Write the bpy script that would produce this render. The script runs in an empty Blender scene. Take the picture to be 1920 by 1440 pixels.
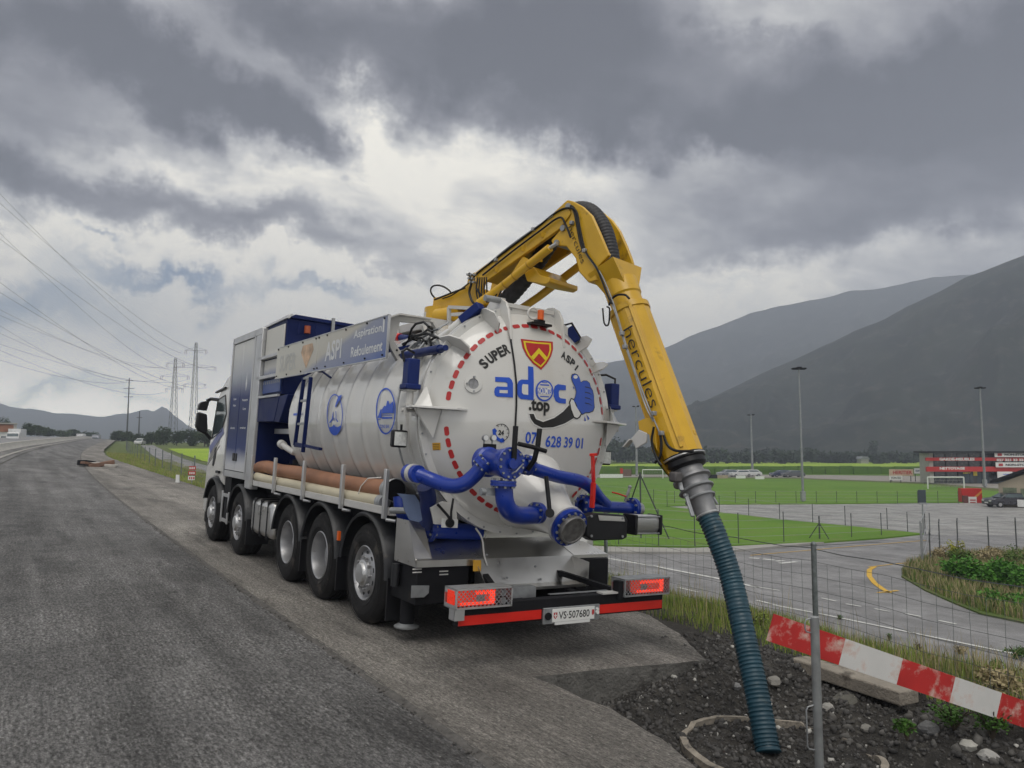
import bpy, bmesh, math, random
import numpy as np
from mathutils import Vector, Matrix
random.seed(7); rng = np.random.default_rng(11)
S = bpy.context.scene
COL = S.collection
R_ = math.radians

# ------------------------------------------------------------------ camera
F_PX = 1430.7                      # focal length in pixels of the 1920 px wide photograph
CAM = np.array([-4.62, -6.074, 2.04])
YAW, PITCH = 0.5794, math.atan(122 / F_PX)

def axes(a, b, c=0.0):
    Fw = np.array([math.sin(a) * math.cos(b), math.cos(a) * math.cos(b), math.sin(b)])
    Rt = np.array([math.cos(a), -math.sin(a), 0.0]); Up = np.cross(Rt, Fw)
    R2 = Rt * math.cos(c) + Up * math.sin(c)
    return np.array([R2, np.cross(R2, Fw), Fw])
AW = axes(YAW, PITCH)
AT = axes(YAW, 0.0947, 0.0510)     # the lorry stands on the crossfall of the road, so its frame is tilted
RW = AW.T @ AT                     # lorry frame -> world
CT = np.array([-4.743, -6.0132, 1.9356])

cd = bpy.data.cameras.new('camera'); cam = bpy.data.objects.new('camera', cd); COL.objects.link(cam)
cd.sensor_fit = 'HORIZONTAL'; cd.sensor_width = 36; cd.lens = 36 * F_PX / 1920
cd.clip_start = 0.05; cd.clip_end = 60000
cam.matrix_world = Matrix([[AW[0][i], AW[1][i], -AW[2][i], CAM[i]] for i in range(3)] + [[0, 0, 0, 1]])
S.camera = cam

def ray(px, py, A=AW): return A.T @ np.array([(px - 960) / F_PX, (720 - py) / F_PX, 1.0])
def at_depth(px, py, d): return CAM + ray(px, py) * d
def on_z(px, py, z):
    r = ray(px, py); return CAM + r * ((z - CAM[2]) / r[2])
def T(px, py, ax, v):              # sight line met by a plane of the lorry frame
    r = ray(px, py, AT); return CT + r * ((v - CT[ax]) / r[ax])
def TD(px, py, d): return CT + ray(px, py, AT) * d

# ------------------------------------------------------------------ view and light
S.view_settings.view_transform = 'Standard'; S.view_settings.look = 'None'
S.view_settings.gamma = 1.0; S.view_settings.exposure = 0.18; S.view_settings.use_curve_mapping = False
S.cycles.max_bounces = 6; S.cycles.volume_bounces = 0; S.cycles.use_denoising = True
S.cycles.transparent_max_bounces = 12

SUN_AZ, SUN_EL = R_(-150), R_(58)    # azimuth from +y towards +x
sd = bpy.data.lights.new('sun', 'SUN'); sun = bpy.data.objects.new('sun', sd); COL.objects.link(sun)
sd.energy = 1.35; sd.angle = R_(38); sd.color = (1.0, 0.965, 0.91)
sdir = Vector((math.sin(SUN_AZ) * math.cos(SUN_EL), math.cos(SUN_AZ) * math.cos(SUN_EL), math.sin(SUN_EL)))
sun.rotation_mode = 'QUATERNION'; sun.rotation_quaternion = sdir.to_track_quat('Z', 'Y')

W = bpy.data.worlds.new('World'); S.world = W; W.use_nodes = True
nt = W.node_tree; nt.nodes.clear()
def N(t, **k):
    n = nt.nodes.new(t)
    for a, b in k.items():
        if a.startswith('i_'): n.inputs[int(a[2:])].default_value = b
        else: setattr(n, a, b)
    return n
def L(a, b): nt.links.new(a, b)
def M(op, a, b=None, c=None, clamp=False):
    n = nt.nodes.new('ShaderNodeMath'); n.operation = op; n.use_clamp = clamp
    for i, v in enumerate((a, b, c)):
        if v is None: continue
        if isinstance(v, (int, float)): n.inputs[i].default_value = v
        else: L(v, n.inputs[i])
    return n.outputs[0]
out = N('ShaderNodeOutputWorld'); bg = N('ShaderNodeBackground'); L(bg.outputs[0], out.inputs[0])
tc = N('ShaderNodeTexCoord'); sx = N('ShaderNodeSeparateXYZ'); L(tc.outputs['Generated'], sx.inputs[0])
az = M('ARCTAN2', sx.outputs[0], sx.outputs[1]); el = M('ARCSINE', sx.outputs[2])
# cloud deck seen in perspective
den = M('ADD', M('MAXIMUM', sx.outputs[2], 0.0), 0.16)
deck = N('ShaderNodeCombineXYZ'); L(M('DIVIDE', sx.outputs[0], den), deck.inputs[0]); L(M('DIVIDE', sx.outputs[1], den), deck.inputs[1])
rot = N('ShaderNodeMapping'); rot.inputs['Rotation'].default_value = (0, 0, R_(24)); rot.inputs['Scale'].default_value = (1.0, 1.5, 1)
L(deck.outputs[0], rot.inputs[0])
def noise(vec, sc, det, rough, dist=0.0):
    n = N('ShaderNodeTexNoise'); n.inputs['Scale'].default_value = sc; n.inputs['Detail'].default_value = det
    n.inputs['Roughness'].default_value = rough; n.inputs['Distortion'].default_value = dist
    L(vec, n.inputs['Vector']); return n
ang = N('ShaderNodeCombineXYZ'); L(az, ang.inputs[0]); L(el, ang.inputs[1])
wn = noise(ang.outputs[0], 4.2, 9, 0.66)
wv = N('ShaderNodeVectorMath', operation='SUBTRACT'); L(wn.outputs['Color'], wv.inputs[0]); wv.inputs[1].default_value = (.5, .5, .5)
ws = N('ShaderNodeVectorMath', operation='SCALE'); L(wv.outputs[0], ws.inputs[0]); ws.inputs['Scale'].default_value = 0.30
wa = N('ShaderNodeVectorMath', operation='ADD'); L(ang.outputs[0], wa.inputs[0]); L(ws.outputs[0], wa.inputs[1])
wz = N('ShaderNodeVectorMath', operation='MULTIPLY'); L(wa.outputs[0], wz.inputs[0]); wz.inputs[1].default_value = (1, 1, 0)
def azel(px, py):
    d = ray(px, py); d = d / np.linalg.norm(d); return math.atan2(d[0], d[1]), math.asin(d[2])
# cloud masses: place in the photograph they were read from, half sizes (pixels), tilt, darkness
CLOUDS = [(380, 165, 340, 62, -20, .62), (565, 250, 120, 40, -8, .50), (120, 70, 300, 60, -10, .34), (880, 45, 430, 85, -4, .55),
          (1030, 150, 270, 75, -2, .60), (1120, 240, 180, 36, 0, .42), (1620, 190, 400, 95, 8, .62), (1340, 290, 95, 34, 0, .50),
          (1820, 80, 280, 120, 0, .42), (330, 408, 360, 46, -5, .46), (-10, 300, 90, 70, 0, .50), (1640, 400, 300, 60, 3, .26),
          (560, 40, 180, 60, -20, .34), (1880, 320, 200, 110, 0, .36), (1480, 470, 220, 34, 4, .20), (760, 470, 200, 40, 0, .12), (90, 200, 160, 40, -15, .22),
          (700, 215, 120, 100, 10, -.42), (720, 320, 240, 90, 0, -.34), (960, 380, 300, 90, 0, -.16), (1150, 330, 170, 40, 0, -.12),
          (260, 305, 280, 34, -6, -.20), (250, 545, 520, 80, 0, -.42), (620, 560, 330, 110, 0, -.30), (150, 680, 560, 110, 0, -.9),
          (1330, 600, 190, 60, 0, -.50), (1060, 520, 260, 80, 0, -.18), (1420, 40, 170, 30, 0, -.16), (1620, 520, 160, 40, 6, -.16), (450, 770, 600, 70, 0, -.8), (1300, 700, 400, 70, 0, -.5)]
acc = None
for (px, py, rx, ry, th, amp) in CLOUDS:
    a0, e0 = azel(px, py)
    mp = N('ShaderNodeMapping', vector_type='TEXTURE'); L(wz.outputs[0], mp.inputs[0])
    mp.inputs['Location'].default_value = (a0, e0, 0); mp.inputs['Rotation'].default_value = (0, 0, R_(th)); mp.inputs['Scale'].default_value = (rx / F_PX, ry / F_PX, 1)
    ln = N('ShaderNodeVectorMath', operation='DOT_PRODUCT'); L(mp.outputs[0], ln.inputs[0]); L(mp.outputs[0], ln.inputs[1])
    g = M('MULTIPLY', M('EXPONENT', M('MULTIPLY', ln.outputs['Value'], -1.0)), amp)
    acc = g if acc is None else M('ADD', acc, g)
n1 = noise(rot.outputs[0], 1.7, 9, 0.60, 0.25); n2 = noise(rot.outputs[0], 5.0, 7, 0.60, 0.15)
d = M('ADD', M('MULTIPLY', M('SUBTRACT', n1.outputs['Fac'], .5), 0.85), M('MULTIPLY', M('SUBTRACT', n2.outputs['Fac'], .5), 0.28))
d = M('ADD', M('ADD', d, acc), 0.335)
# overhead and behind the deck is thinner: lighter
hi = N('ShaderNodeMapRange', interpolation_type='SMOOTHSTEP'); L(el, hi.inputs[0]); hi.inputs[1].default_value = .55; hi.inputs[2].default_value = 1.1; hi.inputs[3].default_value = 0; hi.inputs[4].default_value = -.22
d = M('ADD', d, hi.outputs[0])
d = M('MULTIPLY_ADD', d, 1.08, -.045)
cr = N('ShaderNodeValToRGB'); L(d, cr.inputs[0]); el_ = cr.color_ramp.elements
el_[0].position = 0.0; el_[0].color = (1.15, 1.10, .97, 1); el_[1].position = 1.0; el_[1].color = (.085, .087, .105, 1)
for p, c in ((.18, (.74, .73, .70, 1)), (.34, (.50, .50, .50, 1)), (.50, (.31, .312, .335, 1)), (.66, (.20, .201, .226, 1)), (.84, (.125, .127, .15, 1))):
    e = cr.color_ramp.elements.new(p); e.color = c
sky = N('ShaderNodeTexSky', sky_type='NISHITA'); sky.sun_disc = False; sky.sun_elevation = SUN_EL; sky.sun_rotation = SUN_AZ
sk = N('ShaderNodeVectorMath', operation='SCALE'); L(sky.outputs[0], sk.inputs[0]); sk.inputs['Scale'].default_value = 0.085
# breaks in the deck where blue shows
hole = None
for (px, py, rx, ry, amp) in ((330, 540, 170, 20, 1.0), (20, 560, 170, 34, .9), (590, 556, 80, 14, .8), (210, 474, 40, 7, .7), (60, 720, 90, 14, .7), (180, 742, 110, 12, .5), (1350, 560, 120, 10, .2)):
    a0, e0 = azel(px, py)
    mp = N('ShaderNodeMapping', vector_type='TEXTURE'); L(wz.outputs[0], mp.inputs[0])
    mp.inputs['Location'].default_value = (a0, e0, 0); mp.inputs['Scale'].default_value = (rx / F_PX, ry / F_PX, 1)
    ln = N('ShaderNodeVectorMath', operation='DOT_PRODUCT'); L(mp.outputs[0], ln.inputs[0]); L(mp.outputs[0], ln.inputs[1])
    g = M('MULTIPLY', M('EXPONENT', M('MULTIPLY', ln.outputs['Value'], -1.0)), amp)
    hole = g if hole is None else M('MAXIMUM', hole, g)
mx = N('ShaderNodeMix', data_type='RGBA'); L(M('ADD', hole, 0.03, clamp=True), mx.inputs[0]); L(cr.outputs[0], mx.inputs[6]); L(sk.outputs[0], mx.inputs[7])
lo_ = N('ShaderNodeMapRange', interpolation_type='SMOOTHSTEP'); L(el, lo_.inputs[0]); lo_.inputs[1].default_value = -.02; lo_.inputs[2].default_value = .17; lo_.inputs[3].default_value = 3.3; lo_.inputs[4].default_value = 1.0
L(mx.outputs[2], bg.inputs[0]); L(lo_.outputs[0], bg.inputs[1])      # the deck thins towards the horizon, where it glows

# ------------------------------------------------------------------ materials
MATS = {}
def mat(name, col, rough=.6, metal=0.0, var=.12, vscale=3.0, bump=0.0, bscale=40.0, spec=.5, coat=0.0, emit=None, dirt=None, detail=4):
    """procedural paint/metal/stone: base colour broken by noise, roughness broken by a second noise, optional bump and dirt patches"""
    if name in MATS: return MATS[name]
    m = bpy.data.materials.new(name); m.use_nodes = True; t = m.node_tree; b = t.nodes['Principled BSDF']
    co = t.nodes.new('ShaderNodeTexCoord'); no = t.nodes.new('ShaderNodeTexNoise'); no.inputs['Scale'].default_value = vscale; no.inputs['Detail'].default_value = detail
    t.links.new(co.outputs['Object'], no.inputs['Vector'])
    r = t.nodes.new('ShaderNodeValToRGB'); t.links.new(no.outputs['Fac'], r.inputs[0])
    c = np.array(col[:3]); e = r.color_ramp.elements
    e[0].position = .3; e[0].color = (*np.clip(c * (1 - var), 0, 1), 1); e[1].position = .72; e[1].color = (*np.clip(c * (1 + var), 0, 1), 1)
    src = r.outputs[0]
    if dirt:
        n3 = t.nodes.new('ShaderNodeTexNoise'); n3.inputs['Scale'].default_value = dirt[2]; n3.inputs['Detail'].default_value = 8; n3.inputs['Roughness'].default_value = .65
        t.links.new(co.outputs['Object'], n3.inputs['Vector'])
        mr = t.nodes.new('ShaderNodeMapRange'); t.links.new(n3.outputs['Fac'], mr.inputs[0]); mr.inputs[1].default_value = dirt[1]; mr.inputs[2].default_value = dirt[1] + .12
        mi = t.nodes.new('ShaderNodeMix'); mi.data_type = 'RGBA'; t.links.new(mr.outputs[0], mi.inputs[0]); t.links.new(src, mi.inputs[6]); mi.inputs[7].default_value = (*dirt[0], 1)
        src = mi.outputs[2]
    t.links.new(src, b.inputs['Base Color'])
    n2 = t.nodes.new('ShaderNodeTexNoise'); n2.inputs['Scale'].default_value = vscale * 4; n2.inputs['Detail'].default_value = 5
    t.links.new(co.outputs['Object'], n2.inputs['Vector'])
    mr = t.nodes.new('ShaderNodeMapRange'); t.links.new(n2.outputs['Fac'], mr.inputs[0]); mr.inputs[3].default_value = max(rough - .1, .03); mr.inputs[4].default_value = min(rough + .12, 1)
    t.links.new(mr.outputs[0], b.inputs['Roughness'])
    b.inputs['Metallic'].default_value = metal; b.inputs['Specular IOR Level'].default_value = spec; b.inputs['Coat Weight'].default_value = coat
    if bump:
        bn = t.nodes.new('ShaderNodeTexNoise'); bn.inputs['Scale'].default_value = bscale; bn.inputs['Detail'].default_value = 6
        t.links.new(co.outputs['Object'], bn.inputs['Vector'])
        bu = t.nodes.new('ShaderNodeBump'); bu.inputs['Strength'].default_value = min(bump, 1); bu.inputs['Distance'].default_value = .02; t.links.new(bn.outputs['Fac'], bu.inputs['Height']); t.links.new(bu.outputs[0], b.inputs['Normal'])
    if emit:
        b.inputs['Emission Color'].default_value = (*emit[0], 1); b.inputs['Emission Strength'].default_value = emit[1]
    MATS[name] = m; return m

# ------------------------------------------------------------------ mesh builder
class MB:
    def __init__(s): s.v = []; s.f = []
    def add(s, vs, fs):
        o = len(s.v); s.v.extend([tuple(map(float, p)) for p in vs]); s.f.extend([tuple(i + o for i in q) for q in fs]); return s
    def box(s, a, b, M3=None, c=(0, 0, 0)):
        vs = [(x, y, z) for x in (a[0], b[0]) for y in (a[1], b[1]) for z in (a[2], b[2])]
        if M3 is not None: vs = [np.array(c) + np.array(M3) @ np.array(p) for p in vs]
        return s.add(vs, [(0, 1, 3, 2), (4, 6, 7, 5), (0, 4, 5, 1), (2, 3, 7, 6), (0, 2, 6, 4), (1, 5, 7, 3)])
    def bar(s, p, q, w, h=None, up=(0, 0, 1)):
        p = np.array(p, float); q = np.array(q, float); h = h or w; d = q - p; ln = np.linalg.norm(d); d = d / ln
        u = np.array(up, float)
        if abs(u @ d) > .98: u = np.array([1., 0, 0])
        x = np.cross(d, u); x /= np.linalg.norm(x); z = np.cross(x, d)
        return s.box((-w / 2, 0, -h / 2), (w / 2, ln, h / 2), np.array([x, d, z]).T, p)
    def cyl(s, p, q, r, r2=None, n=16): return s.tube([p, q], [r, r if r2 is None else r2], n)
    def tube(s, path, r, n=12, caps=True):
        P = [np.array(p, float) for p in path]; k = len(P)
        rr = [r] * k if isinstance(r, (int, float)) else list(r)
        t0 = P[1] - P[0]; t0 /= np.linalg.norm(t0)
        u = np.array([0, 0, 1.]) if abs(t0[2]) < .9 else np.array([1., 0, 0])
        x = np.cross(t0, u); x /= np.linalg.norm(x); vs = []
        for i in range(k):
            t = (P[min(i + 1, k - 1)] - P[max(i - 1, 0)]); t /= np.linalg.norm(t) + 1e-12
            x = x - t * (x @ t); x /= np.linalg.norm(x); y = np.cross(t, x)
            for j in range(n):
                a = 2 * math.pi * j / n; vs.append(P[i] + rr[i] * (math.cos(a) * x + math.sin(a) * y))
        fs = [(i * n + j, i * n + (j + 1) % n, (i + 1) * n + (j + 1) % n, (i + 1) * n + j) for i in range(k - 1) for j in range(n)]
        if caps: fs += [tuple(range(n - 1, -1, -1)), tuple((k - 1) * n + j for j in range(n))]
        return s.add(vs, fs)
    def lathe(s, prof, o, ax, n=32, caps=True):
        """prof: (radius, distance along ax) pairs"""
        o = np.array(o, float); ax = np.array(ax, float); ax /= np.linalg.norm(ax)
        u = np.array([0, 0, 1.]) if abs(ax[2]) < .9 else np.array([1., 0, 0]); x = np.cross(ax, u); x /= np.linalg.norm(x); y = np.cross(ax, x)
        vs = [o + ax * h + r * (math.cos(2 * math.pi * j / n) * x + math.sin(2 * math.pi * j / n) * y) for r, h in prof for j in range(n)]
        k = len(prof)
        fs = [(i * n + j, i * n + (j + 1) % n, (i + 1) * n + (j + 1) % n, (i + 1) * n + j) for i in range(k - 1) for j in range(n)]
        if caps: fs += [tuple(range(n - 1, -1, -1)), tuple((k - 1) * n + j for j in range(n))]
        return s.add(vs, fs)
    def sphere(s, c, r, n=12, m=8, sc=(1, 1, 1)):
        c = np.array(c, float); vs = [c + np.array((0, 0, r * sc[2]))]
        for i in range(1, m):
            for j in range(n):
                p, a = math.pi * i / m, 2 * math.pi * j / n
                vs.append(c + r * np.array((math.sin(p) * math.cos(a) * sc[0], math.sin(p) * math.sin(a) * sc[1], math.cos(p) * sc[2])))
        vs.append(c - np.array((0, 0, r * sc[2]))); e = len(vs) - 1
        fs = [(0, 1 + j, 1 + (j + 1) % n) for j in range(n)] + [(e, e - n + (j + 1) % n, e - n + j) for j in range(n)]
        fs += [(1 + i * n + j, 1 + (i + 1) * n + j, 1 + (i + 1) * n + (j + 1) % n, 1 + i * n + (j + 1) % n) for i in range(m - 2) for j in range(n)]
        return s.add(vs, fs)
    def prism(s, pts, off):
        """planar outline pts extruded by vector off"""
        k = len(pts); off = np.array(off, float); a = [np.array(p, float) for p in pts]
        return s.add(a + [p + off for p in a], [tuple(range(k)), tuple(range(2 * k - 1, k - 1, -1))] + [(i, k + i, k + (i + 1) % k, (i + 1) % k) for i in range(k)])
    def torus(s, c, ax, R, r, n=32, m=8, a0=0, a1=2 * math.pi):
        ax = np.array(ax, float); ax /= np.linalg.norm(ax); u = np.array([0, 0, 1.]) if abs(ax[2]) < .9 else np.array([1., 0, 0]); x = np.cross(ax, u); x /= np.linalg.norm(x); y = np.cross(ax, x)
        full = abs(a1 - a0 - 2 * math.pi) < 1e-6; k = n if full else n + 1
        pts = [np.array(c) + R * (math.cos(a0 + (a1 - a0) * i / n) * x + math.sin(a0 + (a1 - a0) * i / n) * y) for i in range(n + 1)]
        return s.tube(pts, r, m)
    def build(s, name, material, parent=None, bevel=0.0, angle=35, segs=2):
        me = bpy.data.meshes.new(name); me.from_pydata(s.v, [], s.f); 
        if material is not None: me.materials.append(material)
        bm = bmesh.new(); bm.from_mesh(me); bmesh.ops.recalc_face_normals(bm, faces=bm.faces); bm.to_mesh(me); bm.free()
        me.shade_smooth(); me.set_sharp_from_angle(angle=R_(angle)); me.update()
        o = bpy.data.objects.new(name, me); COL.objects.link(o)
        if parent is not None: o.parent = parent
        if bevel:
            b = o.modifiers.new('bevel', 'BEVEL'); b.width = bevel; b.segments = segs; b.limit_method = 'ANGLE'; b.angle_limit = R_(40); b.harden_normals = False
        return o
def tag(o, label=None, cat=None, group=None, kind=None):
    if label: o['label'] = label
    if cat: o['category'] = cat
    if group: o['group'] = group
    if kind: o['kind'] = kind
    return o
def thing(name, label, cat, loc=(0, 0, 0), rz=0.0, group=None, parent=None):
    o = bpy.data.objects.new(name, None); COL.objects.link(o); o.location = tuple(map(float, loc)); o.rotation_euler = (0, 0, rz); o.empty_display_size = .2
    if parent is not None: o.parent = parent
    return tag(o, label, cat, group)
def dup(root, loc, rz=0.0, label=None, scale=None):
    def cp(o, par):
        c = o.copy(); COL.objects.link(c)
        if par is not None: c.parent = par
        for ch in kids.get(o, []): cp(ch, c)
        return c
    kids = {}
    for o in list(root.children_recursive): kids.setdefault(o.parent, []).append(o)
    c = cp(root, None); c.location = tuple(map(float, loc)); c.rotation_euler = (0, 0, rz)
    if label: c['label'] = label
    if scale: c.scale = scale
    return c
def npmesh(name, V, Fq, material, parent=None, smooth=True):
    """fast mesh from numpy arrays: V (n,3), Fq (m,3|4)"""
    V = np.asarray(V, np.float32); Fq = np.asarray(Fq, np.int32); k = Fq.shape[1]
    me = bpy.data.meshes.new(name); me.vertices.add(len(V)); me.vertices.foreach_set('co', V.ravel())
    me.loops.add(Fq.size); me.loops.foreach_set('vertex_index', Fq.ravel()); me.polygons.add(len(Fq))
    me.polygons.foreach_set('loop_start', np.arange(0, Fq.size, k, dtype=np.int32)); me.polygons.foreach_set('loop_total', np.full(len(Fq), k, np.int32))
    if material is not None: me.materials.append(material)
    me.update(calc_edges=True); me.validate()
    if smooth: me.shade_smooth()
    o = bpy.data.objects.new(name, me); COL.objects.link(o)
    if parent is not None: o.parent = parent
    return o
def grid_faces(nr, nc):
    i = np.arange(nr - 1)[:, None] * nc + np.arange(nc - 1)[None, :]
    return np.stack([i, i + 1, i + nc + 1, i + nc], -1).reshape(-1, 4)
# cheap value noise for heightfields
_tab = rng.random((256, 256))
def vnoise(x, y):
    xi = np.floor(x).astype(int); yi = np.floor(y).astype(int); fx = x - xi; fy = y - yi
    fx = fx * fx * (3 - 2 * fx); fy = fy * fy * (3 - 2 * fy); g = lambda a, b: _tab[a & 255, b & 255]
    return (g(xi, yi) * (1 - fx) + g(xi + 1, yi) * fx) * (1 - fy) + (g(xi, yi + 1) * (1 - fx) + g(xi + 1, yi + 1) * fx) * fy
def fbm(x, y, o=5, gain=.5):
    s = 0; a = 1; t = 0
    for k in range(o): s = s + a * vnoise(x * 2 ** k + 17.3 * k, y * 2 ** k + 5.1 * k); t += a; a *= gain
    return s / t
def sstep(x, a, b):
    t = np.clip((x - a) / (b - a), 0, 1); return t * t * (3 - 2 * t)
def text_obj(s, size=1.0, bold=0.0, sx=1.0, spacing=1.0, res=3):
    """flat lettering as arrays in the xy plane, centred; returns verts (n,3), tris"""
    c = bpy.data.curves.new('t', 'FONT'); c.body = s; c.size = size; c.align_x = 'CENTER'; c.align_y = 'CENTER'; c.offset = bold; c.space_character = spacing; c.resolution_u = res
    o = bpy.data.objects.new('t', c); COL.objects.link(o); dg = bpy.context.evaluated_depsgraph_get()
    me = bpy.data.meshes.new_from_object(o.evaluated_get(dg)); bpy.data.objects.remove(o); bpy.data.curves.remove(c)
    bm = bmesh.new(); bm.from_mesh(me); bpy.data.meshes.remove(me)
    bmesh.ops.triangulate(bm, faces=bm.faces)
    bm.verts.ensure_lookup_table(); V = [(v.co.x * sx, v.co.y, 0) for v in bm.verts]; Fc = [tuple(v.index for v in f.verts) for f in bm.faces]; bm.free()
    return np.array(V), Fc
def decal(name, polys, fn, material, parent, maxlen=.07):
    """flat print: outlines (2-D point lists or (verts, faces)) subdivided and laid on a surface by fn(x, y) -> point"""
    bm = bmesh.new()
    for p in polys:
        if isinstance(p, tuple): V, Fc = p
        else: V, Fc = [(*q, 0) for q in p], [tuple(range(len(p)))]
        vs = [bm.verts.new((float(v[0]), float(v[1]), 0)) for v in V]
        for q in Fc:
            try: bm.faces.new([vs[i] for i in q])
            except ValueError: pass
    bm.normal_update(); bmesh.ops.triangulate(bm, faces=bm.faces)
    for _ in range(5):
        e = [e for e in bm.edges if e.calc_length() > maxlen]
        if not e: break
        bmesh.ops.subdivide_edges(bm, edges=e, cuts=1); bmesh.ops.triangulate(bm, faces=[f for f in bm.faces if len(f.verts) > 3])
    for v in bm.verts: v.co = Vector(tuple(map(float, fn(v.co.x, v.co.y))))
    me = bpy.data.meshes.new(name); bm.to_mesh(me); bm.free(); me.materials.append(material); me.shade_smooth()
    o = bpy.data.objects.new(name, me); COL.objects.link(o); o.parent = parent; return o
# ------------------------------------------------------------------ the lie of the land
def cc(y): y = np.asarray(y, float); return np.where(y < 0, 0, np.where(y < 112, .0005 * y * y, 6.272 + .112 * (y - 112)))      # the road bends gently right
def zr(y):
    y = np.asarray(y, float); return np.where(y < 180, .02 * y, np.where(y < 420, 3.6 + .02 * (y - 180) - .02 * (y - 180) ** 2 / 480, 6.0))
def road(u, y, dz=0.0): return np.stack(np.broadcast_arrays(u + cc(y), y, zr(y) - .048 * np.clip(u, -16, 4) + dz), -1)
LOW = -3.76
def zland(x, y):
    u = x - cc(y)
    a = (x - CAM[0]) / np.maximum(y - CAM[1], 8.0)
    far = zr(y) - .9
    low = far + (LOW - far) * sstep(a, .36, .74)
    low = np.where(y < 12, LOW, low)
    top = zr(y) - .048 * np.clip(u, -16, 4) - .06
    t = sstep(u, 3.7, 3.7 + np.maximum(1.9 * np.abs(top - low), 1.0))
    right = top + (low - top) * t
    left = top
    z = np.where(u < 0, left, right)
    # little hummocks on the verge and bank
    amp = .05 * sstep(u, 2.4, 3.5) * (1 - sstep(u, 9, 12))
    return z + amp * (fbm(x * 1.3, y * 1.3, 4) - .5) * 2
def on_land(px, py, dz=0.0):
    """where a sight line meets the land"""
    r = ray(px, py); t0, t = 2.0, 2.0
    while t < 4000:
        p = CAM + r * t
        if p[2] < float(zland(p[0], p[1])): break
        t0 = t; t *= 1.01
    for _ in range(30):
        m = (t0 + t) / 2; p = CAM + r * m
        if p[2] < float(zland(p[0], p[1])): t = m
        else: t0 = m
    p = CAM + r * t; p[2] = float(zland(p[0], p[1])) + dz; return p

# ground sheet: fine near the works, coarse to the horizon
def spaced(a, b, near, grow):
    xs = [a]; 
    while xs[-1] < b: xs.append(xs[-1] + max(near, abs(xs[-1]) * grow))
    return np.array(xs)
ux = np.concatenate([-spaced(6, 1600, .8, .16)[::-1], np.arange(-5, 2.0, 1.0), np.arange(2.0, 12, .22), spaced(12, 2500, .8, .1)])
yy = np.concatenate([-spaced(14, 400, 1.0, .3)[::-1], np.arange(-13, 30, .3), spaced(30, 2500, .6, .04)])
UU, YY = np.meshgrid(ux, yy); XX = UU + cc(YY)
ZZ = zland(XX, YY) - .32 * (1 - sstep(UU, 1.2, 2.4)) * sstep(UU, -9, -6.5)     # stays under the carriageways
pit = sstep(UU, -1.5, -1.0) * (1 - sstep(UU, 2.9, 3.3)) * (1 - sstep(YY, 1.4, 1.8)); ZZ = ZZ - pit * .75
V = np.stack([XX, YY, ZZ], -1).reshape(-1, 3)

def ground_mat(name, cols, scales, rough=.95, bump=.5, bscale=9, spec=.2):
    """three colours mixed by two noises"""
    m = bpy.data.materials.new(name); m.use_nodes = True; t = m.node_tree; b = t.nodes['Principled BSDF']; g = t.nodes.new('ShaderNodeNewGeometry')
    def nz(s, d=6, r=.6):
        n = t.nodes.new('ShaderNodeTexNoise'); n.inputs['Scale'].default_value = s; n.inputs['Detail'].default_value = d; n.inputs['Roughness'].default_value = r; t.links.new(g.outputs['Position'], n.inputs['Vector']); return n.outputs['Fac']
    def mx(f, a, c, lo, hi):
        q = t.nodes.new('ShaderNodeMapRange'); q.inputs[1].default_value = lo; q.inputs[2].default_value = hi; t.links.new(f, q.inputs[0])
        k = t.nodes.new('ShaderNodeMix'); k.data_type = 'RGBA'; t.links.new(q.outputs[0], k.inputs[0])
        for v, i in ((a, 6), (c, 7)):
            if isinstance(v, tuple): k.inputs[i].default_value = (*v, 1)
            else: t.links.new(v, k.inputs[i])
        return k.outputs[2]
    c = mx(nz(scales[0]), cols[0], cols[1], .38, .62); c = mx(nz(scales[1], 8, .7), c, cols[2], .52, .66)
    fine = t.nodes.new('ShaderNodeMix'); fine.data_type = 'RGBA'; fine.blend_type = 'MULTIPLY'; fine.inputs[0].default_value = .5
    t.links.new(c, fine.inputs[6]); q = t.nodes.new('ShaderNodeMapRange'); q.inputs[3].default_value = .45; q.inputs[4].default_value = 1.5; t.links.new(nz(bscale * 3, 4, .8), q.inputs[0]); t.links.new(q.outputs[0], fine.inputs[7])
    t.links.new(fine.outputs[2], b.inputs['Base Color']); b.inputs['Roughness'].default_value = rough; b.inputs['Specular IOR Level'].default_value = spec
    bu = t.nodes.new('ShaderNodeBump'); bu.inputs['Strength'].default_value = bump; bu.inputs['Distance'].default_value = .05; t.links.new(nz(bscale, 8, .7), bu.inputs['Height']); t.links.new(bu.outputs[0], b.inputs['Normal'])
    MATS[name] = m; return m
m_land = ground_mat('land', ((.075, .115, .028), (.11, .135, .045), (.16, .14, .08)), (.35, 1.7), bump=.8, bscale=6)
gnd = npmesh('ground', V, grid_faces(len(yy), len(ux)), m_land); tag(gnd, 'green and brown verge and valley ground below the road', kind='structure')

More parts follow.
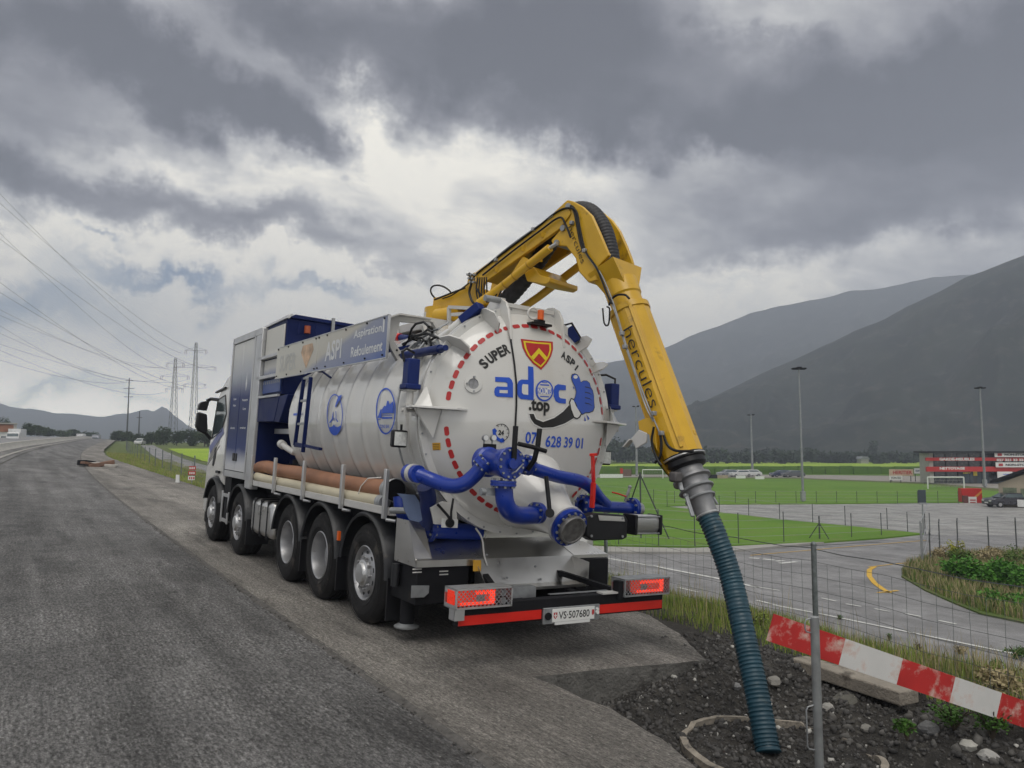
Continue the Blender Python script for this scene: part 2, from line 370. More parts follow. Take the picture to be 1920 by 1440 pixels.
# ------------------------------------------------------------------ asphalt
def asphalt_mat(name, base, streak=.35, chip=.5, rows=True, bump=.9, rough=.75, spec=.4, stain=.62):
    m = bpy.data.materials.new(name); m.use_nodes = True; t = m.node_tree; b = t.nodes['Principled BSDF']; g = t.nodes.new('ShaderNodeNewGeometry'); Lk = t.links.new
    def mapn(rot=(0, 0, 0), sc=(1, 1, 1)):
        q = t.nodes.new('ShaderNodeMapping'); q.inputs['Rotation'].default_value = rot; q.inputs['Scale'].default_value = sc; Lk(g.outputs['Position'], q.inputs[0]); return q.outputs[0]
    def nz(v, s, d=5, r=.6, o='Fac'):
        n = t.nodes.new('ShaderNodeTexNoise'); n.inputs['Scale'].default_value = s; n.inputs['Detail'].default_value = d; n.inputs['Roughness'].default_value = r; Lk(v, n.inputs['Vector']); return n.outputs[o]
    def mr(f, a, b_, c, d):
        q = t.nodes.new('ShaderNodeMapRange'); Lk(f, q.inputs[0])
        for i, v in enumerate((a, b_, c, d)): q.inputs[i + 1].default_value = v
        return q.outputs[0]
    def mul(a, c, op='MULTIPLY'):
        q = t.nodes.new('ShaderNodeMath'); q.operation = op
        for i, v in enumerate((a, c)):
            if isinstance(v, (int, float)): q.inputs[i].default_value = v
            else: Lk(v, q.inputs[i])
        return q.outputs[0]
    lanes = mr(nz(mapn(sc=(1.1, .035, 1)), 1.3, 4, .55), .3, .7, 1 - streak, 1 + streak)
    patch = mul(mr(nz(g.outputs['Position'], .55, 6, .65), .3, .7, .74, 1.26), mr(nz(mapn(sc=(1, .3, 1)), .8, 7, .7), .35, .65, .78, 1.22))
    grain = mr(nz(g.outputs['Position'], 75, 3, .85), .34, .66, .5, 1.55)
    val = mul(mul(lanes, patch), grain)
    h = nz(g.outputs['Position'], 55, 5, .75)
    if rows:
        gv = nz(mapn((0, 0, R_(3)), (30, 1.3, 1)), 1.6, 3, .6); val = mul(val, mr(gv, .35, .65, .82, 1.2)); h = mul(h, mul(gv, .45), 'ADD')
        vo = t.nodes.new('ShaderNodeTexVoronoi'); vo.inputs['Scale'].default_value = 1.0; vo.inputs['Randomness'].default_value = .85
        dm = t.nodes.new('ShaderNodeVectorMath'); dm.operation = 'ADD'
        sc_ = t.nodes.new('ShaderNodeVectorMath'); sc_.operation = 'SCALE'; sc_.inputs['Scale'].default_value = 1.3; Lk(nz(g.outputs['Position'], 1.6, 3, .6, 'Color'), sc_.inputs[0])
        Lk(mapn((0, 0, R_(22)), (31, 15, 1)), dm.inputs[0]); Lk(sc_.outputs[0], dm.inputs[1]); Lk(dm.outputs[0], vo.inputs['Vector'])
        dist = vo.outputs['Distance']
        on = mr(nz(g.outputs['Position'], .9, 4, .6), .36, .6, .25, 1)
        h = mul(mul(mul(mr(dist, 0, .65, 1, 0), on), .8), mul(h, .7), 'ADD')
        an = nz(mapn((0, 0, R_(20)), (1, .38, 1)), 46, 4, .7); h = mul(h, mul(an, .9), 'ADD')
        val = mul(val, mr(an, .36, .64, 1 - chip * 1.1, 1 + chip * 1.25))
        val = mul(val, mr(mul(mr(dist, .1, .6, 1, 0), on), 0, .8, 1 - chip * .45, 1 + chip * .45))
    mixc = t.nodes.new('ShaderNodeMix'); mixc.data_type = 'RGBA'; mixc.blend_type = 'MULTIPLY'; mixc.inputs[0].default_value = 1; mixc.inputs[6].default_value = (*base, 1); Lk(val, mixc.inputs[7])
    # damp and oily patches with a shape of their own
    st_ = mr(nz(mapn((0, 0, R_(-8)), (1, .22, 1)), 1.1, 7, .62), .56, .64, 1, stain)
    m3 = t.nodes.new('ShaderNodeMix'); m3.data_type = 'RGBA'; m3.blend_type = 'MULTIPLY'; m3.inputs[0].default_value = 1; Lk(mixc.outputs[2], m3.inputs[6]); Lk(st_, m3.inputs[7]); mixc = m3
    # pale chips of stone
    v2 = t.nodes.new('ShaderNodeTexVoronoi'); v2.inputs['Scale'].default_value = 45; Lk(g.outputs['Position'], v2.inputs['Vector'])
    sp = mr(v2.outputs['Color'], .86, .9, 0, 1); sp2 = mr(v2.outputs['Distance'], .25, .38, 1, 0)
    q = t.nodes.new('ShaderNodeMix'); q.data_type = 'RGBA'; Lk(mul(mul(sp, sp2), .8), q.inputs[0]); Lk(mixc.outputs[2], q.inputs[6]); q.inputs[7].default_value = (.42, .41, .38, 1)
    Lk(q.outputs[2], b.inputs['Base Color']); Lk(mr(nz(g.outputs['Position'], 2.3, 5), .3, .7, rough - .14, rough + .12), b.inputs['Roughness']); b.inputs['Specular IOR Level'].default_value = spec
    bu = t.nodes.new('ShaderNodeBump'); bu.inputs['Strength'].default_value = bump; bu.inputs['Distance'].default_value = .032; Lk(h, bu.inputs['Height']); Lk(bu.outputs[0], b.inputs['Normal'])
    MATS[name] = m; return m
m_mill = asphalt_mat('milled_asphalt', (.148, .144, .142), streak=.44, chip=.52, bump=1.0)
m_slab = asphalt_mat('old_asphalt', (.205, .190, .172), streak=.36, chip=.36, bump=1.0)
m_slab_far = m_slab
m_low = asphalt_mat('side_road_asphalt', (.19, .187, .19), streak=.12, rows=False, bump=.3, rough=.62, stain=.9)
m_park = asphalt_mat('parking_asphalt', (.25, .246, .24), streak=.18, rows=False, bump=.3, rough=.6, stain=.85)
m_broken = mat('broken_asphalt_edge', (.10, .094, .088), .9, var=.4, vscale=14, bump=1, bscale=60)

ys_r = np.concatenate([np.arange(-14, 20, .25), spaced(20, 900, .5, .03)])
def strip(name, u0, u1, n, dz, material, ys=ys_r, jag=0.0, label=None, kind='structure', crest=0.0):
    us = np.linspace(0, 1, n); U, Y = np.meshgrid(us, ys)
    a = u0(Y) if callable(u0) else u0; b = u1(Y) if callable(u1) else u1
    P = road(a + (b - a) * U, Y, dz)
    if jag: P[:, -1, 0] += (fbm(ys * 3, ys * 0 + 3, 5) - .5) * jag * 2
    if jag: P[:, 0, 0] += (fbm(ys * 3, ys * 0 + 9, 5) - .5) * jag * .5
    o = npmesh(name, P.reshape(-1, 3), grid_faces(len(ys), n), material); tag(o, label, kind=kind); return o
EDGE = -1.95
strip('milled_road', -6.1, EDGE + .25, 9, -.016, m_mill, jag=0, label='dark milled carriageway with planing grooves')
# the paved strip the lorry stands on, cut out round the trench (lorry-plane coordinates u, y)
rs = random.Random(3)
def jagline(pts, step=.07, amp=.009, seed=1):
    q = random.Random(seed); out = []
    for (a, b) in zip(pts[:-1], pts[1:]):
        a = np.array(a); b = np.array(b); n = max(1, int(np.linalg.norm(b - a) / step)); d = (b - a) / np.linalg.norm(b - a); nn = np.array([-d[1], d[0]])
        for i in range(n): out.append(tuple(a + (b - a) * i / n + nn * q.uniform(-amp, amp)))
    out.append(tuple(pts[-1])); return out
inner = jagline([(2.35, 1.35), (1.95, .45), (1.33, -.56), (.55, -.44), (-.1, -.38), (-.66, -.34), (-.60, -.62), (-.62, -1.0), (-.56, -1.3), (-.67, -1.96), (-.82, -2.45), (-.9, -3.4), (-.8, -5), (-.9, -9.5)], step=.16, amp=.012, seed=4)
ledge = jagline([(EDGE, -9.5), (EDGE, 3.0)], step=.1, amp=.016, seed=8)
TH = .26
m_face = mat('cut_asphalt_face', (.12, .115, .106), .9, var=.3, vscale=6, bump=1, bscale=35, dirt=((.05, .046, .042), .52, 3.5))
for nm, outline, lab in (('road', ledge + [(2.35, 3.0)] + inner, 'grey broken asphalt strip under and behind the lorry'),):
    pts = [road(u, y, 0.0) for u, y in outline]
    mb = MB(); k = len(pts)
    low = [road(u + .02 * rs.uniform(-1, 1), y + .02 * rs.uniform(-1, 1), -.50) for u, y in outline]
    mid = [road(u + .008 * rs.uniform(-1, 1), y + .008 * rs.uniform(-1, 1), -TH * .5) for u, y in outline]
    mb.add(pts + mid + low, [tuple(range(k))] + [(i, k + i, k + (i + 1) % k, (i + 1) % k) for i in range(k)] + [(k + i, 2 * k + i, 2 * k + (i + 1) % k, k + (i + 1) % k) for i in range(k)])
    o = mb.build(nm, m_slab, angle=50); tag(o, lab, kind='structure'); o.data.materials.append(m_face)
    for p_ in o.data.polygons:
        if abs(p_.normal.z) < .6: p_.material_index = 1
strip('road_ahead', EDGE, lambda y: 2.35 - .75 * sstep(y, 3, 22) - 1.6 * sstep(y, 25, 80), 7, 0.0, m_slab, ys=ys_r[ys_r >= 3.0], jag=.10, label='grey worn asphalt strip running on ahead of the lorry')
# step face of the milled edge
fy = ys_r[ys_r > -9]
P = np.stack([road(EDGE - .03 - .06 * fbm(fy * 4, fy * 0, 5), fy, -.0155), road(EDGE + .012, fy, .0015)], 1)
o = npmesh('kerb_of_old_surface', P.reshape(-1, 3), grid_faces(len(fy), 2), m_broken); tag(o, 'low crumbling step between the milled lane and the old asphalt', kind='structure')

# service road and crops beyond the verge, left of the lorry
def land_strip(name, u0, u1, y0, y1, dz, material, label):
    yv = np.arange(y0, y1, 1.5); Uu, Yy = np.meshgrid(np.linspace(0, 1, 14), yv); a_ = u0(yv)[:, None] if callable(u0) else u0; b_ = u1(yv)[:, None] if callable(u1) else u1
    Uu = a_ + (b_ - a_) * Uu; X_ = Uu + cc(Yy); o_ = npmesh(name, np.stack([X_, Yy, zland(X_, Yy) + dz], -1).reshape(-1, 3), grid_faces(len(yv), 14), material); tag(o_, label, kind='structure')
land_strip('service_road', 5.6, 8.2, 55, 190, .05, m_low, 'pale service road beyond the roadside fence')
# left of the milled lane: concrete kerb line, median and the other carriageway
m_conc = mat('concrete', (.36, .345, .32), .85, var=.16, vscale=2.2, bump=.5, bscale=30, dirt=((.17, .16, .14), .6, 1.4))
strip('median', -8.6, -6.1, 4, .02, asphalt_mat('median_asphalt', (.13, .125, .12), rows=False, bump=.4), label='narrow paved median beside the milled lane')
strip('opposite_road', -19, -8.6, 6, .05, m_low, label='opposite carriageway of the motorway')
mb = MB()
for a, b in zip(np.arange(30, 420, 6.0), np.arange(30, 420, 6.0) + 5.92):
    for k0 in range(3):
        t0 = a + (b - a) * k0 / 3; t1 = a + (b - a) * (k0 + 1) / 3
        prof = [(-.3, 0), (-.12, .3), (-.1, .62), (.1, .62), (.12, .3), (.3, 0)]
        A = [road(-8.2 + p, t0, .02 + h) for p, h in prof]; B = [road(-8.2 + p, t1, .02 + h) for p, h in prof]
        mb.add(A + B, [(i, 6 + i, 7 + i, i + 1) for i in range(5)] + [tuple(range(6)), tuple(range(11, 5, -1))])
o = mb.build('median_barrier', mat('pale_concrete', (.52, .50, .46), .8, var=.1, vscale=1, bump=.3)); tag(o, 'long pale concrete barrier left of the milled lane', 'barrier')
mb = MB()
for a in np.arange(34, 260, 3.0):
    mb.bar(road(-6.7, a, .0), road(-6.7, a + 2.9, .0) + np.array([0, 0, 0]), .22, .16)
o = mb.build('kerb', m_conc); tag(o, 'pale kerb stones along the left edge of the milled lane', kind='structure')

# ------------------------------------------------------------------ mountains
def mountain(name, label, prof, D, D0, cols, seed, amp=.16, base=None, n=260, m=40, fs=(.004, .02), reso=None):
    """ridge read as photo points (px, py), standing at distance D, flank coming down to D0"""
    px = np.linspace(prof[0][0], prof[-1][0], n); py = np.interp(px, [p[0] for p in prof], [p[1] for p in prof])
    V = []
    vv = np.concatenate([np.linspace(0, 1, m), 1 + np.linspace(.06, .5, 6)])
    for i in range(n):
        r = ray(px[i], py[i]); hl = math.hypot(r[0], r[1]); zt = CAM[2] + r[2] / hl * D; dx, dy = r[0] / hl, r[1] / hl
        for v in vv:
            dist = D0 + (D - D0) * v
            h = v ** 1.15 if v <= 1 else 1 - (v - 1) * 1.1
            z0 = base if base is not None else LOW - 2
            z = z0 + (zt - z0) * h; x, y = CAM[0] + dx * dist, CAM[1] + dy * dist
            V.append((x, y, z))
    V = np.array(V); k = len(vv); w = np.tile(np.concatenate([np.sin(np.linspace(0, math.pi, m)) ** .8, np.zeros(6)]), n)
    nn = fbm(V[:, 0] * fs[0] + seed, V[:, 1] * fs[0], 6, .55) - .5; rid = np.abs(fbm(V[:, 0] * fs[0] * 1.7 + 9, V[:, 1] * fs[0] * 1.7 + seed, 5, .55) - .5)
    H = V[:, 2].max(); V[:, 2] += w * H * amp * (nn * 1.6 - rid * 1.6 + .18)
    ti = (np.arange(len(V)) % k) == m - 1; V[ti, 2] += (fbm(V[ti, 0] * .03, V[ti, 1] * .03, 4) - .5) * H * .018
    o = npmesh(name, V, grid_faces(n, k), ground_mat(name + '_forest', cols, (fs[0] * 2.5, fs[0] * 9), bump=1.0, bscale=fs[1] * 3)); tag(o, label, kind='structure'); return o
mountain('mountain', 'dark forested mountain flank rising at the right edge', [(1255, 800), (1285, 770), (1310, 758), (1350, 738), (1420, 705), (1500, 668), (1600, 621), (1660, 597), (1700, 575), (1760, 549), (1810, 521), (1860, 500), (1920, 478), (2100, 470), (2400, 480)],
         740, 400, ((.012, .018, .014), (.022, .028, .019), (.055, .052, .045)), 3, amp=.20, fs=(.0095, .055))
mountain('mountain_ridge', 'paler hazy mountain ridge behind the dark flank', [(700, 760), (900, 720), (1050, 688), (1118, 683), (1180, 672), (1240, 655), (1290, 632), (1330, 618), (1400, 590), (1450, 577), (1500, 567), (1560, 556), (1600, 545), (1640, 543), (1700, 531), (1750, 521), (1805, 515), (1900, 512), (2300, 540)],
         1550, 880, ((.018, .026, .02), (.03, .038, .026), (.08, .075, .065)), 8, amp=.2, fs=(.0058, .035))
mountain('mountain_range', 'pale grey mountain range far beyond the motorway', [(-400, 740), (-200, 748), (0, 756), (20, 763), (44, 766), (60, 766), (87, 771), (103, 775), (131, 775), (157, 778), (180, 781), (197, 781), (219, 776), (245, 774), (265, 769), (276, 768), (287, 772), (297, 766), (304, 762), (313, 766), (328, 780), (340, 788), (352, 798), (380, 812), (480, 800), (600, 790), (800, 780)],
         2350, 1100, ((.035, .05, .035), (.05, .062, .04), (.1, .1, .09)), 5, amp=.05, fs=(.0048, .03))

# ------------------------------------------------------------------ the air
ZT = max(v.co.z for n_ in ('mountain', 'mountain_ridge', 'mountain_range') for v in bpy.data.objects[n_].data.vertices)
HZ = MB().box((-1700, -250, -8), (2650, 2650, ZT + 6)).build('haze', None); HZ.data.materials.clear()
hm = bpy.data.materials.new('haze_air'); hm.use_nodes = True; t = hm.node_tree; t.nodes.clear()
ho = t.nodes.new('ShaderNodeOutputMaterial'); hv = t.nodes.new('ShaderNodeVolumePrincipled'); t.links.new(hv.outputs[0], ho.inputs['Volume'])
hv.inputs['Color'].default_value = (.75, .83, 1.0, 1); hv.inputs['Density'].default_value = 7.6e-4; hv.inputs['Anisotropy'].default_value = .1
HZ.data.materials.append(hm); tag(HZ, 'pale valley haze', kind='stuff')
# ------------------------------------------------------------------ the suction lorry
truck = thing('vacuum_truck', 'white and blue five axle suction lorry with yellow boom parked at the trench', 'truck')
truck.matrix_world = Matrix([[*RW[i], 0] for i in range(3)] + [[0, 0, 0, 1]])
white = mat('white_paint', (.60, .59, .565), .17, var=.05, vscale=1.3, coat=.5, dirt=((.46, .435, .39), .64, 1.6))
white2 = mat('white_frame_paint', (.50, .49, .47), .42, var=.08, vscale=2.5, dirt=((.30, .27, .23), .62, 4))
navy = mat('navy_paint', (.006, .014, .078), .5, var=.2, vscale=1.5, coat=.0, spec=.16)
blue = mat('blue_pipe_paint', (.004, .030, .27), .30, var=.14, vscale=3, coat=.12, dirt=((.02, .04, .14), .64, 6))
cylblue = mat('blue_ram_paint', (.005, .018, .12), .45, var=.2, vscale=4, spec=.25)
yellow = mat('yellow_boom_paint', (.60, .345, .012), .36, var=.14, vscale=2.2, coat=.2, dirt=((.20, .115, .02), .60, 3.0))
steel = mat('brushed_steel', (.62, .61, .59), .30, metal=1.0, var=.06, vscale=1.5)
alu = mat('aluminium', (.55, .55, .55), .42, metal=.85, var=.1, vscale=3, dirt=((.25, .24, .23), .62, 5))
galv = mat('galvanised_steel', (.34, .35, .36), .5, metal=.7, var=.18, vscale=12)
black = mat('black_plastic', (.007, .007, .009), .45, var=.3, vscale=4, spec=.35)
dark = mat('dark_chassis', (.007, .007, .009), .7, var=.4, vscale=3, dirt=((.03, .026, .022), .62, 5), spec=.25)
rubber = mat('tyre_rubber', (.012, .0115, .012), .8, var=.3, vscale=7, dirt=((.055, .048, .042), .56, 4), bump=.2, spec=.3)
plast = mat('fender_plastic', (.016, .017, .020), .38, var=.2, vscale=4, dirt=((.06, .052, .046), .6, 6), spec=.4)
rimsilver = mat('rim_silver', (.36, .36, .37), .38, metal=.75, var=.1, vscale=6, dirt=((.20, .18, .16), .6, 9))
red = mat('red_reflector', (.62, .018, .010), .35, var=.08, vscale=5, dirt=((.3, .02, .015), .7, 8))
redd = mat('red_print', (.42, .018, .020), .45, var=.1)
orange = mat('orange_lens', (.75, .12, .01), .3, var=.1)
printblue = mat('blue_print', (.010, .075, .50), .4, var=.06)
printblack = mat('black_print', (.012, .012, .012), .5, var=.1)
printwhite = mat('white_print', (.72, .72, .70), .45, var=.04)
glass = mat('window_glass', (.06, .085, .09), .06, metal=.2, var=.3, vscale=1.5, spec=.9)

# wheels ---------------------------------------------------------------
WR, WZ = .555, .548
def make_wheel(kind, w=.36):
    wb = MB(); R = WR
    pr = [(.295, .015), (.33, -.006), (.40, -.016), (.47, -.010), (.515, .012), (.540, .032), (R, .055)]
    g = [(.055 + (w - .11) * k / 4) for k in range(5)]
    for k in range(1, 4): pr += [(R, g[k] - .009), (R - .016, g[k] - .006), (R - .016, g[k] + .006), (R, g[k] + .009)]
    pr += [(R, w - .055), (.54, w - .032), (.515, w - .012), (.40, w + .01), (.295, w - .015)]
    wb.lathe(pr, (0, 0, 0), (1, 0, 0), 48, caps=False)
    for rr in (.36, .445, .50): wb.torus((-.012, 0, 0), (1, 0, 0), rr, .0035, 48, 5)
    tyre = wb.build('wheel', rubber, truck, angle=28)
    r = MB()
    if kind == 'dish':
        r.lathe([(.300, .02), (.306, .004), (.296, -.003), (.285, .005), (.278, .03), (.268, .10), (.262, .17), (.235, .185), (.16, .19), (.14, .16), (.11, .15), (.10, .11), (.055, .10), (.001, .10)], (0, 0, 0), (1, 0, 0), 40, caps=False)
        for k in range(10):
            a = 2 * math.pi * k / 10; r.cyl((.19, .2 * math.cos(a), .2 * math.sin(a)), (.165, .2 * math.cos(a), .2 * math.sin(a)), .014, n=6)
        r.build('rim', rimsilver, tyre)
    else:
        r.lathe([(.300, .02), (.306, .004), (.296, -.003), (.284, .006), (.274, .035), (.262, .055), (.245, .05), (.232, .030), (.215, .018), (.165, .006), (.150, .008)], (0, 0, 0), (1, 0, 0), 40, caps=False)
        r.build('rim', rimsilver, tyre)
        h = MB(); h.lathe([(.152, .008), (.148, -.02), (.125, -.032), (.118, -.05), (.105, -.062), (.04, -.068), (.001, -.068)], (0, 0, 0), (1, 0, 0), 32, caps=False); h.build('hub_cap', alu, tyre)
        hh = MB(); nn = MB()
        for k in range(10):
            a = 2 * math.pi * (k + .5) / 10; c, s_ = math.cos(a), math.sin(a)
            hh.lathe([(.027, 0), (.027, -.003), (.001, -.003)], (.021, .222 * c, .222 * s_), (1, 0, 0), 10, caps=False)
            a = 2 * math.pi * k / 10; c, s_ = math.cos(a), math.sin(a); nn.cyl((.02, .177 * c, .177 * s_), (-.026, .177 * c, .177 * s_), .0165, .014, n=6)
        hh.build('rim_hole', black, tyre); nn.build('wheel_nut', rimsilver, tyre)
    return tyre
kinds = ['hub', 'dish', 'dish', 'hub', 'hub']; yw = [2.18, 3.66, 5.03, 7.85, 9.87]
protos = {}
for i, (kd, y) in enumerate(zip(kinds, yw)):
    for side in (-1, 1):
        if kd in protos:
            src = protos[kd]; t_ = src.copy(); COL.objects.link(t_); t_.parent = truck
            for ch in src.children: c = ch.copy(); COL.objects.link(c); c.parent = t_
        else: t_ = protos[kd] = make_wheel(kd)
        t_.location = (side * 1.245, y, WZ); t_.rotation_euler = (random.uniform(0, 6), 0, 0 if side < 0 else math.pi)
    MB().cyl((-.9, y, WZ), (.9, y, WZ), .08).build('axle', dark, truck)

def fender(y, a0=12, a1=168, r=.665, w=.42, x0=-1.285, flap=0.0, side=-1):
    m = MB(); n = 22; vs = []
    for k in range(n + 1):
        a = R_(a0 + (a1 - a0) * k / n); c, s_ = math.cos(a), math.sin(a)
        for (dx, dr) in ((0, -.03), (-.012, .0), (.02, .022), (w - .02, .022), (w, -.02), (w - .015, -.02), (w - .03, .008), (.02, .008)):
            vs.append((side * -1 * (x0 + dx) if side > 0 else x0 + dx, y + (r + dr) * c, WZ + (r + dr) * s_))
    fs = [(k * 8 + j, k * 8 + (j + 1) % 8, (k + 1) * 8 + (j + 1) % 8, (k + 1) * 8 + j) for k in range(n) for j in range(8)] + [tuple(range(8)), tuple(n * 8 + j for j in range(7, -1, -1))]
    o = m.add(vs, fs).build('fender', plast, truck)
    if flap:
        yb = y + r * math.cos(R_(a1)); MB().box((x0 + .02, yb - .03, flap), (x0 + w - .02, yb - .005, WZ + r * math.sin(R_(a1)) + .03)).build('mudflap', black, o)
    return o
fender(yw[0], 8, 178, flap=.16); fender(yw[1], 14, 176, flap=.22); fender(yw[2], 10, 172, flap=.24); fender(yw[3], 10, 172, .65, flap=.25)
fender(yw[4], 20, 160, .67)
for y in yw[:4]: fender(y, 10, 170, x0=-1.285, side=1)

# chassis ---------------------------------------------------------------
m = MB(); m.box((-.46, 1.45, .78), (-.38, 10.2, 1.08)).box((.38, 1.45, .78), (.46, 10.2, 1.08))
for y in (1.5, 2.9, 4.35, 5.9, 7.0, 8.6): m.box((-.38, y, .82), (.38, y + .1, 1.04))
m.build('chassis_frame', dark, truck)
MB().box((-.82, 1.3, .50), (.82, 9.0, .80)).box((-.9, 2.7, .9), (.9, 9.0, 1.16)).box((-.85, 1.7, 1.085), (.85, 2.7, 1.2)).build('light_blocker', dark, truck)  # dark boxes added to stop light coming through between the wheels

# tank --------------------------------------------------------------------
TC, TR = 2.34, 1.20
ribs = [1.62, 2.12, 2.62, 3.12, 3.62, 4.12, 4.62, 5.12]
def Rt(y): return TR + .013 * max([math.exp(-((y - r) / .065) ** 2) for r in ribs])
ysT = [1.05 + .02 * k for k in range(int((5.55 - 1.05) / .02) + 1)]
prof = [(Rt(y), y) for y in ysT] + [(1.16, 5.66), (1.06, 5.78), (.85, 5.90), (.5, 5.98), (.001, 6.0)]
tank = MB().lathe(prof, (0, 0, TC), (0, 1, 0), 72, caps=False).build('tank', white, truck, angle=50)
for y, w_, h_ in ((1.40, .05, 1.232), (1.08, .045, 1.262), (1.015, .04, 1.262)):
    MB().lathe([(TR - .02, 0), (h_, 0), (h_, w_), (TR - .02, w_)], (0, y - w_ / 2, TC), (0, 1, 0), 72, caps=False).build('flange', white, tank, angle=30)
m = MB()
for k in range(36):
    a = 2 * math.pi * k / 36; m.cyl((1.238 * math.cos(a), .985, TC + 1.238 * math.sin(a)), (1.238 * math.cos(a), 1.115, TC + 1.238 * math.sin(a)), .011, n=6)
m.build('flange_bolt', galv, tank)
# conduit and clamps following the front rim of the flange
pth = [(-1.285 * math.cos(R_(a)), 1.5, TC + 1.285 * math.sin(R_(a))) for a in range(-52, 60, 4)]
MB().tube(pth, .012, 8).build('conduit', galv, tank)
for a in (-42, -14, 12, 40):
    c, s_ = math.cos(R_(a)), math.sin(R_(a)); MB().box((-.02, -.05, -.02), (.05, .03, .02), np.array([[-c, 0, s_], [0, 1, 0], [s_, 0, c]]), (-1.25 * c, 1.5, TC + 1.25 * s_)).build('clamp', alu, tank)

def dish(r): return .64 + .192 * r * r + max(0, r - 1.0) ** 2 * 2.6
pr = [(r, dish(r)) for r in np.linspace(.001, 1.2, 40)] + [(1.24, 1.0)]
door = MB().lathe(pr, (0, 0, TC), (0, 1, 0), 96, caps=False).build('tank_door', white, truck, angle=60)
def on_dish(x, z, off=.004):
    r = math.hypot(x, z - TC); return (x, dish(r) - off, z)
def D(px, py):
    y = .7
    for _ in range(8):
        p = T(px, py, 1, y); y = dish(math.hypot(p[0], p[2] - TC))
    return (p[0], p[2])
def Z2(zx, zy): return D(740 + zx / 4.174, 540 + zy / 4.174)      # reading scale of one enlarged crop
# red dashes round the door
DR = 1.035
for k in range(54):
    a = 2 * math.pi * (k + .5) / 54; deg = math.degrees(a) % 360
    if min(abs(deg), abs(deg - 360)) < 5.0 or abs(deg - 180) < 5.0: continue
    pts = []
    for j in range(16):
        b = 2 * math.pi * j / 16; lx = .022 * math.cos(b); ly = .022 * math.sin(b) + (.026 if math.sin(b) > 0 else -.026)
        pts.append(((DR + lx) * math.cos(a) - ly * math.sin(a), TC + (DR + lx) * math.sin(a) + ly * math.cos(a)))
    decal('reflective_dash', [pts], lambda x, z: on_dish(x, z, .004), redd, door, .2)
def put_text(s, c, h, w, ang, material, parent, off=.005, bold=.02, name='lettering', fn=None, spacing=1.0, maxlen=.06):
    """lettering s centred at c (x, z), of height h and total width w, turned by ang degrees"""
    V, Fc = text_obj(s, 1.0, bold, spacing=spacing); mn, mxx = V.min(0), V.max(0); V = V - (mn + mxx) / 2
    V[:, 0] *= w / (mxx[0] - mn[0]); V[:, 1] *= h / (mxx[1] - mn[1]); ca, sa = math.cos(R_(ang)), math.sin(R_(ang))
    P = np.stack([c[0] + V[:, 0] * ca - V[:, 1] * sa, c[1] + V[:, 0] * sa + V[:, 1] * ca, V[:, 2]], 1)
    return decal(name, [(P, Fc)], fn or (lambda x, z: on_dish(x, z, off)), material, parent, maxlen)
def mid(a, b): return ((a[0] + b[0]) / 2, (a[1] + b[1]) / 2)
def span(a, b): return math.hypot(a[0] - b[0], a[1] - b[1])
def text_between(s, L0, L1, h, material, **k):
    a, b = Z2(*L0), Z2(*L1); return put_text(s, mid(a, b), h, span(a, b), math.degrees(math.atan2(b[1] - a[1], b[0] - a[0])), material, door, **k)
# S U P E R / A S P I along arcs
for s, (zx, zy), an in (('S', (695, 592), 50), ('U', (745, 552), 40), ('P', (788, 524), 32), ('E', (830, 500), 26), ('R', (873, 478), 20)):
    put_text(s, Z2(zx, zy), .108, .072, an, printblack, door, bold=.045)
for s, (zx, zy), an in (('A', (1322, 526), -24), ('S', (1358, 556), -32), ('P', (1392, 585), -40), ('I', (1422, 625), -48)):
    put_text(s, Z2(zx, zy), .095, .066 if s != 'I' else .02, an, printblack, door, bold=.04)
def rect(z): return [Z2(*p) for p in z]
# adoc, drawn as shapes
def arcband(c, r0, r1, a0, a1, n=24, sq=1.0):
    return [(c[0] + r0 * sq * math.cos(a0 + (a1 - a0) * i / n), c[1] + r0 * math.sin(a0 + (a1 - a0) * i / n)) for i in range(n + 1)] + \
           [(c[0] + r1 * sq * math.cos(a1 - (a1 - a0) * i / n), c[1] + r1 * math.sin(a1 - (a1 - a0) * i / n)) for i in range(n + 1)]
def polys_px(name, material, plist, off=.006, ml=.08): return decal(name, [[Z2(*p) for p in pl] for pl in plist], lambda x, z: on_dish(x, z, off), material, door, ml)
polys_px('logo_letter', printblue, [[(785, 695), (895, 700), (915, 720), (924, 745), (924, 857), (800, 850), (782, 838), (777, 812), (782, 785), (800, 770), (880, 774), (880, 745), (868, 738), (785, 733)]])
polys_px('logo_letter', white, [[(818, 798), (882, 800), (882, 824), (818, 822)]], .008)
polys_px('logo_letter', printblue, [[(1042, 612), (1083, 618), (1085, 878), (985, 868), (965, 850), (955, 815), (956, 760), (968, 728), (990, 716), (1042, 718)]])
polys_px('logo_letter', white, [[(1000, 752), (1042, 756), (1042, 836), (1005, 832), (993, 818), (993, 770)]], .008)
polys_px('logo_letter', printblue, [[(1338, 762), (1275, 752), (1252, 768), (1242, 800), (1244, 850), (1258, 885), (1285, 900), (1338, 905), (1338, 868), (1295, 862), (1284, 850), (1282, 812), (1290, 798), (1338, 800)]])
def disc(c, r, n=28, sx_=1.0, sy_=1.0): return [(c[0] + r * sx_ * math.cos(2 * math.pi * i / n), c[1] + r * sy_ * math.sin(2 * math.pi * i / n)) for i in range(n)]
polys_px('logo_ring', printblue, [disc((1170, 804), 70, sx_=1.0, sy_=1.2)]); polys_px('logo_ring', white, [disc((1170, 804), 59, sx_=1.0, sy_=1.2)], .008)
polys_px('logo_band', printblue, [[(1113, 780), (1226, 786), (1226, 832), (1113, 826)], [(1135, 752), (1205, 756), (1205, 766), (1135, 762)], [(1150, 736), (1190, 739), (1190, 745), (1150, 742)], [(1135, 844), (1205, 848), (1205, 856), (1135, 852)]], .010)
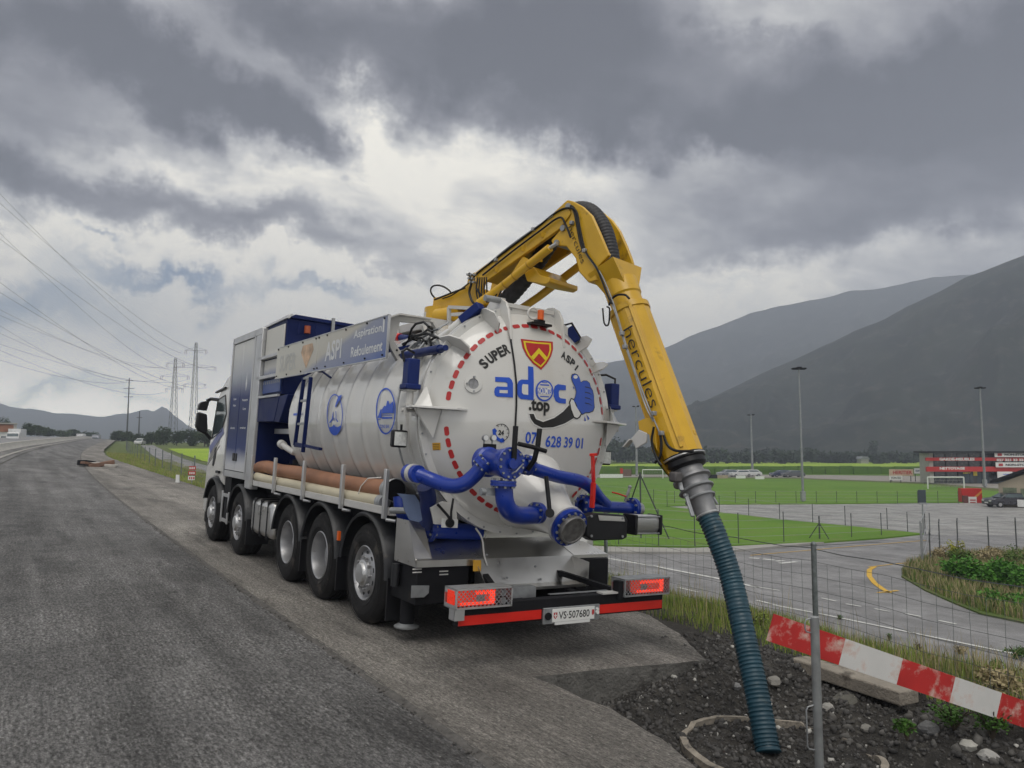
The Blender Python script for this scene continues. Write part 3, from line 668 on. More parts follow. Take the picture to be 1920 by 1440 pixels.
text_between('NOLIMITS', (1117, 804), (1222, 810), .07, printwhite, off=.012, bold=.03)
text_between('.top', (1048, 925), (1212, 940), .17, printblack, bold=.04)
# black swoosh and the blue gloved hand
polys_px('swoosh', printwhite, [[(1045, 978), (1092, 978), (1110, 1020), (1160, 1040), (1240, 1010), (1310, 960), (1362, 905), (1410, 1020), (1330, 1068), (1240, 1098), (1150, 1102), (1085, 1070), (1055, 1025)]], .004)
polys_px('swoosh', printblack, [[(1052, 985), (1086, 985), (1104, 1026), (1160, 1048), (1245, 1018), (1316, 968), (1364, 915), (1402, 1016), (1328, 1060), (1238, 1090), (1152, 1094), (1092, 1064), (1062, 1022)]], .006)
hand = [(1388, 680), (1410, 674), (1432, 684), (1445, 705), (1456, 740), (1475, 728), (1500, 728), (1522, 745), (1530, 775), (1545, 800), (1554, 840), (1556, 890), (1560, 930), (1548, 960), (1520, 972), (1490, 972), (1470, 985), (1440, 985), (1400, 930), (1398, 880), (1412, 850), (1420, 810), (1408, 770), (1390, 735), (1382, 705)]
hc = np.mean(hand, 0); polys_px('hand_outline', printblack, [[tuple(hc + (np.array(p) - hc) * 1.045) for p in hand]], .006); polys_px('hand', printblue, [hand], .008)
polys_px('hand_crease', printblack, [[(1486, 770 + k * 42), (1520, 778 + k * 42), (1545, 800 + k * 42), (1520, 784 + k * 42), (1486, 777 + k * 42)] for k in range(4)], .010)
polys_px('hand_highlight', printwhite, [disc((1412, 696), 14, sx_=1.2, sy_=1.0)], .010)
polys_px('cuff', printblack, [[(1362, 892), (1376, 860), (1400, 868), (1424, 920), (1462, 985), (1448, 1014), (1425, 1028), (1398, 1018), (1372, 950)]], .008)
polys_px('cuff', printwhite, [[(1370, 896), (1380, 870), (1396, 878), (1416, 925), (1452, 984), (1440, 1006), (1424, 1018), (1402, 1008), (1380, 950)]], .010)
polys_px('drop', printblue, [[(1482, 1040), (1486, 1000), (1496, 1040)], [(1512, 1035), (1498, 985), (1524, 1022)], [(1398, 790), (1394, 765), (1406, 785)]], .006)
# plain red and yellow shield above the name
sh = [(985, 398), (1110, 412), (1236, 420), (1238, 480), (1222, 535), (1190, 590), (1145, 640), (1080, 592), (1030, 530), (998, 465)]
polys_px('shield', redd, [sh], .005)
sc_ = np.mean(sh, 0)
yel = mat('yellow_print', (.70, .55, .02), .45, var=.05)
polys_px('shield_panel', yel, [[tuple(sc_ + (np.array(p) - sc_) * .86) for p in sh]], .007)
polys_px('shield_field', redd, [[tuple(sc_ + (np.array(p) - sc_) * .74) for p in sh]], .009)
polys_px('shield_bar', yel, [[(1062, 540), (1125, 470), (1196, 552), (1178, 572), (1125, 512), (1084, 562)]], .011)
# round the clock emblem
c0 = Z2(830, 1132); ring = arcband(c0, .093, .087, -1.3, 2.3, 30)
decal('clock_ring', [ring], lambda x, z: on_dish(x, z, .006), printblack, door)
decal('clock_tick', [[(c0[0] + a * math.cos(t_) - b * math.sin(t_), c0[1] + a * math.sin(t_) + b * math.cos(t_)) for a, b in ((.068, -.003), (.087, -.003), (.087, .003), (.068, .003))] for t_ in (0, .52, 1.05, 1.57, 2.1, -.52, -1.05)], lambda x, z: on_dish(x, z, .006), printblack, door)
put_text('24', Z2(832, 1132), .052, .062, -2, printblack, door, bold=.04)
polys_px('handset', printblue, [[(762, 1108), (782, 1096), (800, 1118), (788, 1134), (800, 1160), (826, 1180), (842, 1172), (862, 1192), (850, 1208), (830, 1210), (795, 1190), (768, 1155)]])
text_between('07', (1022, 1170), (1112, 1175), .125, printblue, bold=.02); text_between('628', (1180, 1198), (1302, 1206), .125, printblue, bold=.02)
text_between('39', (1325, 1207), (1392, 1212), .12, printblue, bold=.02); text_between('01', (1415, 1212), (1472, 1216), .12, printblue, bold=.02)
# warning stickers
sticker = mat('orange_sticker', (.62, .33, .03), .5, var=.1)
polys_px('sticker', sticker, [[(283, 1212), (355, 1210), (357, 1268), (285, 1270)]]); polys_px('sticker_line', printblack, [[(290, 1222 + 14 * k), (345, 1221 + 14 * k), (345, 1225 + 14 * k), (290, 1226 + 14 * k)] for k in range(4)], .008)
# sight glass
c0 = D(887, 720); cy_ = dish(math.hypot(c0[0], c0[1] - TC))
sn_ = np.array([-.384 * c0[0], 1.0, -.384 * (c0[1] - TC)]); sn_ /= np.linalg.norm(sn_)
port = MB().lathe([(.093, .01), (.093, -.016), (.056, -.020), (.056, -.010)], (c0[0], cy_ + .002, c0[1]), sn_, 32, caps=False).build('sight_glass', white, door)
MB().lathe([(.056, -.010), (.001, -.012)], (c0[0], cy_ + .002, c0[1]), sn_, 24, caps=False).build('pane', mat('frosted_pane', (.24, .24, .25), .35, var=.25, vscale=30), port)
m = MB()
for k in range(4):
    a = k * math.pi / 2; m.cyl((c0[0] + .074 * math.cos(a), cy_, c0[1] + .074 * math.sin(a)), (c0[0] + .074 * math.cos(a), cy_ - .03, c0[1] + .074 * math.sin(a)), .011, n=6)
m.build('port_bolt', galv, port)
# cable down the door
pts = [on_dish(*D(x, y), .014) for x, y in ((955, 612), (957, 640), (963, 680), (967, 720), (967, 760), (965, 800), (963, 830))]
MB().tube(pts, .010, 8).build('door_cable', black, door)
# clamps either side of the door: shelf plate, gusset, blue ram
def clampset(side, x_):
    s_ = side
    p = MB().prism([(s_ * .76, .80, 2.375), (s_ * .98, .70, 2.375), (s_ * 1.42, .86, 2.375), (s_ * 1.42, 1.12, 2.375), (s_ * 1.15, 1.1, 2.375)], (0, 0, .022)).build('door_clamp', white, door, bevel=.003)
    MB().prism([(s_ * 1.10, .84, 2.372), (s_ * 1.36, .90, 2.372), (s_ * 1.14, .90, 2.08)], (s_ * .012, .02, 0)).build('gusset', white, p)
    MB().prism([(s_ * 1.20, .84, 2.4), (s_ * 1.34, .92, 2.4), (s_ * 1.22, .95, 2.60)], (s_ * .012, .02, 0)).build('gusset', white, p)
    b = MB().box((s_ * 1.35 - .065, 1.0, 2.60), (s_ * 1.35 + .065, 1.14, 2.88)).box((s_ * 1.35 - .085, .985, 2.565), (s_ * 1.35 + .085, 1.155, 2.62)).build('locking_ram', cylblue, p, bevel=.012)
    MB().cyl((s_ * 1.35, 1.07, 2.40), (s_ * 1.35, 1.07, 2.57), .038).box((s_ * 1.35 - .055, 1.02, 2.545), (s_ * 1.35 + .055, 1.12, 2.562)).build('ram_rod', white2, p)
    MB().box((s_ * 1.35 - .07, 1.0, 2.30), (s_ * 1.35 - .055, 1.12, 2.42)).box((s_ * 1.35 + .055, 1.0, 2.30), (s_ * 1.35 + .07, 1.12, 2.42)).cyl((s_ * 1.35 - .09, 1.06, 2.35), (s_ * 1.35 + .09, 1.06, 2.35), .018).build('ram_bracket', white2, p)
    MB().tube([(s_ * 1.42, 1.1, 2.85), (s_ * 1.44, 1.12, 2.95), (s_ * 1.36, 1.2, 3.0), (s_ * 1.22, 1.3, 2.98)], .014, 8).build('hydraulic_hose', black, p)
clampset(-1, 0); clampset(1, 0)
# work lights
for s_, y0, z0 in ((-1, 1.26, 2.06), (1, 1.2, 1.98)):
    p = MB().box((s_ * 1.36 - .085, y0 - .06, z0 - .09), (s_ * 1.36 + .085, y0 + .02, z0 + .09)).build('work_light', black, tank, bevel=.02)
    MB().box((s_ * 1.36 - .068, y0 - .068, z0 - .07), (s_ * 1.36 + .068, y0 - .061, z0 + .07)).build('lens', mat('lamp_glass', (.6, .6, .58), .2, metal=.3, var=.2, vscale=40), p)
    MB().box((s_ * 1.30 - .05, y0 - .03, z0 + .09), (s_ * 1.36 + .03, y0 - .01, z0 + .15)).build('light_bracket', black, p)
# hinge ears, fins and brackets on top of the door
def plate_x(name, x, pts, th, material, parent): return MB().prism([T(a, b, 0, x) for a, b in pts], (th, 0, 0)).build(name, material, parent, bevel=.004)
plate_x('hinge_ear', -.36, [(905, 602), (908, 585), (918, 566), (930, 558), (940, 559), (948, 566), (952, 580), (955, 605), (957, 636), (951, 615), (935, 606), (920, 612)], .03, white, door)
plate_x('hinge_ear', .38, [(1012, 604), (1016, 588), (1026, 578), (1036, 577), (1046, 583), (1053, 598), (1055, 625), (1056, 652), (1050, 628), (1040, 612), (1025, 606)], .03, white, door)
plate_x('hinge_ear', -.50, [(893, 612), (900, 592), (912, 585), (922, 600), (918, 615)], .03, white, door)
MB().cyl((-.55, 1.02, 3.64), (-.30, 1.02, 3.64), .035).build('hinge_pin', galv, door)
for s_ in (-1, 1):
    for a0 in (38, 62) if s_ < 0 else (35, 52):
        A = R_(a0); c, sn = math.cos(A), math.sin(A)
        pp = [(s_ * c * r, y, TC + sn * r) for r, y in ((1.02, .84), (1.12, .74), (1.24, .76), (1.31, .90), (1.31, 1.12), (1.22, 1.14))]
        MB().prism(pp, (-sn * .02 * s_, 0, c * .02)).build('door_fin', white, door, bevel=.003)
MB().bar((-.34, 1.0, 3.60), (.36, 1.0, 3.60), .035, .045).bar((-.34, 1.04, 3.50), (.36, 1.04, 3.50), .03, .03).build('top_rail', white, door)
c1 = T(1000, 588, 1, .86); MB().torus(c1, (0.3, 1, 0), .062, .012, 24, 8).build('lifting_eye', white, door)
c1 = T(1014, 591, 1, .80)
bc = MB().cyl(c1 - np.array([0, 0, .055]), c1 + np.array([0, 0, .055]), .036, n=20).build('beacon', orange, door, bevel=.006)
MB().box(tuple(c1 + np.array([-.13, -.03, -.115])), tuple(c1 + np.array([.14, .10, -.09]))).box(tuple(c1 + np.array([-.05, -.02, -.09])), tuple(c1 + np.array([.05, .06, -.055]))).build('beacon_bracket', black, bc)
def boxrot(name, a, b, w, h, material, parent, bev=.01): return MB().bar(a, b, w, h).build(name, material, parent, bevel=bev)
o = boxrot('tilt_ram', T(868, 603, 1, 1.2), T(903, 574, 1, 1.0), .14, .10, cylblue, door); MB().cyl(T(846, 620, 1, 1.3), T(870, 600, 1, 1.2), .055).build('ram_sleeve', white, o)
boxrot('tilt_ram', T(1064, 616, 1, 1.05), T(1080, 642, 1, 1.0), .13, .11, cylblue, door)
MB().tube([T(1050, 612, 1, 1.1), T(1072, 606, 1, 1.05), T(1092, 640, 1, 1.0), T(1100, 660, 1, 1.05)], .014, 8).build('hydraulic_hose', black, door)
# rams, hoses and pump gear in front of the flange (left top)
m = MB().cyl(T(757, 667, 0, -1.05), T(826, 654, 0, -1.15), .046); m.cyl(T(822, 655, 0, -1.16), T(836, 652, 0, -1.17), .03); m.build('side_ram', cylblue, truck)
q = random.Random(5)
for k in range(9):
    a = T(758 + q.uniform(-4, 30), 655 + q.uniform(-25, 8), 0, -.9); b = T(815 + q.uniform(-15, 15), 640 + q.uniform(-30, 10), 0, -1.0); c = (a + b) / 2 + np.array([q.uniform(-.1, .1), 0, q.uniform(-.02, .18)])
    MB().tube([a, a * .6 + c * .4 + np.array([0, 0, .05]), c, b * .6 + c * .4 + np.array([0, 0, .04]), b], .014, 7).build('hydraulic_hose', black if k % 3 else galv, truck)
for (a, b, w_) in (((740, 605), (745, 640), .05), ((765, 618), (792, 614), .05), ((795, 612), (800, 640), .05), ((745, 650), (775, 637), .07)):
    MB().bar(T(*a, 0, -.55), T(*b, 0, -.55), w_, w_).build('pipe_support', white2, truck)
MB().cyl(T(740, 632, 0, -.6), T(768, 636, 0, -.6), .05).build('blue_line', cylblue, truck); MB().cyl(T(745, 632, 0, -.61), T(751, 633, 0, -.61), .054).build('union_nut', red, truck)
# portal over the tank behind the sign board
def zp(x, y): return T(700 + x / 9, 560 + y / 9, 1, 2.15)
outl = [(275, 300), (450, 250), (980, 330), (1090, 440), (1185, 650), (1120, 600), (1045, 480), (1000, 395), (860, 370), (765, 410), (455, 385), (410, 560), (358, 720), (470, 900), (600, 1110), (535, 1250), (285, 820), (245, 560)]
o = MB().prism([zp(*p) for p in outl], (0, .07, 0)).build('portal_frame', white2, truck, bevel=.004)
MB().prism([T(728, 594, 1, 2.08), T(750, 587, 1, 2.08), T(810, 596, 1, 2.08), T(810, 598.5, 1, 2.08), T(750, 590, 1, 2.08), T(729, 597, 1, 2.08)], (0, .42, 0)).build('portal_flange', white2, o)
m = MB()
for (x, y) in ((395, 870), (440, 950), (480, 1035), (540, 1210)): p = zp(x, y); m.cyl(p + np.array([0, -.012, 0]), p, .012, n=6)
m.build('frame_bolt', black, o)
# far portal half
MB().bar((.3, 2.18, 3.62), (1.05, 2.18, 3.5), .07, .08).bar((1.05, 2.18, 3.5), (1.2, 2.18, 3.0), .07, .08).build('portal_frame', white2, truck)

# sign board with livery gradient -----------------------------------------
def livery(name, stops, lo, hi, extra=None, rough=.25):
    """paint that fades between colours up the panel (stops along local z from lo to hi)"""
    m = bpy.data.materials.new(name); m.use_nodes = True; t = m.node_tree; b = t.nodes['Principled BSDF']
    co = t.nodes.new('ShaderNodeTexCoord'); sp = t.nodes.new('ShaderNodeSeparateXYZ'); t.links.new(co.outputs['Object'], sp.inputs[0])
    ad = t.nodes.new('ShaderNodeMath'); ad.operation = 'MULTIPLY_ADD'; t.links.new(sp.outputs[1], ad.inputs[0]); ad.inputs[1].default_value = extra or 0.0; t.links.new(sp.outputs[2], ad.inputs[2])
    no = t.nodes.new('ShaderNodeTexNoise'); no.inputs['Scale'].default_value = 1.2; t.links.new(co.outputs['Object'], no.inputs['Vector'])
    a2 = t.nodes.new('ShaderNodeMath'); a2.operation = 'MULTIPLY_ADD'; t.links.new(no.outputs['Fac'], a2.inputs[0]); a2.inputs[1].default_value = .10 * (hi - lo); t.links.new(ad.outputs[0], a2.inputs[2])
    mr = t.nodes.new('ShaderNodeMapRange'); t.links.new(a2.outputs[0], mr.inputs[0]); mr.inputs[1].default_value = lo; mr.inputs[2].default_value = hi
    r = t.nodes.new('ShaderNodeValToRGB'); t.links.new(mr.outputs[0], r.inputs[0]); e = r.color_ramp.elements
    e[0].position = stops[0][0]; e[0].color = (*stops[0][1], 1); e[1].position = stops[-1][0]; e[1].color = (*stops[-1][1], 1)
    for p, c in stops[1:-1]: e.new(p).color = (*c, 1)
    t.links.new(r.outputs[0], b.inputs['Base Color']); b.inputs['Roughness'].default_value = rough; b.inputs['Coat Weight'].default_value = .0; b.inputs['Specular IOR Level'].default_value = .15; b.inputs['Roughness'].default_value = .42
    MATS[name] = m; return m
signm = livery('sign_livery', [(0, (.07, .12, .34)), (.22, (.12, .17, .37)), (.36, (.22, .25, .37)), (.60, (.28, .30, .385)), (.68, (.48, .46, .41)), (1, (.54, .53, .48))], 3.246, 4.446, extra=.20)
BY0, BY1, BZ0, BZ1 = 1.956, 6.232, 2.985, 3.464
def by(f): return BY0 + (BY1 - BY0) * f
def bz(f): return BZ0 + (BZ1 - BZ0) * f
board = MB().box((-1.255, by(.552), BZ0), (-1.235, BY1, BZ1)).build('sign_board', signm, truck, bevel=.002)
MB().box((-1.255, BY0, BZ0), (-1.235, by(.548), BZ1)).build('sign_board', signm, truck, bevel=.002)
MB().box((-1.26, BY0 - .02, BZ1), (-1.23, BY1 + .02, BZ1 + .012)).box((-1.26, BY0 - .015, BZ0 - .01), (-1.23, BY0 - .003, BZ1 + .005)).box((-1.26, BY0 - .02, BZ0 - .015), (-1.23, BY1 + .02, BZ0 - .002)).build('board_frame', alu, board)
def on_board(y, z): return (-1.2575, -y, z)
def board_text(s, fy, fz_, fh, fw, material): put_text(s, (-by(fy), bz(fz_)), fh * (BZ1 - BZ0), fw * (BY1 - BY0), 0, material, board, fn=on_board, maxlen=5, bold=.02)
pale = mat('pale_print', (.62, .63, .64), .4, var=.05)
cream_print = mat('cream_print', (.42, .42, .40), .4, var=.05)
board_text('SUPER', .86, .45, .55, .19, cream_print); board_text('ASPI', .40, .48, .55, .14, pale)
board_text('Aspiration', .137, .72, .27, .20, pale); board_text('Refoulement', .137, .30, .27, .225, pale)
MB().box((-1.2595, by(.02), bz(.62)), (-1.2565, by(.03), bz(.95))).build('reflector_strip', pale, board)
decal('shield', [[(-by(.70), bz(.85)), (-by(.60), bz(.85)), (-by(.585), bz(.65)), (-by(.65), bz(.12)), (-by(.715), bz(.65))]], on_board, mat('faded_orange', (.50, .33, .20), .4, var=.4, vscale=6), board, 5)
m = MB()
for f in (.02, .14, .3, .46, .535, .565, .7, .86, .98):
    for z in (bz(.06), bz(.95)): m.cyl((-1.27, by(f), z), (-1.25, by(f), z), .012, n=8)
m.build('rivet', black, board)
for f in (.06, .36, .68, .95): MB().bar((-1.23, by(f), bz(.15)), (-.62, by(f), bz(.55)), .04, .04).build('board_bracket', cylblue, truck)
# ladder on the tank side
lad = MB(); 
for (a, b) in (((570, 709), (553, 835)), ((583, 707), (568, 848))): lad.bar(T(*a, 0, -1.34), T(*b, 0, -1.34), .035, .05)
lad = lad.build('ladder', navy, truck, bevel=.004)
for (a, b) in (((570, 710), (583, 707)), ((565, 752), (578, 750)), ((558, 795), (573, 794)), ((553, 836), (570, 838))): MB().bar(T(*a, 0, -1.34), T(*b, 0, -1.34), .03, .03).build('rung', galv if b[1] < 830 else navy, lad)
MB().bar(T(556, 832, 0, -1.34), T(601, 842, 0, -1.30), .05, .035).build('foot_rail', navy, lad); MB().tube([T(572, 704, 0, -1.28), T(590, 695, 0, -1.2), T(605, 697, 0, -1.15), T(620, 708, 0, -1.13)], .016, 8).build('handrail', navy, lad)
# emblems on the tank side
def on_tank(px, py, off=.006):
    r = ray(px, py, AT); dx, dz = r[0], r[2]; ox, oz = CT[0], CT[2] - TC; Rr = TR + .012 + off
    a = dx * dx + dz * dz; b = 2 * (ox * dx + oz * dz); c = ox * ox + oz * oz - Rr * Rr; t_ = (-b - math.sqrt(b * b - 4 * a * c)) / (2 * a); return CT + r * t_
def tk(poly, material, name='emblem', off=.006, ml=9): 
    o = decal(name, poly, lambda x, y: on_tank(x, y, off), material, tank, ml); return o
def zq(x, y): return (440 + x / 5.647, 700 + y / 5.647)
def el_(cx, cy, rx, ry, n=40, a0=0, a1=2 * math.pi): return [(cx + rx * math.cos(a0 + (a1 - a0) * i / n), cy + ry * math.sin(a0 + (a1 - a0) * i / n)) for i in range(n + 1)]
def ringp(c, rx, ry, w_, n=40):
    o_ = el_(c[0], c[1], rx, ry, n)[:-1]; i_ = el_(c[0], c[1], rx - w_, ry - w_ * 1.4, n)[:-1]
    return ([(*zq(*p), 0) for p in o_ + i_], [(k, (k + 1) % n, n + (k + 1) % n, n + k) for k in range(n)])
tk([ringp((1600, 400), 105, 248, 13)], printblue, ml=6)
tk([[zq(*p) for p in pl] for pl in ([(1512, 472), (1545, 380), (1556, 380), (1556, 475)], [(1560, 425), (1560, 380), (1585, 340), (1600, 350), (1615, 290), (1630, 290), (1640, 330), (1680, 292), (1685, 420)], [(1562, 437), (1665, 437), (1665, 446), (1562, 446)], [(1560, 462), (1668, 460), (1668, 480), (1560, 484)], [(1510, 484), (1545, 484), (1545, 492), (1510, 492)])], printblue, ml=6)
V_, F_ = text_obj('ZUNG BAR', 1, .02); mn, mx_ = V_.min(0), V_.max(0); V_ = (V_ - (mn + mx_) / 2) / (mx_ - mn + 1e-9); tk([([(*zq(1588 + 100 * v[0], 562 - 38 * v[1]), 0) for v in V_], F_)], printblue, ml=9)
tk([ringp((1060, 438), 85, 220, 9)], printblue, ml=6)
tk([[zq(*p) for p in pl] for pl in ([(992, 566), (1010, 570), (1035, 562), (1050, 538), (1065, 562), (1090, 570), (1128, 548), (1118, 590), (1100, 625), (1075, 650), (1050, 656), (1025, 640), (1005, 610)], [(1000, 522), (1030, 480), (1040, 410), (1046, 410), (1042, 485), (1012, 526)], [(1098, 512), (1078, 480), (1074, 400), (1068, 400), (1070, 485), (1086, 516)], [(1062, 350), (1080, 290), (1100, 240), (1135, 225), (1125, 260), (1095, 310), (1072, 360)], [(1048, 470), (1056, 470), (1056, 500), (1048, 500)])], printblue, ml=6)
tk([[zq(*p) for p in ((622, 425), (708, 415), (706, 440), (622, 448))]], printblue, ml=6)

# storage body behind the cab ------------------------------------------------
body = MB().box((-1.20, 7.30, 1.32), (1.22, 9.20, 3.90)).build('storage_body', white2, truck, bevel=.02)
doorm = livery('door_livery', [(0, (.56, .55, .53)), (.10, (.50, .51, .54)), (.22, (.012, .03, .14)), (.42, (.006, .016, .085)), (.62, (.010, .024, .12)), (.80, (.40, .42, .46)), (1, (.60, .60, .58))], 1.42, 3.80)
for (a, b) in ((7.70, 8.44), (8.46, 9.16)):
    dd = MB().box((-1.236, a, 1.42), (-1.205, b, 3.80)).build('cabinet_door', doorm, body, bevel=.006)
    yk = 8.36 if a < 8 else 8.54
    MB().box((-1.25, yk - .06, 1.60), (-1.237, yk + .06, 1.74)).build('handle', black, dd)
    def on_door(y, z): return (-1.2385, -y, z)
    rows = ((2.20, .32, 'adoc.top'), (2.62, .2, 'Vidange'), (2.74, .2, 'Curage'), (1.98, .0, ''), (3.0, .0, '')) if a > 8 else ((2.20, .40, 'www.adoc.top'), (2.54, .22, 'Curage'), (2.70, .36, 'Pompage'))
    for z, w_, s in rows:
        if s: put_text(s, (-(a + b) / 2, z), .055, w_, 0, pale, dd, fn=on_door, maxlen=5)
    if a < 8: decal('door_emblem', [[(-8.07, 3.22), (-8.02, 3.0), (-8.07, 2.86), (-8.12, 3.0)]], on_door, pale, dd, 5)
fr = MB().box((-1.255, 7.62, 1.30), (-1.20, 7.69, 3.93)).box((-1.255, 9.17, 1.30), (-1.20, 9.24, 3.93)).box((-1.255, 7.24, 3.81), (-1.20, 9.24, 3.93)).box((-1.25, 7.24, 1.30), (-1.20, 9.24, 1.41)).build('cabinet_frame', alu, body, bevel=.004)
MB().box((-1.25, 7.22, 1.16), (-1.12, 7.60, 3.93)).build('corner_post', alu, body, bevel=.012)
MB().box((-1.245, 7.69, 1.412), (-1.237, 9.17, 1.425)).build('door_seal', black, body)
# blue bunker with drawers
bk = MB().box((-1.16, 6.14, 2.74), (1.18, 7.22, 3.97)).build('blue_bunker', navy, truck, bevel=.012)
dp = livery('drawer_livery', [(0, (.03, .06, .22)), (.30, (.10, .14, .30)), (.42, (.52, .51, .48)), (1, (.58, .57, .53))], 2.78, 3.95)
for (z0, z1) in ((3.42, 3.88), (3.06, 3.34), (2.78, 3.0)): MB().box((-1.185, 6.18, z0), (-1.162, 7.18, z1)).build('drawer', dp, bk, bevel=.006)
for z in (3.36, 3.02): MB().box((-1.25, 6.15, z), (-1.165, 7.40, z + .055)).build('drawer_rail', alu, bk, bevel=.006)
m = MB()
for k in range(9): m.cyl((-1.19, 6.25 + k * .11, 3.10), (-1.165, 6.25 + k * .11, 3.10), .018, n=8).box((-1.187, 6.22 + k * .11, 2.93), (-1.186, 6.27 + k * .11, 2.98))
m.build('hook', galv, bk)
MB().prism([(-1.19, 6.1, 3.96), (-1.19, 7.62, 3.93), (-1.13, 7.62, 4.0), (-1.13, 6.1, 4.04)], (0.05, 0, 0)).build('roof_trim', alu, bk, bevel=.004)
MB().prism([(-1.12, 6.1, 3.975), (-1.05, 6.1, 4.04), (1.15, 6.1, 3.99), (1.18, 6.1, 3.95)], (0, 1.5, 0)).build('roof', navy, bk, bevel=.01)
p = np.array([-.85, 6.06, 3.80]); MB().cyl(p - (0, 0, .05), p + (0, 0, .07), .05, n=20).build('beacon', mat('dim_orange', (.35, .07, .02), .4), bk); MB().box((-1.0, 6.05, 3.72), (-.98, 6.07, 3.9)).box((-.72, 6.05, 3.72), (-.70, 6.07, 3.9)).build('beacon_guard', navy, bk)
MB().box((-.45, 6.05, 3.78), (-.40, 6.09, 4.06)).box((-.50, 6.05, 3.77), (-.34, 6.09, 3.79)).build('latch', galv, bk)
hp = MB().prism([(-1.22, 6.05, 2.70), (-1.22, 7.28, 2.70), (-1.22, 7.28, 2.30), (-1.22, 6.25, 2.30)], (.9, 0, 0)).prism([(-1.215, 5.62, 2.72), (-1.215, 6.05, 2.70), (-1.215, 6.25, 2.30), (-1.215, 5.98, 2.28)], (.5, 0, 0)).build('hopper', navy, truck, bevel=.01)
MB().box((-1.24, 6.1, 2.70), (-1.2, 7.35, 2.735)).build('hopper_trim', alu, hp)
MB().box((-.62, 6.2, 1.3), (-.55, 7.3, 2.75)).box((-1.2, 7.2, 1.3), (-.55, 7.3, 2.74)).build('recess_panel', navy, truck)
MB().box((-.95, 6.15, 2.12), (-.80, 7.1, 2.2)).build('recess_lamp', alu, truck)
# pump group in the recess
m = MB(); m.cyl((-.95, 5.65, 1.40), (-.95, 5.65, 1.72), .10).cyl((-.95, 5.95, 1.42), (-.95, 5.95, 1.65), .07).box((-1.1, 5.5, 1.33), (-.7, 6.1, 1.42)); m.build('pump', dark, truck)
MB().tube([T(529, 833, 0, -1.15), T(538, 840, 0, -1.15), T(550, 848, 0, -1.1), T(562, 850, 0, -1.0)], .045, 14).cyl(T(527, 832, 0, -1.15), T(531, 835, 0, -1.15), .065).build('elbow_pipe', white2, truck)
MB().cyl((-1.12, 5.72, 2.55), (-.8, 5.72, 2.55), .12).build('end_port', galv, truck)

# cab -----------------------------------------------------------------------
arch = [(yw[4] + .70 * math.cos(R_(a)), WZ + .70 * math.sin(R_(a))) for a in range(0, 181, 15)]
outl = [(10.86, .48), (10.88, .95), (10.84, 1.4), (10.78, 1.75), (10.68, 2.1), (10.50, 2.58), (10.30, 2.86), (10.05, 3.05), (9.7, 3.20), (9.26, 3.30), (9.26, .85)] + [(a, b) for a, b in arch[::-1] if b > .80 and a > 9.26]
outl = [(10.86, .48), (10.88, .95), (10.84, 1.4), (10.78, 1.75), (10.68, 2.1), (10.50, 2.58), (10.30, 2.86), (10.05, 3.05), (9.7, 3.20), (9.26, 3.30), (9.26, 1.10)] + [(a, b) for a, b in arch[::-1] if a > 9.4] + [(10.60, .48)]
cab = MB().prism([(-1.215, a, b) for a, b in outl], (2.43, 0, 0)).build('cab', white, truck, bevel=.05, segs=3)
win = [T(*p, 0, -1.218) for p in ((409, 750), (423, 741), (425, 775), (416, 808), (398, 822))]
MB().prism(win, (-.004, 0, 0)).build('side_window', glass, cab); MB().tube(win + [win[0]], .014, 6).build('window_seal', black, cab)
MB().prism([T(*p, 0, -1.22) for p in ((398, 872), (403, 840), (406, 838), (404, 858), (400, 874))], (-.006, 0, 0)).build('grab_recess', black, cab)
MB().prism([T(*p, 0, -1.22) for p in ((392, 838), (418, 800), (420, 812), (394, 850))], (-.003, 0, 0)).build('cab_stripe', mat('faded_blue_print', (.16, .18, .34), .5), cab)
for k in range(3): MB().tube([T(388 + 3 * k, 872 - 9 * k, 0, -1.222), T(412, 835 - 9 * k, 0, -1.222)], .006, 5).build('door_crease', white2, cab)
MB().box((-1.26, 9.55, 1.32), (-1.222, 9.80, 1.37)).build('handle', black, cab)
MB().bar(T(406, 736, 0, -1.23), T(424, 727, 0, -1.23), .05, .03).build('rain_gutter', black, cab)
MB().box((-1.15, 10.7, .25), (1.15, 11.0, .62)).build('bumper', black, cab, bevel=.05)
MB().prism([(-1.0, 10.80, 1.75), (1.0, 10.80, 1.75), (1.0, 10.52, 2.6), (-1.0, 10.52, 2.6)], (0, .02, .005)).build('windscreen', glass, cab)
for (pl, ) in (([(375, 757), (380, 753), (392, 751), (393, 753), (388, 770), (372, 768)],), ([(371, 773), (376, 773), (389, 777), (390, 806), (387, 815), (372, 808), (368, 800)],)):
    MB().prism([T(a, b, 1, 10.75) for a, b in pl], (0, .16, 0)).build('mirror', black, cab, bevel=.03, segs=3)
MB().tube([T(388, 752, 1, 10.8), T(396, 748, 1, 10.8), (-1.2, 10.25, 2.78)], .035, 8).tube([T(386, 812, 1, 10.8), T(396, 824, 1, 10.8), (-1.2, 10.6, 2.0)], .035, 8).build('mirror_arm', black, cab)
# entry steps between the front wheels, fuel tank
o = MB().box((-1.255, 8.58, .44), (-1.235, 8.66, 1.02)).box((-1.255, 9.06, .44), (-1.235, 9.14, 1.02)).box((-1.25, 8.66, .46), (-1.0, 9.06, .52)).box((-1.25, 8.66, .92), (-1.0, 9.06, .98)).build('entry_step', alu, truck, bevel=.004)
MB().box((-1.22, 8.62, .5), (-.9, 9.1, 1.28)).build('step_back', dark, truck)
ft = MB().box((-1.235, 5.90, .47), (-.66, 7.10, 1.04)).build('fuel_tank', steel, truck, bevel=.09, segs=4)
for y in (6.10, 6.48, 6.86): MB().box((-1.247, y, .455), (-.64, y + .05, 1.055)).build('tank_strap', black, ft, bevel=.09, segs=4)
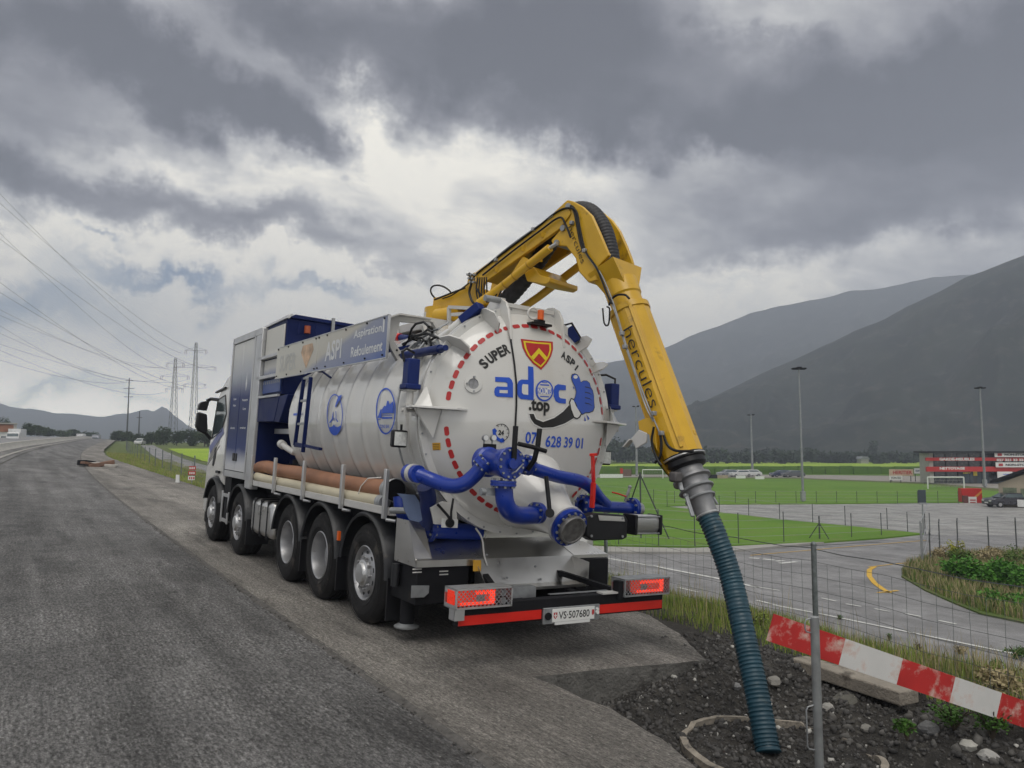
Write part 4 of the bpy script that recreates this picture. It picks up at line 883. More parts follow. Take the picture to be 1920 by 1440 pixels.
# side rack for hoses
rk = MB().box((-1.275, 1.60, 1.245), (-1.245, 7.24, 1.325)).box((-1.245, 1.60, 1.235), (-.90, 7.24, 1.25)).build('hose_rack', white2, truck, bevel=.003)
for y in (1.61, 2.88, 4.33, 5.69, 7.0): MB().box((-1.325, y - .03, 1.205), (-1.28, y + .03, 1.735)).build('stanchion', alu, rk, bevel=.006)
for y in (1.61, 2.88, 4.33, 5.69): MB().cyl((-1.30, y - .05, 1.20), (-1.22, y - .12, 1.19), .018).build('pin', galv, rk)
MB().box((-1.29, 2.92, .82), (-1.26, 2.97, .93)).build('side_marker', orange, truck)
# second side (seen from the right)
MB().box((1.245, 1.6, 1.235), (1.275, 7.24, 1.325)).build('side_rail', white2, truck)
# ------------------------------------------------------------------ rear pipework
def bolts(c, ax, r, n, s=.013, h=.02, parent=None, material=None, name='flange_bolt'):
    c = np.array(c, float); ax = np.array(ax, float); ax /= np.linalg.norm(ax); u = np.array([0, 0, 1.]) if abs(ax[2]) < .9 else np.array([1., 0, 0]); x = np.cross(ax, u); x /= np.linalg.norm(x); y = np.cross(ax, x); m = MB()
    for k in range(n):
        a = 2 * math.pi * (k + .5) / n; p = c + r * (math.cos(a) * x + math.sin(a) * y); m.cyl(p, p + ax * h, s, n=6)
    return m.build(name, material or galv, parent)
def flangepair(c, ax, r, w=.05, parent=None, n=8, material=None):
    c = np.array(c, float); ax = np.array(ax, float); ax /= np.linalg.norm(ax)
    o = MB().lathe([(r * .55, -w / 2), (r, -w / 2), (r, -w * .08), (r * .96, -w * .06), (r * .96, w * .06), (r, w * .08), (r, w / 2), (r * .55, w / 2)], c, ax, 32, caps=False).build('flange', material or blue, parent)
    bolts(c + ax * w / 2, ax, r * .84, n, parent=o); bolts(c - ax * w / 2, -ax, r * .84, n, parent=o); return o
def smooth(P, n=8):
    P = [np.array(p, float) for p in P]; P = [2 * P[0] - P[1]] + P + [2 * P[-1] - P[-2]]; out = []
    for i in range(1, len(P) - 2):
        for k in range(n):
            t_ = k / n; out.append(.5 * ((2 * P[i]) + (-P[i - 1] + P[i + 1]) * t_ + (2 * P[i - 1] - 5 * P[i] + 4 * P[i + 1] - P[i + 2]) * t_ ** 2 + (-P[i - 1] + 3 * P[i] - 3 * P[i + 1] + P[i + 2]) * t_ ** 3))
    out.append(P[-2]); return out
vc = T(958, 869, 1, .06)
body_ = MB().lathe([(.001, .0), (.135, .0), (.14, .02), (.14, .10), (.128, .13), (.128, .36), (.150, .38), (.150, .46), (.10, .5)], (vc[0], vc[1] + .02, vc[2]), (0, 1, 0), 40, caps=False).build('valve_body', blue, truck)
MB().lathe([(.001, -.012), (.150, -.012), (.156, -.006), (.156, .022), (.001, .022)], (vc[0], vc[1], vc[2]), (0, 1, 0), 40, caps=False).build('valve_cover', blue, body_)
bolts((vc[0], vc[1] - .012, vc[2]), (0, -1, 0), .130, 12, .012, .016, body_)
MB().cyl(vc + np.array([0, -.05, 0]), vc, .05).build('valve_boss', blue, body_)
# left pipe: from the flank round to the valve
P = [T(768, 886, 0, -1.36), T(785, 890, 0, -1.30), T(815, 902, 1, .75), T(845, 911, 1, .58), T(868, 908, 1, .48), T(888, 893, 1, .42), T(905, 874, 1, .36), vc + np.array([-.09, .28, 0])]
pl = MB().tube(smooth(P, 8), .074, 20).build('suction_pipe', blue, truck)
flangepair(T(907, 870, 1, .35), np.array(P[-1]) - np.array(P[-3]), .105, .06, pl)
a = T(776, 888, 0, -1.33); d = np.array([.1, -1, 0.0]); MB().cyl(a - d * .10, a - d * .02, .092).cyl(a + d * .02, a + d * .09, .088).build('coupling', blue, pl); MB().cyl(a - d * .03, a + d * .03, .097).build('coupling_ring', white2, pl)
# right pipe
P = [vc + np.array([.10, .22, .02]), T(1003, 880, 1, .24), T(1045, 893, 1, .24), T(1085, 901, 1, .26), T(1108, 913, 1, .30), T(1124, 934, 1, .34), T(1142, 952, 1, .40)]
pr_ = MB().tube(smooth(P, 8), .066, 20).build('pressure_pipe', blue, truck)
flangepair(T(989, 872, 1, .22), (1, .1, -.15), .10, .06, pr_)
# cross pipe with end flange
a, b = T(1098, 948, 1, .38), T(1186, 953, 1, .38)
cp_ = MB().cyl(a, b, .062, n=20).build('outlet_pipe', blue, truck)
flangepair(a + np.array([-.02, 0, 0]), b - a, .115, .07, cp_); flangepair(b, b - a, .115, .05, cp_); MB().cyl(b, b + np.array([.12, 0, -.01]), .085, .07).build('end_cap', galv, cp_)
MB().tube([T(1172, 940, 1, .36), T(1177, 925, 1, .34), T(1181, 914, 1, .34)], .016, 8).sphere(T(1181, 913, 1, .34), .022).build('valve_lever', galv, cp_); MB().tube([T(1174, 931, 1, .34), T(1160, 926, 1, .34), T(1148, 923, 1, .34)], .009, 6).build('lever_grip', red, cp_)
# lower elbow
P = [T(944, 902, 1, .12), T(945, 920, 1, .12), T(947, 940, 1, .12), T(955, 957, 1, .14), T(972, 966, 1, .20), T(1002, 966, 1, .30)]
lw = MB().tube(smooth(P, 8), .088, 22).build('lower_elbow', blue, truck)
flangepair(T(944, 906, 1, .12), (0, 0, 1), .125, .05, lw); e_ = T(1006, 962, 1, .30); flangepair(e_, (1, .35, -.05), .108, .075, lw); MB().cyl(e_, e_ + np.array([.16, .06, 0]), .07).build('elbow_stub', blue, lw)
bc_ = T(918, 922, 1, .18); MB().box(bc_ - np.array([.06, .03, .035]), bc_ + np.array([.09, .03, .035])).cyl(bc_ - np.array([.10, 0, 0]), bc_ - np.array([.05, 0, 0]), .035).build('solenoid', galv, lw)
# white sump and big outlet flange
a = np.array([.02, .95, 1.62]); b = T(1062, 984, 1, .13); ax_ = b - a; L_ = np.linalg.norm(ax_)
sump = MB().lathe([(.46, 0), (.44, .15), (.36, .32), (.27, L_ * .6), (.20, L_ * .82), (.175, L_ - .02), (.205, L_ - .02), (.205, L_ + .012), (.1, L_ + .012)], a, ax_, 40, caps=False).build('sump', white, truck)
MB().lathe([(.44, 0), (.41, -.12), (.30, -.20), (.10, -.24)], (0.0, 1.15, 1.60), (0, 1, 0), 40, caps=False).build('sump_dome', white, sump)
un = ax_ / L_; c = b + un * .035
fl = MB().lathe([(.09, 0), (.188, 0), (.193, .01), (.193, .065), (.12, .065)], b + un * .013, un, 40, caps=False).build('outlet_flange', blue, sump)
bolts(b + un * .078, un, .166, 14, .014, .018, fl)
MB().lathe([(.150, .07), (.150, .125), (.142, .135), (.125, .135), (.12, .128), (.001, .126)], b, un, 40, caps=False).build('blank_cover', mat('scratched_plate', (.17, .165, .16), .45, metal=.5, var=.35, vscale=18, bump=.2, bscale=50), sump)
# knife valve and its actuator
k0 = T(1098, 988, 1, .10)
kv = MB().prism([T(*p, 1, .04) for p in ((1100, 968), (1118, 962), (1172, 966), (1178, 975), (1176, 1008), (1168, 1012), (1112, 1014), (1100, 1006))], (0, .13, 0)).build('knife_valve', black, truck, bevel=.012)
MB().prism([T(*p, 1, .036) for p in ((1122, 966), (1170, 969), (1172, 978), (1124, 976))], (0, .1, 0)).build('valve_plate', steel, kv, bevel=.003)
for p in ((1110, 968), (1110, 1005), (1168, 972), (1168, 1006)): c = T(*p, 1, .03); MB().cyl(c, c + np.array([0, .02, 0]), .014, n=6).build('bolt', galv, kv)
ac = MB().prism([T(1184, 979, 1, .10) + np.array([0, y, z]) for y, z in ((-.085, -.05), (-.05, -.105), (.05, -.105), (.085, -.05), (.085, .05), (.05, .085), (-.05, .085), (-.085, .05))], (.33, 0, -.01)).build('actuator', alu, truck, bevel=.008)
for dx in (-.02, .335): 
    q0 = T(1184, 981, 1, .10) + np.array([dx, 0, 0]); MB().box(q0 + np.array([-.015, -.105, -.115]), q0 + np.array([.02, .105, .095])).build('end_plate', black, ac, bevel=.01)
for y, z in ((-.09, -.1), (-.09, .075)): q0 = T(1180, 981, 1, .10); MB().cyl(q0 + np.array([0, y, z]), q0 + np.array([.37, y, z]), .009).build('tie_rod', galv, ac)
# levers
def lever(pts, r, material, name='lever'): return MB().tube([np.array(p) for p in pts], r, 12).build(name, material, truck)
lever([T(967, 799, 1, .02), T(965, 832, 1, .02), T(963, 872, 1, .04)], .026, black); lever([T(1012, 804, 1, .0), T(1008, 838, 1, .0), T(1002, 862, 1, .03), T(990, 880, 1, .1)], .026, black)
lever([T(972, 832, 1, .02), T(998, 838, 1, .0), T(1024, 846, 1, -.02)], .022, black); lever([T(1024, 893, 1, .1), T(1028, 930, 1, .06), T(1031, 962, 1, .04)], .022, black); MB().cyl(T(1031, 962, 1, -.02), T(1031, 962, 1, .12), .045).build('lever_hub', black, truck)
MB().bar(T(1111, 852, 1, .16), T(1113, 905, 1, .16), .045, .02).bar(T(1113, 905, 1, .16), T(1110, 952, 1, .18), .055, .03).bar(T(1106, 853, 1, .15), T(1119, 852, 1, .15), .02, .03).build('red_lever', red, truck, bevel=.004); MB().bar(T(1112.5, 858, 1, .148), T(1113.5, 880, 1, .148), .02, .008).build('lever_label', printwhite, truck)
MB().tube([T(960, 888, 1, .03), T(968, 884, 1, .0), T(975, 876, 1, .0), T(981, 870, 1, .03)], .007, 6).build('brass_line', galv, truck)
for px in (908, 923):
    c = T(px, 821, 1, .55); g = MB().cyl(c + np.array([0, .0, 0]), c + np.array([0, -.035, 0]), .032, n=20).build('gauge', galv, truck); MB().cyl(c + np.array([0, -.036, 0]), c + np.array([0, -.038, 0]), .027, n=20).build('dial', printwhite, g); MB().cyl(c, c - np.array([0, 0, .10]), .009).build('stem', galv, g)
c = T(918, 838, 1, .5); MB().box(c - np.array([.06, .03, .03]), c + np.array([.06, .03, .03])).build('gauge_block', dark, truck)
# blue return line and flap at the left rear corner
P = [T(752, 930, 0, -1.12), T(755, 955, 0, -1.10), T(768, 980, 0, -1.02), T(800, 992, 1, 1.30), T(850, 996, 1, 1.30), T(900, 998, 1, 1.30)]
MB().tube(smooth(P, 6), .088, 18).build('drain_pipe', blue, truck); P = [T(797, 912, 1, 1.0), T(803, 935, 1, 1.05), T(800, 960, 1, 1.1), T(796, 985, 1, 1.2)]; MB().tube(smooth(P, 5), .085, 16).build('drain_pipe', mat('dark_blue_paint', (.008, .02, .12), .35), truck)
flangepair(T(805, 993, 1, 1.28), (1, 0, -.05), .13, .05, truck)
MB().prism([T(*p, 1, .98) for p in ((745, 925), (778, 928), (786, 940), (792, 975), (786, 979), (768, 975), (758, 955), (755, 935))], (0, .012, 0)).build('splash_flap', mat('smoky_flap', (.11, .15, .26), .35, var=.2), truck)
MB().prism([T(*p, 1, .9) for p in ((808, 952), (830, 940), (855, 945), (858, 975), (850, 985), (815, 983), (812, 968))], (0, .03, 0)).build('bracket_plate', white, truck, bevel=.004)
MB().prism([T(*p, 1, .82) for p in ((830, 972), (859, 974), (858, 990), (829, 989))], (0, .02, 0)).build('socket_plate', printwhite, truck); c = T(845, 981, 1, .79); MB().cyl(c, c + np.array([0, .04, 0]), .045).build('trailer_socket', black, truck)
MB().tube([T(820, 945, 1, .85), T(838, 965, 1, .80), T(848, 978, 1, .78)], .014, 8).tube([T(850, 935, 1, .85), T(846, 960, 1, .8), T(846, 976, 1, .78)], .012, 8).build('cable', black, truck)
MB().tube(smooth([T(892, 990, 1, .9), T(904, 1010, 1, .88), T(908, 1040, 1, .86), T(914, 1060, 1, .84)], 6), .010, 7).build('drain_hose', white2, truck)
# tank feet, and dark boxes added as shade under the tank
MB().box((-.9, 1.42, .98), (.95, 1.9, 1.12)).box((-1.0, 1.6, 1.10), (-.7, 4.8, 1.3)).box((.7, 1.3, 1.1), (1.0, 5.5, 1.4)).build('tank_saddle_shade', dark, truck)
MB().tube([(-1.25, 1.55, 1.30 + .0), (-1.1, 1.25, 1.32), (-.95, 1.1, 1.30)], .035, 10).build('spring_hose', galv, truck)
# stainless trays
ty = .88
m = MB(); m.box((-1.25, ty, .795), (-.585, ty + .004, .862)).prism([(-1.25, ty, .862), (-1.13, ty + .46, 1.02), (1.05, ty + .46, 1.02), (.72, ty, .862)], (0, .002, -.004))
m.prism([(-1.25, ty + .455, 1.0), (1.02, ty + .455, 1.0), (1.02, ty + .455, 1.09), (-1.25, ty + .455, 1.09)], (0, .004, 0))
tr = m.build('steel_tray', steel, truck)
MB().prism([(-1.25, ty, .795), (-1.25, 1.40, .80), (-1.25, 1.40, 1.235), (-1.25, ty + .24, 1.235)], (.006, 0, 0)).build('tray_side', steel, tr)
MB().prism([(-1.248, ty + .24, 1.235), (-1.248, ty, .795), (-1.06, ty + .03, .862), (-1.06, ty + .30, 1.235)], (0.0, .005, .0)).build('tray_side', steel, tr)
MB().box((-.58, ty - .30, .575), (.70, ty - .296, .60)).prism([(-.58, ty, .862), (-.58, ty - .10, .60), (.70, ty - .10, .60), (.70, ty, .862)], (0, .004, 0)).prism([(-.58, ty - .10, .60), (-.58, ty - .3, .575), (.70, ty - .3, .575), (.70, ty - .10, .60)], (0, 0, -.004)).build('tray_pocket', steel, tr)
MB().prism([(-.58, ty, .86), (-.58, ty - .30, .575), (-.58, ty - .02, .575)], (.005, 0, 0)).prism([(.70, ty, .86), (.70, ty - .30, .83), (.70, ty - .30, .575), (.70, ty, .575)], (-.005, 0, 0)).build('pocket_end', steel, tr)
MB().box((.70, ty, .83), (1.22, ty + .005, .862)).prism([(.72, ty, .866), (.72, ty + .46, 1.03), (1.05, ty + .46, 1.03), (1.22, ty, .866)], (0, 0, -.004)).build('tray_wing', steel, tr)
MB().prism([(1.10, ty + .3, .87), (1.24, ty + .3, .87), (1.24, ty + .3, 1.16), (.98, ty + .35, 1.16)], (0, .006, 0)).build('wing_panel', steel, tr)
m = MB(); 
for p in ((1003, 1062), (1013, 1086), (950, 1083), (912, 1040)): c = T(*p, 1, ty - .1); m.cyl(c - np.array([0, .012, 0]), c, .012, n=8)
m.build('tray_bolt', galv, tr)
MB().prism([T(*p, 1, ty - .06) for p in ((887, 1050), (902, 1050), (902, 1071), (887, 1071))], (0, -.003, 0)).build('sticker', sticker, tr)
# boxes, jack and rear frame
MB().box((-1.22, .92, .42), (-.62, 1.5, .79)).build('toolbox', dark, truck, bevel=.01); MB().box((.74, .86, .42), (1.22, 1.5, .82)).build('toolbox', dark, truck, bevel=.01)
MB().prism([T(*p, 1, .90) for p in ((772, 1098), (805, 1098), (804, 1112), (795, 1120), (771, 1121))], (0, .008, 0)).build('bracket_plate', galv, truck)
m = MB()
for (a, b) in ((782, 1067), (782, 1073), (832, 1071), (832, 1077)): c = T(a, b, 1, .915); m.box(c - np.array([.05, .004, .006]), c + np.array([.05, .0, .006]))
m.build('valve_labels', white2, truck)
for sx_ in (-1.12, 1.08):
    f_ = MB().cyl((sx_, 1.28, .14), (sx_, 1.28, .80), .075, n=20).build('stabiliser', dark, truck); MB().lathe([(.001, .0), (.125, .0), (.13, .015), (.06, .05)], (sx_, 1.28, .13), (0, 0, 1), 28, caps=False).build('stabiliser_foot', galv, f_)
MB().box((-.98, 1.5, .35), (.98, 1.7, .95)).build('rear_bulkhead', dark, truck)
MB().cyl((-1.27, 1.30, .55), (-1.27, 1.30, .78), .045).build('bottle', plast, truck)
# under-run bar
ub = MB().box((-1.25, .0, .40), (1.25, .10, .60)).build('underrun_bar', dark, truck, bevel=.006)
for s_ in (-1, 1): MB().box((s_ * .42 - .05, .1, .42), (s_ * .42 + .05, 1.5, .56)).build('underrun_arm', dark, ub); MB().bar((s_ * .75, .05, .585), (s_ * .45, .9, .70), .06, .05).build('underrun_arm', dark, ub)
MB().box((-.66, .30, .55), (-.20, .42, .66)).box((-.15, .13, .603), (.60, .17, .610)).build('hitch_plate', galv, ub)
for (a, b) in ((-1.25, -.345), (.355, 1.235)): MB().box((a, -.006, .415), (b, .0, .500)).build('red_stripe', red, ub)
MB().box((.40, -.02, .602), (.64, .08, .618)).build('step_tread', white2, ub)
# tail lamps: cage, lens, mesh
lens_on = mat('tail_lamp_lit', (.75, .02, .01), .3, var=.2, vscale=30, emit=((1.0, .05, .015), 1.1))
lens_off = mat('tail_lamp_lens', (.42, .015, .010), .25, var=.35, vscale=40, emit=((1.0, .05, .015), .38))
for (x0, x1, mir) in ((-1.315, -.715, 1), (.66, 1.30, -1)):
    z0, z1 = .565, .745
    cg = MB(); yb_ = .16
    for z in (z0, z1 - .014): cg.box((x0, -.05, z), (x1, -.036, z + .014))
    for x in (x0, x1 - .014): cg.box((x, -.05, z0), (x + .014, -.036, z1))
    cg.box((x0, -.036, z1 - .008), (x1, yb_, z1)).box((x0, -.036, z0), (x1, yb_, z0 + .008)).box((x0, yb_ - .005, z0), (x1, yb_, z1))
    cg.box((x0, -.036, z0 + .13), (x0 + .006, yb_, z1)).box((x0, -.036, z0), (x0 + .006, yb_, z0 + .04)).box((x1 - .006, -.036, z0), (x1, yb_, z1))
    cg = cg.build('tail_lamp', alu if mir > 0 else galv, truck)
    if mir > 0: MB().box((x0 - .004, -.02, z0 + .04), (x0 + .002, .1, z1 - .02)).build('side_lens', lens_off, cg); MB().box((x0, -.045, .47), (x0 + .10, -.03, z0)).box((x0, -.04, .47), (x0 + .006, .06, z0)).build('lamp_bracket', alu, cg)
    else: MB().box((x0 - .06, -.03, z0 - .02), (x0, .06, z1 - .02)).build('lamp_bracket', dark, cg)
    a, b = (x0 + .02, x1 - .16) if mir > 0 else (x0 + .15, x1 - .05)
    MB().box((a, -.015, z0 + .02), (b, .04, z1 - .02)).build('lens', lens_off, cg, bevel=.01)
    c = a + (b - a) * (.62 if mir > 0 else .34)
    MB().box((a + .05, -.019, z0 + .03), (b - .02, -.014, z0 + .055)).box((b - .07, -.019, z0 + .04), (b - .012, -.014, z1 - .03)).box((c - .06, -.019, z1 - .06), (b - .02, -.014, z1 - .03)).build('lit_bulb', lens_on, cg, bevel=.008)
    MB().box((c - .05, -.022, z0 + .055), (c + .04, -.013, z1 - .065)).build('reverse_lens', mat('clear_lens', (.45, .42, .42), .15, metal=.4, var=.3, vscale=60), cg, bevel=.006)
    if mir > 0: MB().cyl((x1 - .08, -.0, (z0 + z1) / 2 + .03), (x1 - .08, -.02, (z0 + z1) / 2 + .03), .032).cyl((x1 - .08, -.0, z0 + .05), (x1 - .08, -.02, z0 + .05), .03).build('fog_lens', galv, cg)
    ms = MB(); st = .042; k = x0 + .01 - (z1 - z0)
    while k < x1:
        for sg in (1, -1):
            za, zb_ = z0 + .01, z1 - .01; xa = k if sg > 0 else k + (zb_ - za); xb = k + (zb_ - za) if sg > 0 else k
            lo, hi = x0 + .012, x1 - .012
            A_ = [xa, za]; B_ = [xb, zb_]
            def cl(P_, Q_):
                for lim, s2 in ((lo, 1), (hi, -1)):
                    if (P_[0] - lim) * s2 < 0: tt = (lim - P_[0]) / (Q_[0] - P_[0] + 1e-9); P_ = [lim, P_[1] + (Q_[1] - P_[1]) * tt]
                return P_
            if (xa < lo and xb < lo) or (xa > hi and xb > hi): continue
            A_, B_ = cl(A_, B_), cl(B_, A_)
            if abs(A_[0] - B_[0]) > .006: ms.bar((A_[0], -.043 + .002 * sg, A_[1]), (B_[0], -.043 + .002 * sg, B_[1]), .006, .003, up=(0, 1, 0))
        k += st
    ms.build('lamp_mesh', galv, cg)
# number plate
npf = MB().box((-.335, -.03, .365), (.355, -.005, .515)).build('plate_holder', galv, ub, bevel=.004)
npl = MB().box((-.235, -.036, .378), (.285, -.030, .502)).build('number_plate', printwhite, npf, bevel=.003)
on_plate = lambda x, z: (x, -.0375, z)
put_text('VS·507680', (.03, .440), .072, .38, 0, printblack, npl, fn=on_plate, maxlen=5, bold=.012)
decal('plate_shield', [[(-.222, .470), (-.178, .470), (-.178, .430), (-.200, .408), (-.222, .430)]], on_plate, redd, npl, 5); decal('plate_cross', [[(-.206, .462), (-.194, .462), (-.194, .422), (-.206, .422)], [(-.216, .447), (-.184, .447), (-.184, .436), (-.216, .436)]], lambda x, z: (x, -.0385, z), printwhite, npl, 5)
decal('plate_shield', [[(.250, .470), (.278, .470), (.278, .430), (.264, .412), (.250, .430)]], on_plate, redd, npl, 5); decal('plate_shield', [[(.236, .470), (.250, .470), (.250, .42), (.236, .435)]], on_plate, pale, npl, 5)
MB().box((-.20, -.034, .352), (.23, -.020, .376)).build('plate_strip', printwhite, npf); MB().cyl((-.285, -.045, .44), (-.285, -.028, .44), .036).build('plate_lamp', black, npf); MB().cyl((.318, -.05, .44), (.318, -.028, .44), .018).cyl((.318, -.05, .47), (.318, -.028, .47), .014).build('plate_lamp', printwhite, npf)

# ------------------------------------------------------------------ boom
BB = np.array([0, 3.0, 3.8]); BC = TD(1325, 960, 7.3)
_n = np.cross(BC - BB, [0, 0, 1.]); _n /= np.linalg.norm(_n)                # lateral axis of the boom
if _n[0] < 0: _n = -_n
def BP(px, py, lat=0.0):
    """sight line met by the boom's own upright plane, lat metres to its side"""
    r = ray(px, py, AT); t_ = ((BB + _n * lat - CT) @ _n) / (r @ _n); return CT + r * t_
def bpoly(name, pts, lat0, th, material, parent, bevel=.008): return MB().prism([BP(a, b, lat0) for a, b in pts], _n * th).build(name, material, parent, bevel=bevel)
def z5(x, y): return (780 + x / 3.43, 360 + y / 3.43)
def zA(x, y): return (800 + x / 6, 360 + y / 6)
yoke = [zA(*p) for p in ((50, 1420), (75, 1190), (170, 1170), (380, 1100), (450, 1040), (470, 940), (540, 900), (560, 1100), (620, 1180), (590, 1260), (540, 1290), (420, 1300), (250, 1290), (200, 1400), (120, 1430))]
boom = bpoly('boom', yoke, -.20, .05, yellow, truck)
MB().prism([BP(a, b, -.20) + _n * .42 for a, b in yoke], _n * .05).build('yoke_plate', yellow, boom, bevel=.008)
bpoly('yoke_web', [zA(*p) for p in ((70, 1400), (90, 1200), (370, 1120), (470, 1040), (480, 1230), (240, 1280))], -.15, .37, yellow, boom)
MB().cyl((0, 3.0, 3.50), (0, 3.0, 3.86), .26, n=28).build('slew_ring', yellow, boom); MB().box((-.5, 2.4, 3.50), (.5, 3.7, 3.60)).build('slew_base', white2, boom)
bpoly('slew_cover', [(792, 603), (795, 585), (812, 580), (812, 605)], -.25, .5, white2, boom)
MB().cyl(BP(820, 592, -.30), BP(850, 588, -.30), .09).build('slew_motor', mat('bright_yellow', (.62, .36, .02), .35), boom)
# top frame beside the yoke
for (a, b) in (((842, 576), (842, 610)), ((842, 576), (888, 578)), ((848, 590), (880, 588))): MB().bar(BP(*a, -.4), BP(*b, -.4), .04, .04).build('valve_frame', white2, boom)
MB().torus(BP(828, 551, 0), (0.6, .3, 1), .16, .012, 24, 6).build('hose_guard', black, boom)
# first arm: two parallel beams, cross members and luffing ram
for sh_ in (0, .52):
    MB().prism([BP(a, b, -.26) + _n * sh_ for a, b in ((892, 510), (1037, 400), (1062, 376), (1070, 400), (1050, 428), (906, 531), (902, 548), (893, 548))], _n * .05).build('arm_beam', yellow, boom, bevel=.006)
bpoly('arm_web', [(898, 512), (1040, 404), (1046, 414), (903, 526)], -.21, .45, yellow, boom)
for (x, y) in ((935, 505), (985, 466), (1010, 486), (1022, 440)): MB().bar(BP(x, y, -.26), BP(x, y, .29), .09, .06).build('cross_member', yellow, boom)
bpoly('arm_gusset', [(983, 512), (988, 527), (1022, 533), (1030, 528), (1030, 520), (1012, 515), (1000, 500)], -.26, .52, yellow, boom)
bpoly('arm_gusset', [(940, 530), (955, 518), (980, 480), (990, 486), (985, 500), (962, 527)], -.24, .03, yellow, boom)
MB().tube([BP(898, 568, -.34), BP(940, 538, -.34), BP(1031, 465, -.34)], .048, 16).build('luffing_ram', yellow, boom); MB().cyl(BP(1029, 466, -.34), BP(1045, 456, -.34), .022).build('ram_rod', alu, boom)
for (x, y) in ((947, 533), (965, 518), (992, 497)): c = BP(x, y, -.34); d_ = BP(x + 1, y - .8, -.34) - c; d_ /= np.linalg.norm(d_); MB().cyl(c - d_ * .008, c + d_ * .008, .052).build('ram_band', mat('dull_yellow', (.40, .22, .01), .5), boom)
MB().tube([BP(898, 568, -.34) + _n * .66, BP(940, 538, -.34) + _n * .66, BP(1031, 465, -.34) + _n * .66], .05, 14).build('luffing_ram', yellow, boom)
# black hose through the arm and over the head
P = [BP(905, 600, .0), BP(940, 572, 0), BP(980, 528, 0), BP(1015, 480, 0), BP(1048, 430, 0), BP(1075, 398, 0), BP(1105, 398, 0), BP(1128, 425, 0), BP(1140, 460, 0), BP(1147, 500, 0)]
Q = smooth(P, 26); MB().tube(Q, [.100 + .006 * (i % 4 < 2) for i in range(len(Q))], 20).build('boom_hose', mat('black_hose_rubber', (.016, .016, .02), .55, var=.3, vscale=20), boom)
# head: twin cheek plates
hd = [z5(*p) for p in ((880, 135), (972, 50), (1008, 58), (1070, 92), (1130, 150), (1180, 260), (1240, 405), (1180, 470), (1150, 500), (1165, 565), (1110, 582), (1050, 515), (1028, 430), (965, 348), (880, 342), (868, 312), (930, 240), (990, 160), (975, 130))]
head = bpoly('head_cheek', hd, -.245, .045, yellow, boom, .01); bpoly('head_cheek', [z5(*p) for p in ((985, 60), (1060, 82), (1130, 100), (1200, 130), (1260, 180), (1310, 250), (1350, 340), (1385, 430), (1393, 460), (1370, 492), (1280, 462), (1200, 470), (1100, 400), (1020, 200))], .255, .045, yellow, boom, .01)
MB().add(*(lambda A, B: (A + B, [(i, i + 1, len(A) + i + 1, len(A) + i) for i in range(len(A) - 1)]))([BP(*z5(*p), -.24) for p in ((1028, 430), (1050, 515), (1110, 582), (1165, 565))], [BP(*z5(*p), -.24) + _n * .50 for p in ((1028, 430), (1050, 515), (1110, 582), (1165, 565))])).build('head_web', yellow, boom)
bpoly('head_web', [z5(*p) for p in ((1000, 160), (1040, 420), (1110, 560), (1150, 500), (1110, 400), (1060, 250))], -.2, .04, yellow, boom)
for (x, y) in ((975, 90), (900, 325), (940, 230)): c0_ = BP(*z5(x, y), -.27); c1_ = c0_ + _n * .6; MB().cyl(c0_, c1_, .035).build('pivot_pin', galv, boom)
MB().tube([BP(*z5(*p), -.20) for p in ((1160, 470), (1240, 410), (1250, 400))], .012, 6).build('head_lip', yellow, boom)
# collar funnel and telescopic tube
pa, pb = BP(1153, 508, 0), BP(1283, 866, 0); ax_ = (pb - pa) / np.linalg.norm(pb - pa); LT = np.linalg.norm(pb - pa)
up_ = np.cross(_n, ax_); M3 = np.array([_n, ax_, up_]).T
# funnel from rectangular head to round tube
f0 = [pa + _n * a * .27 + up_ * b * .20 for a, b in ((-1, -.9), (1, -.9), (1, .9), (-1, .9))]; f1 = [pa + ax_ * .26 + _n * .19 * math.cos(R_(a)) + up_ * .19 * math.sin(R_(a)) for a in (225, 315, 45, 135)]
MB().add(f0 + f1, [(i, (i + 1) % 4, 4 + (i + 1) % 4, 4 + i) for i in range(4)]).build('head_funnel', yellow, boom)
MB().lathe([(.19, .16), (.19, .34), (.175, .36), (.175, .62)], pa, ax_, 28, caps=False).build('inner_tube', yellow, boom)
MB().lathe([(.205, .50), (.212, .52), (.212, LT - .03), (.20, LT)], pa, ax_, 12, caps=False).build('outer_tube', yellow, boom, angle=12)
for a in (35, 80, 130, 215):
    d_ = math.cos(R_(a)) * _n + math.sin(R_(a)) * up_; MB().bar(pa + ax_ * .52 + d_ * .214, pa + ax_ * (LT - .10) + d_ * .214, .035, .018, up=tuple(d_)).build('tube_rib', yellow, boom, bevel=.003)
MB().lathe([(.222, .49), (.222, .55)], pa, ax_, 28, caps=False).build('tube_collar', yellow, boom)
# brackets near the mouth
for (pts, lat) in (([(1207, 785), (1225, 782), (1235, 870), (1250, 888), (1232, 862), (1222, 845), (1217, 815), (1198, 805), (1196, 790)], -.23), ([(1272, 800), (1300, 806), (1302, 814), (1285, 815), (1275, 820)], .0), ([(1288, 812), (1297, 812), (1314, 855), (1316, 868), (1306, 868)], .12)):
    bpoly('mouth_bracket', pts, lat, .05, yellow, boom, .005)
bpoly('white_flap', [(1183, 822), (1197, 806), (1213, 812), (1212, 830), (1192, 842)], -.24, .02, white2, boom)
MB().bar(BP(1172, 838, -.24), BP(1184, 824, -.24), .08, .012).build('white_flap', white2, boom)
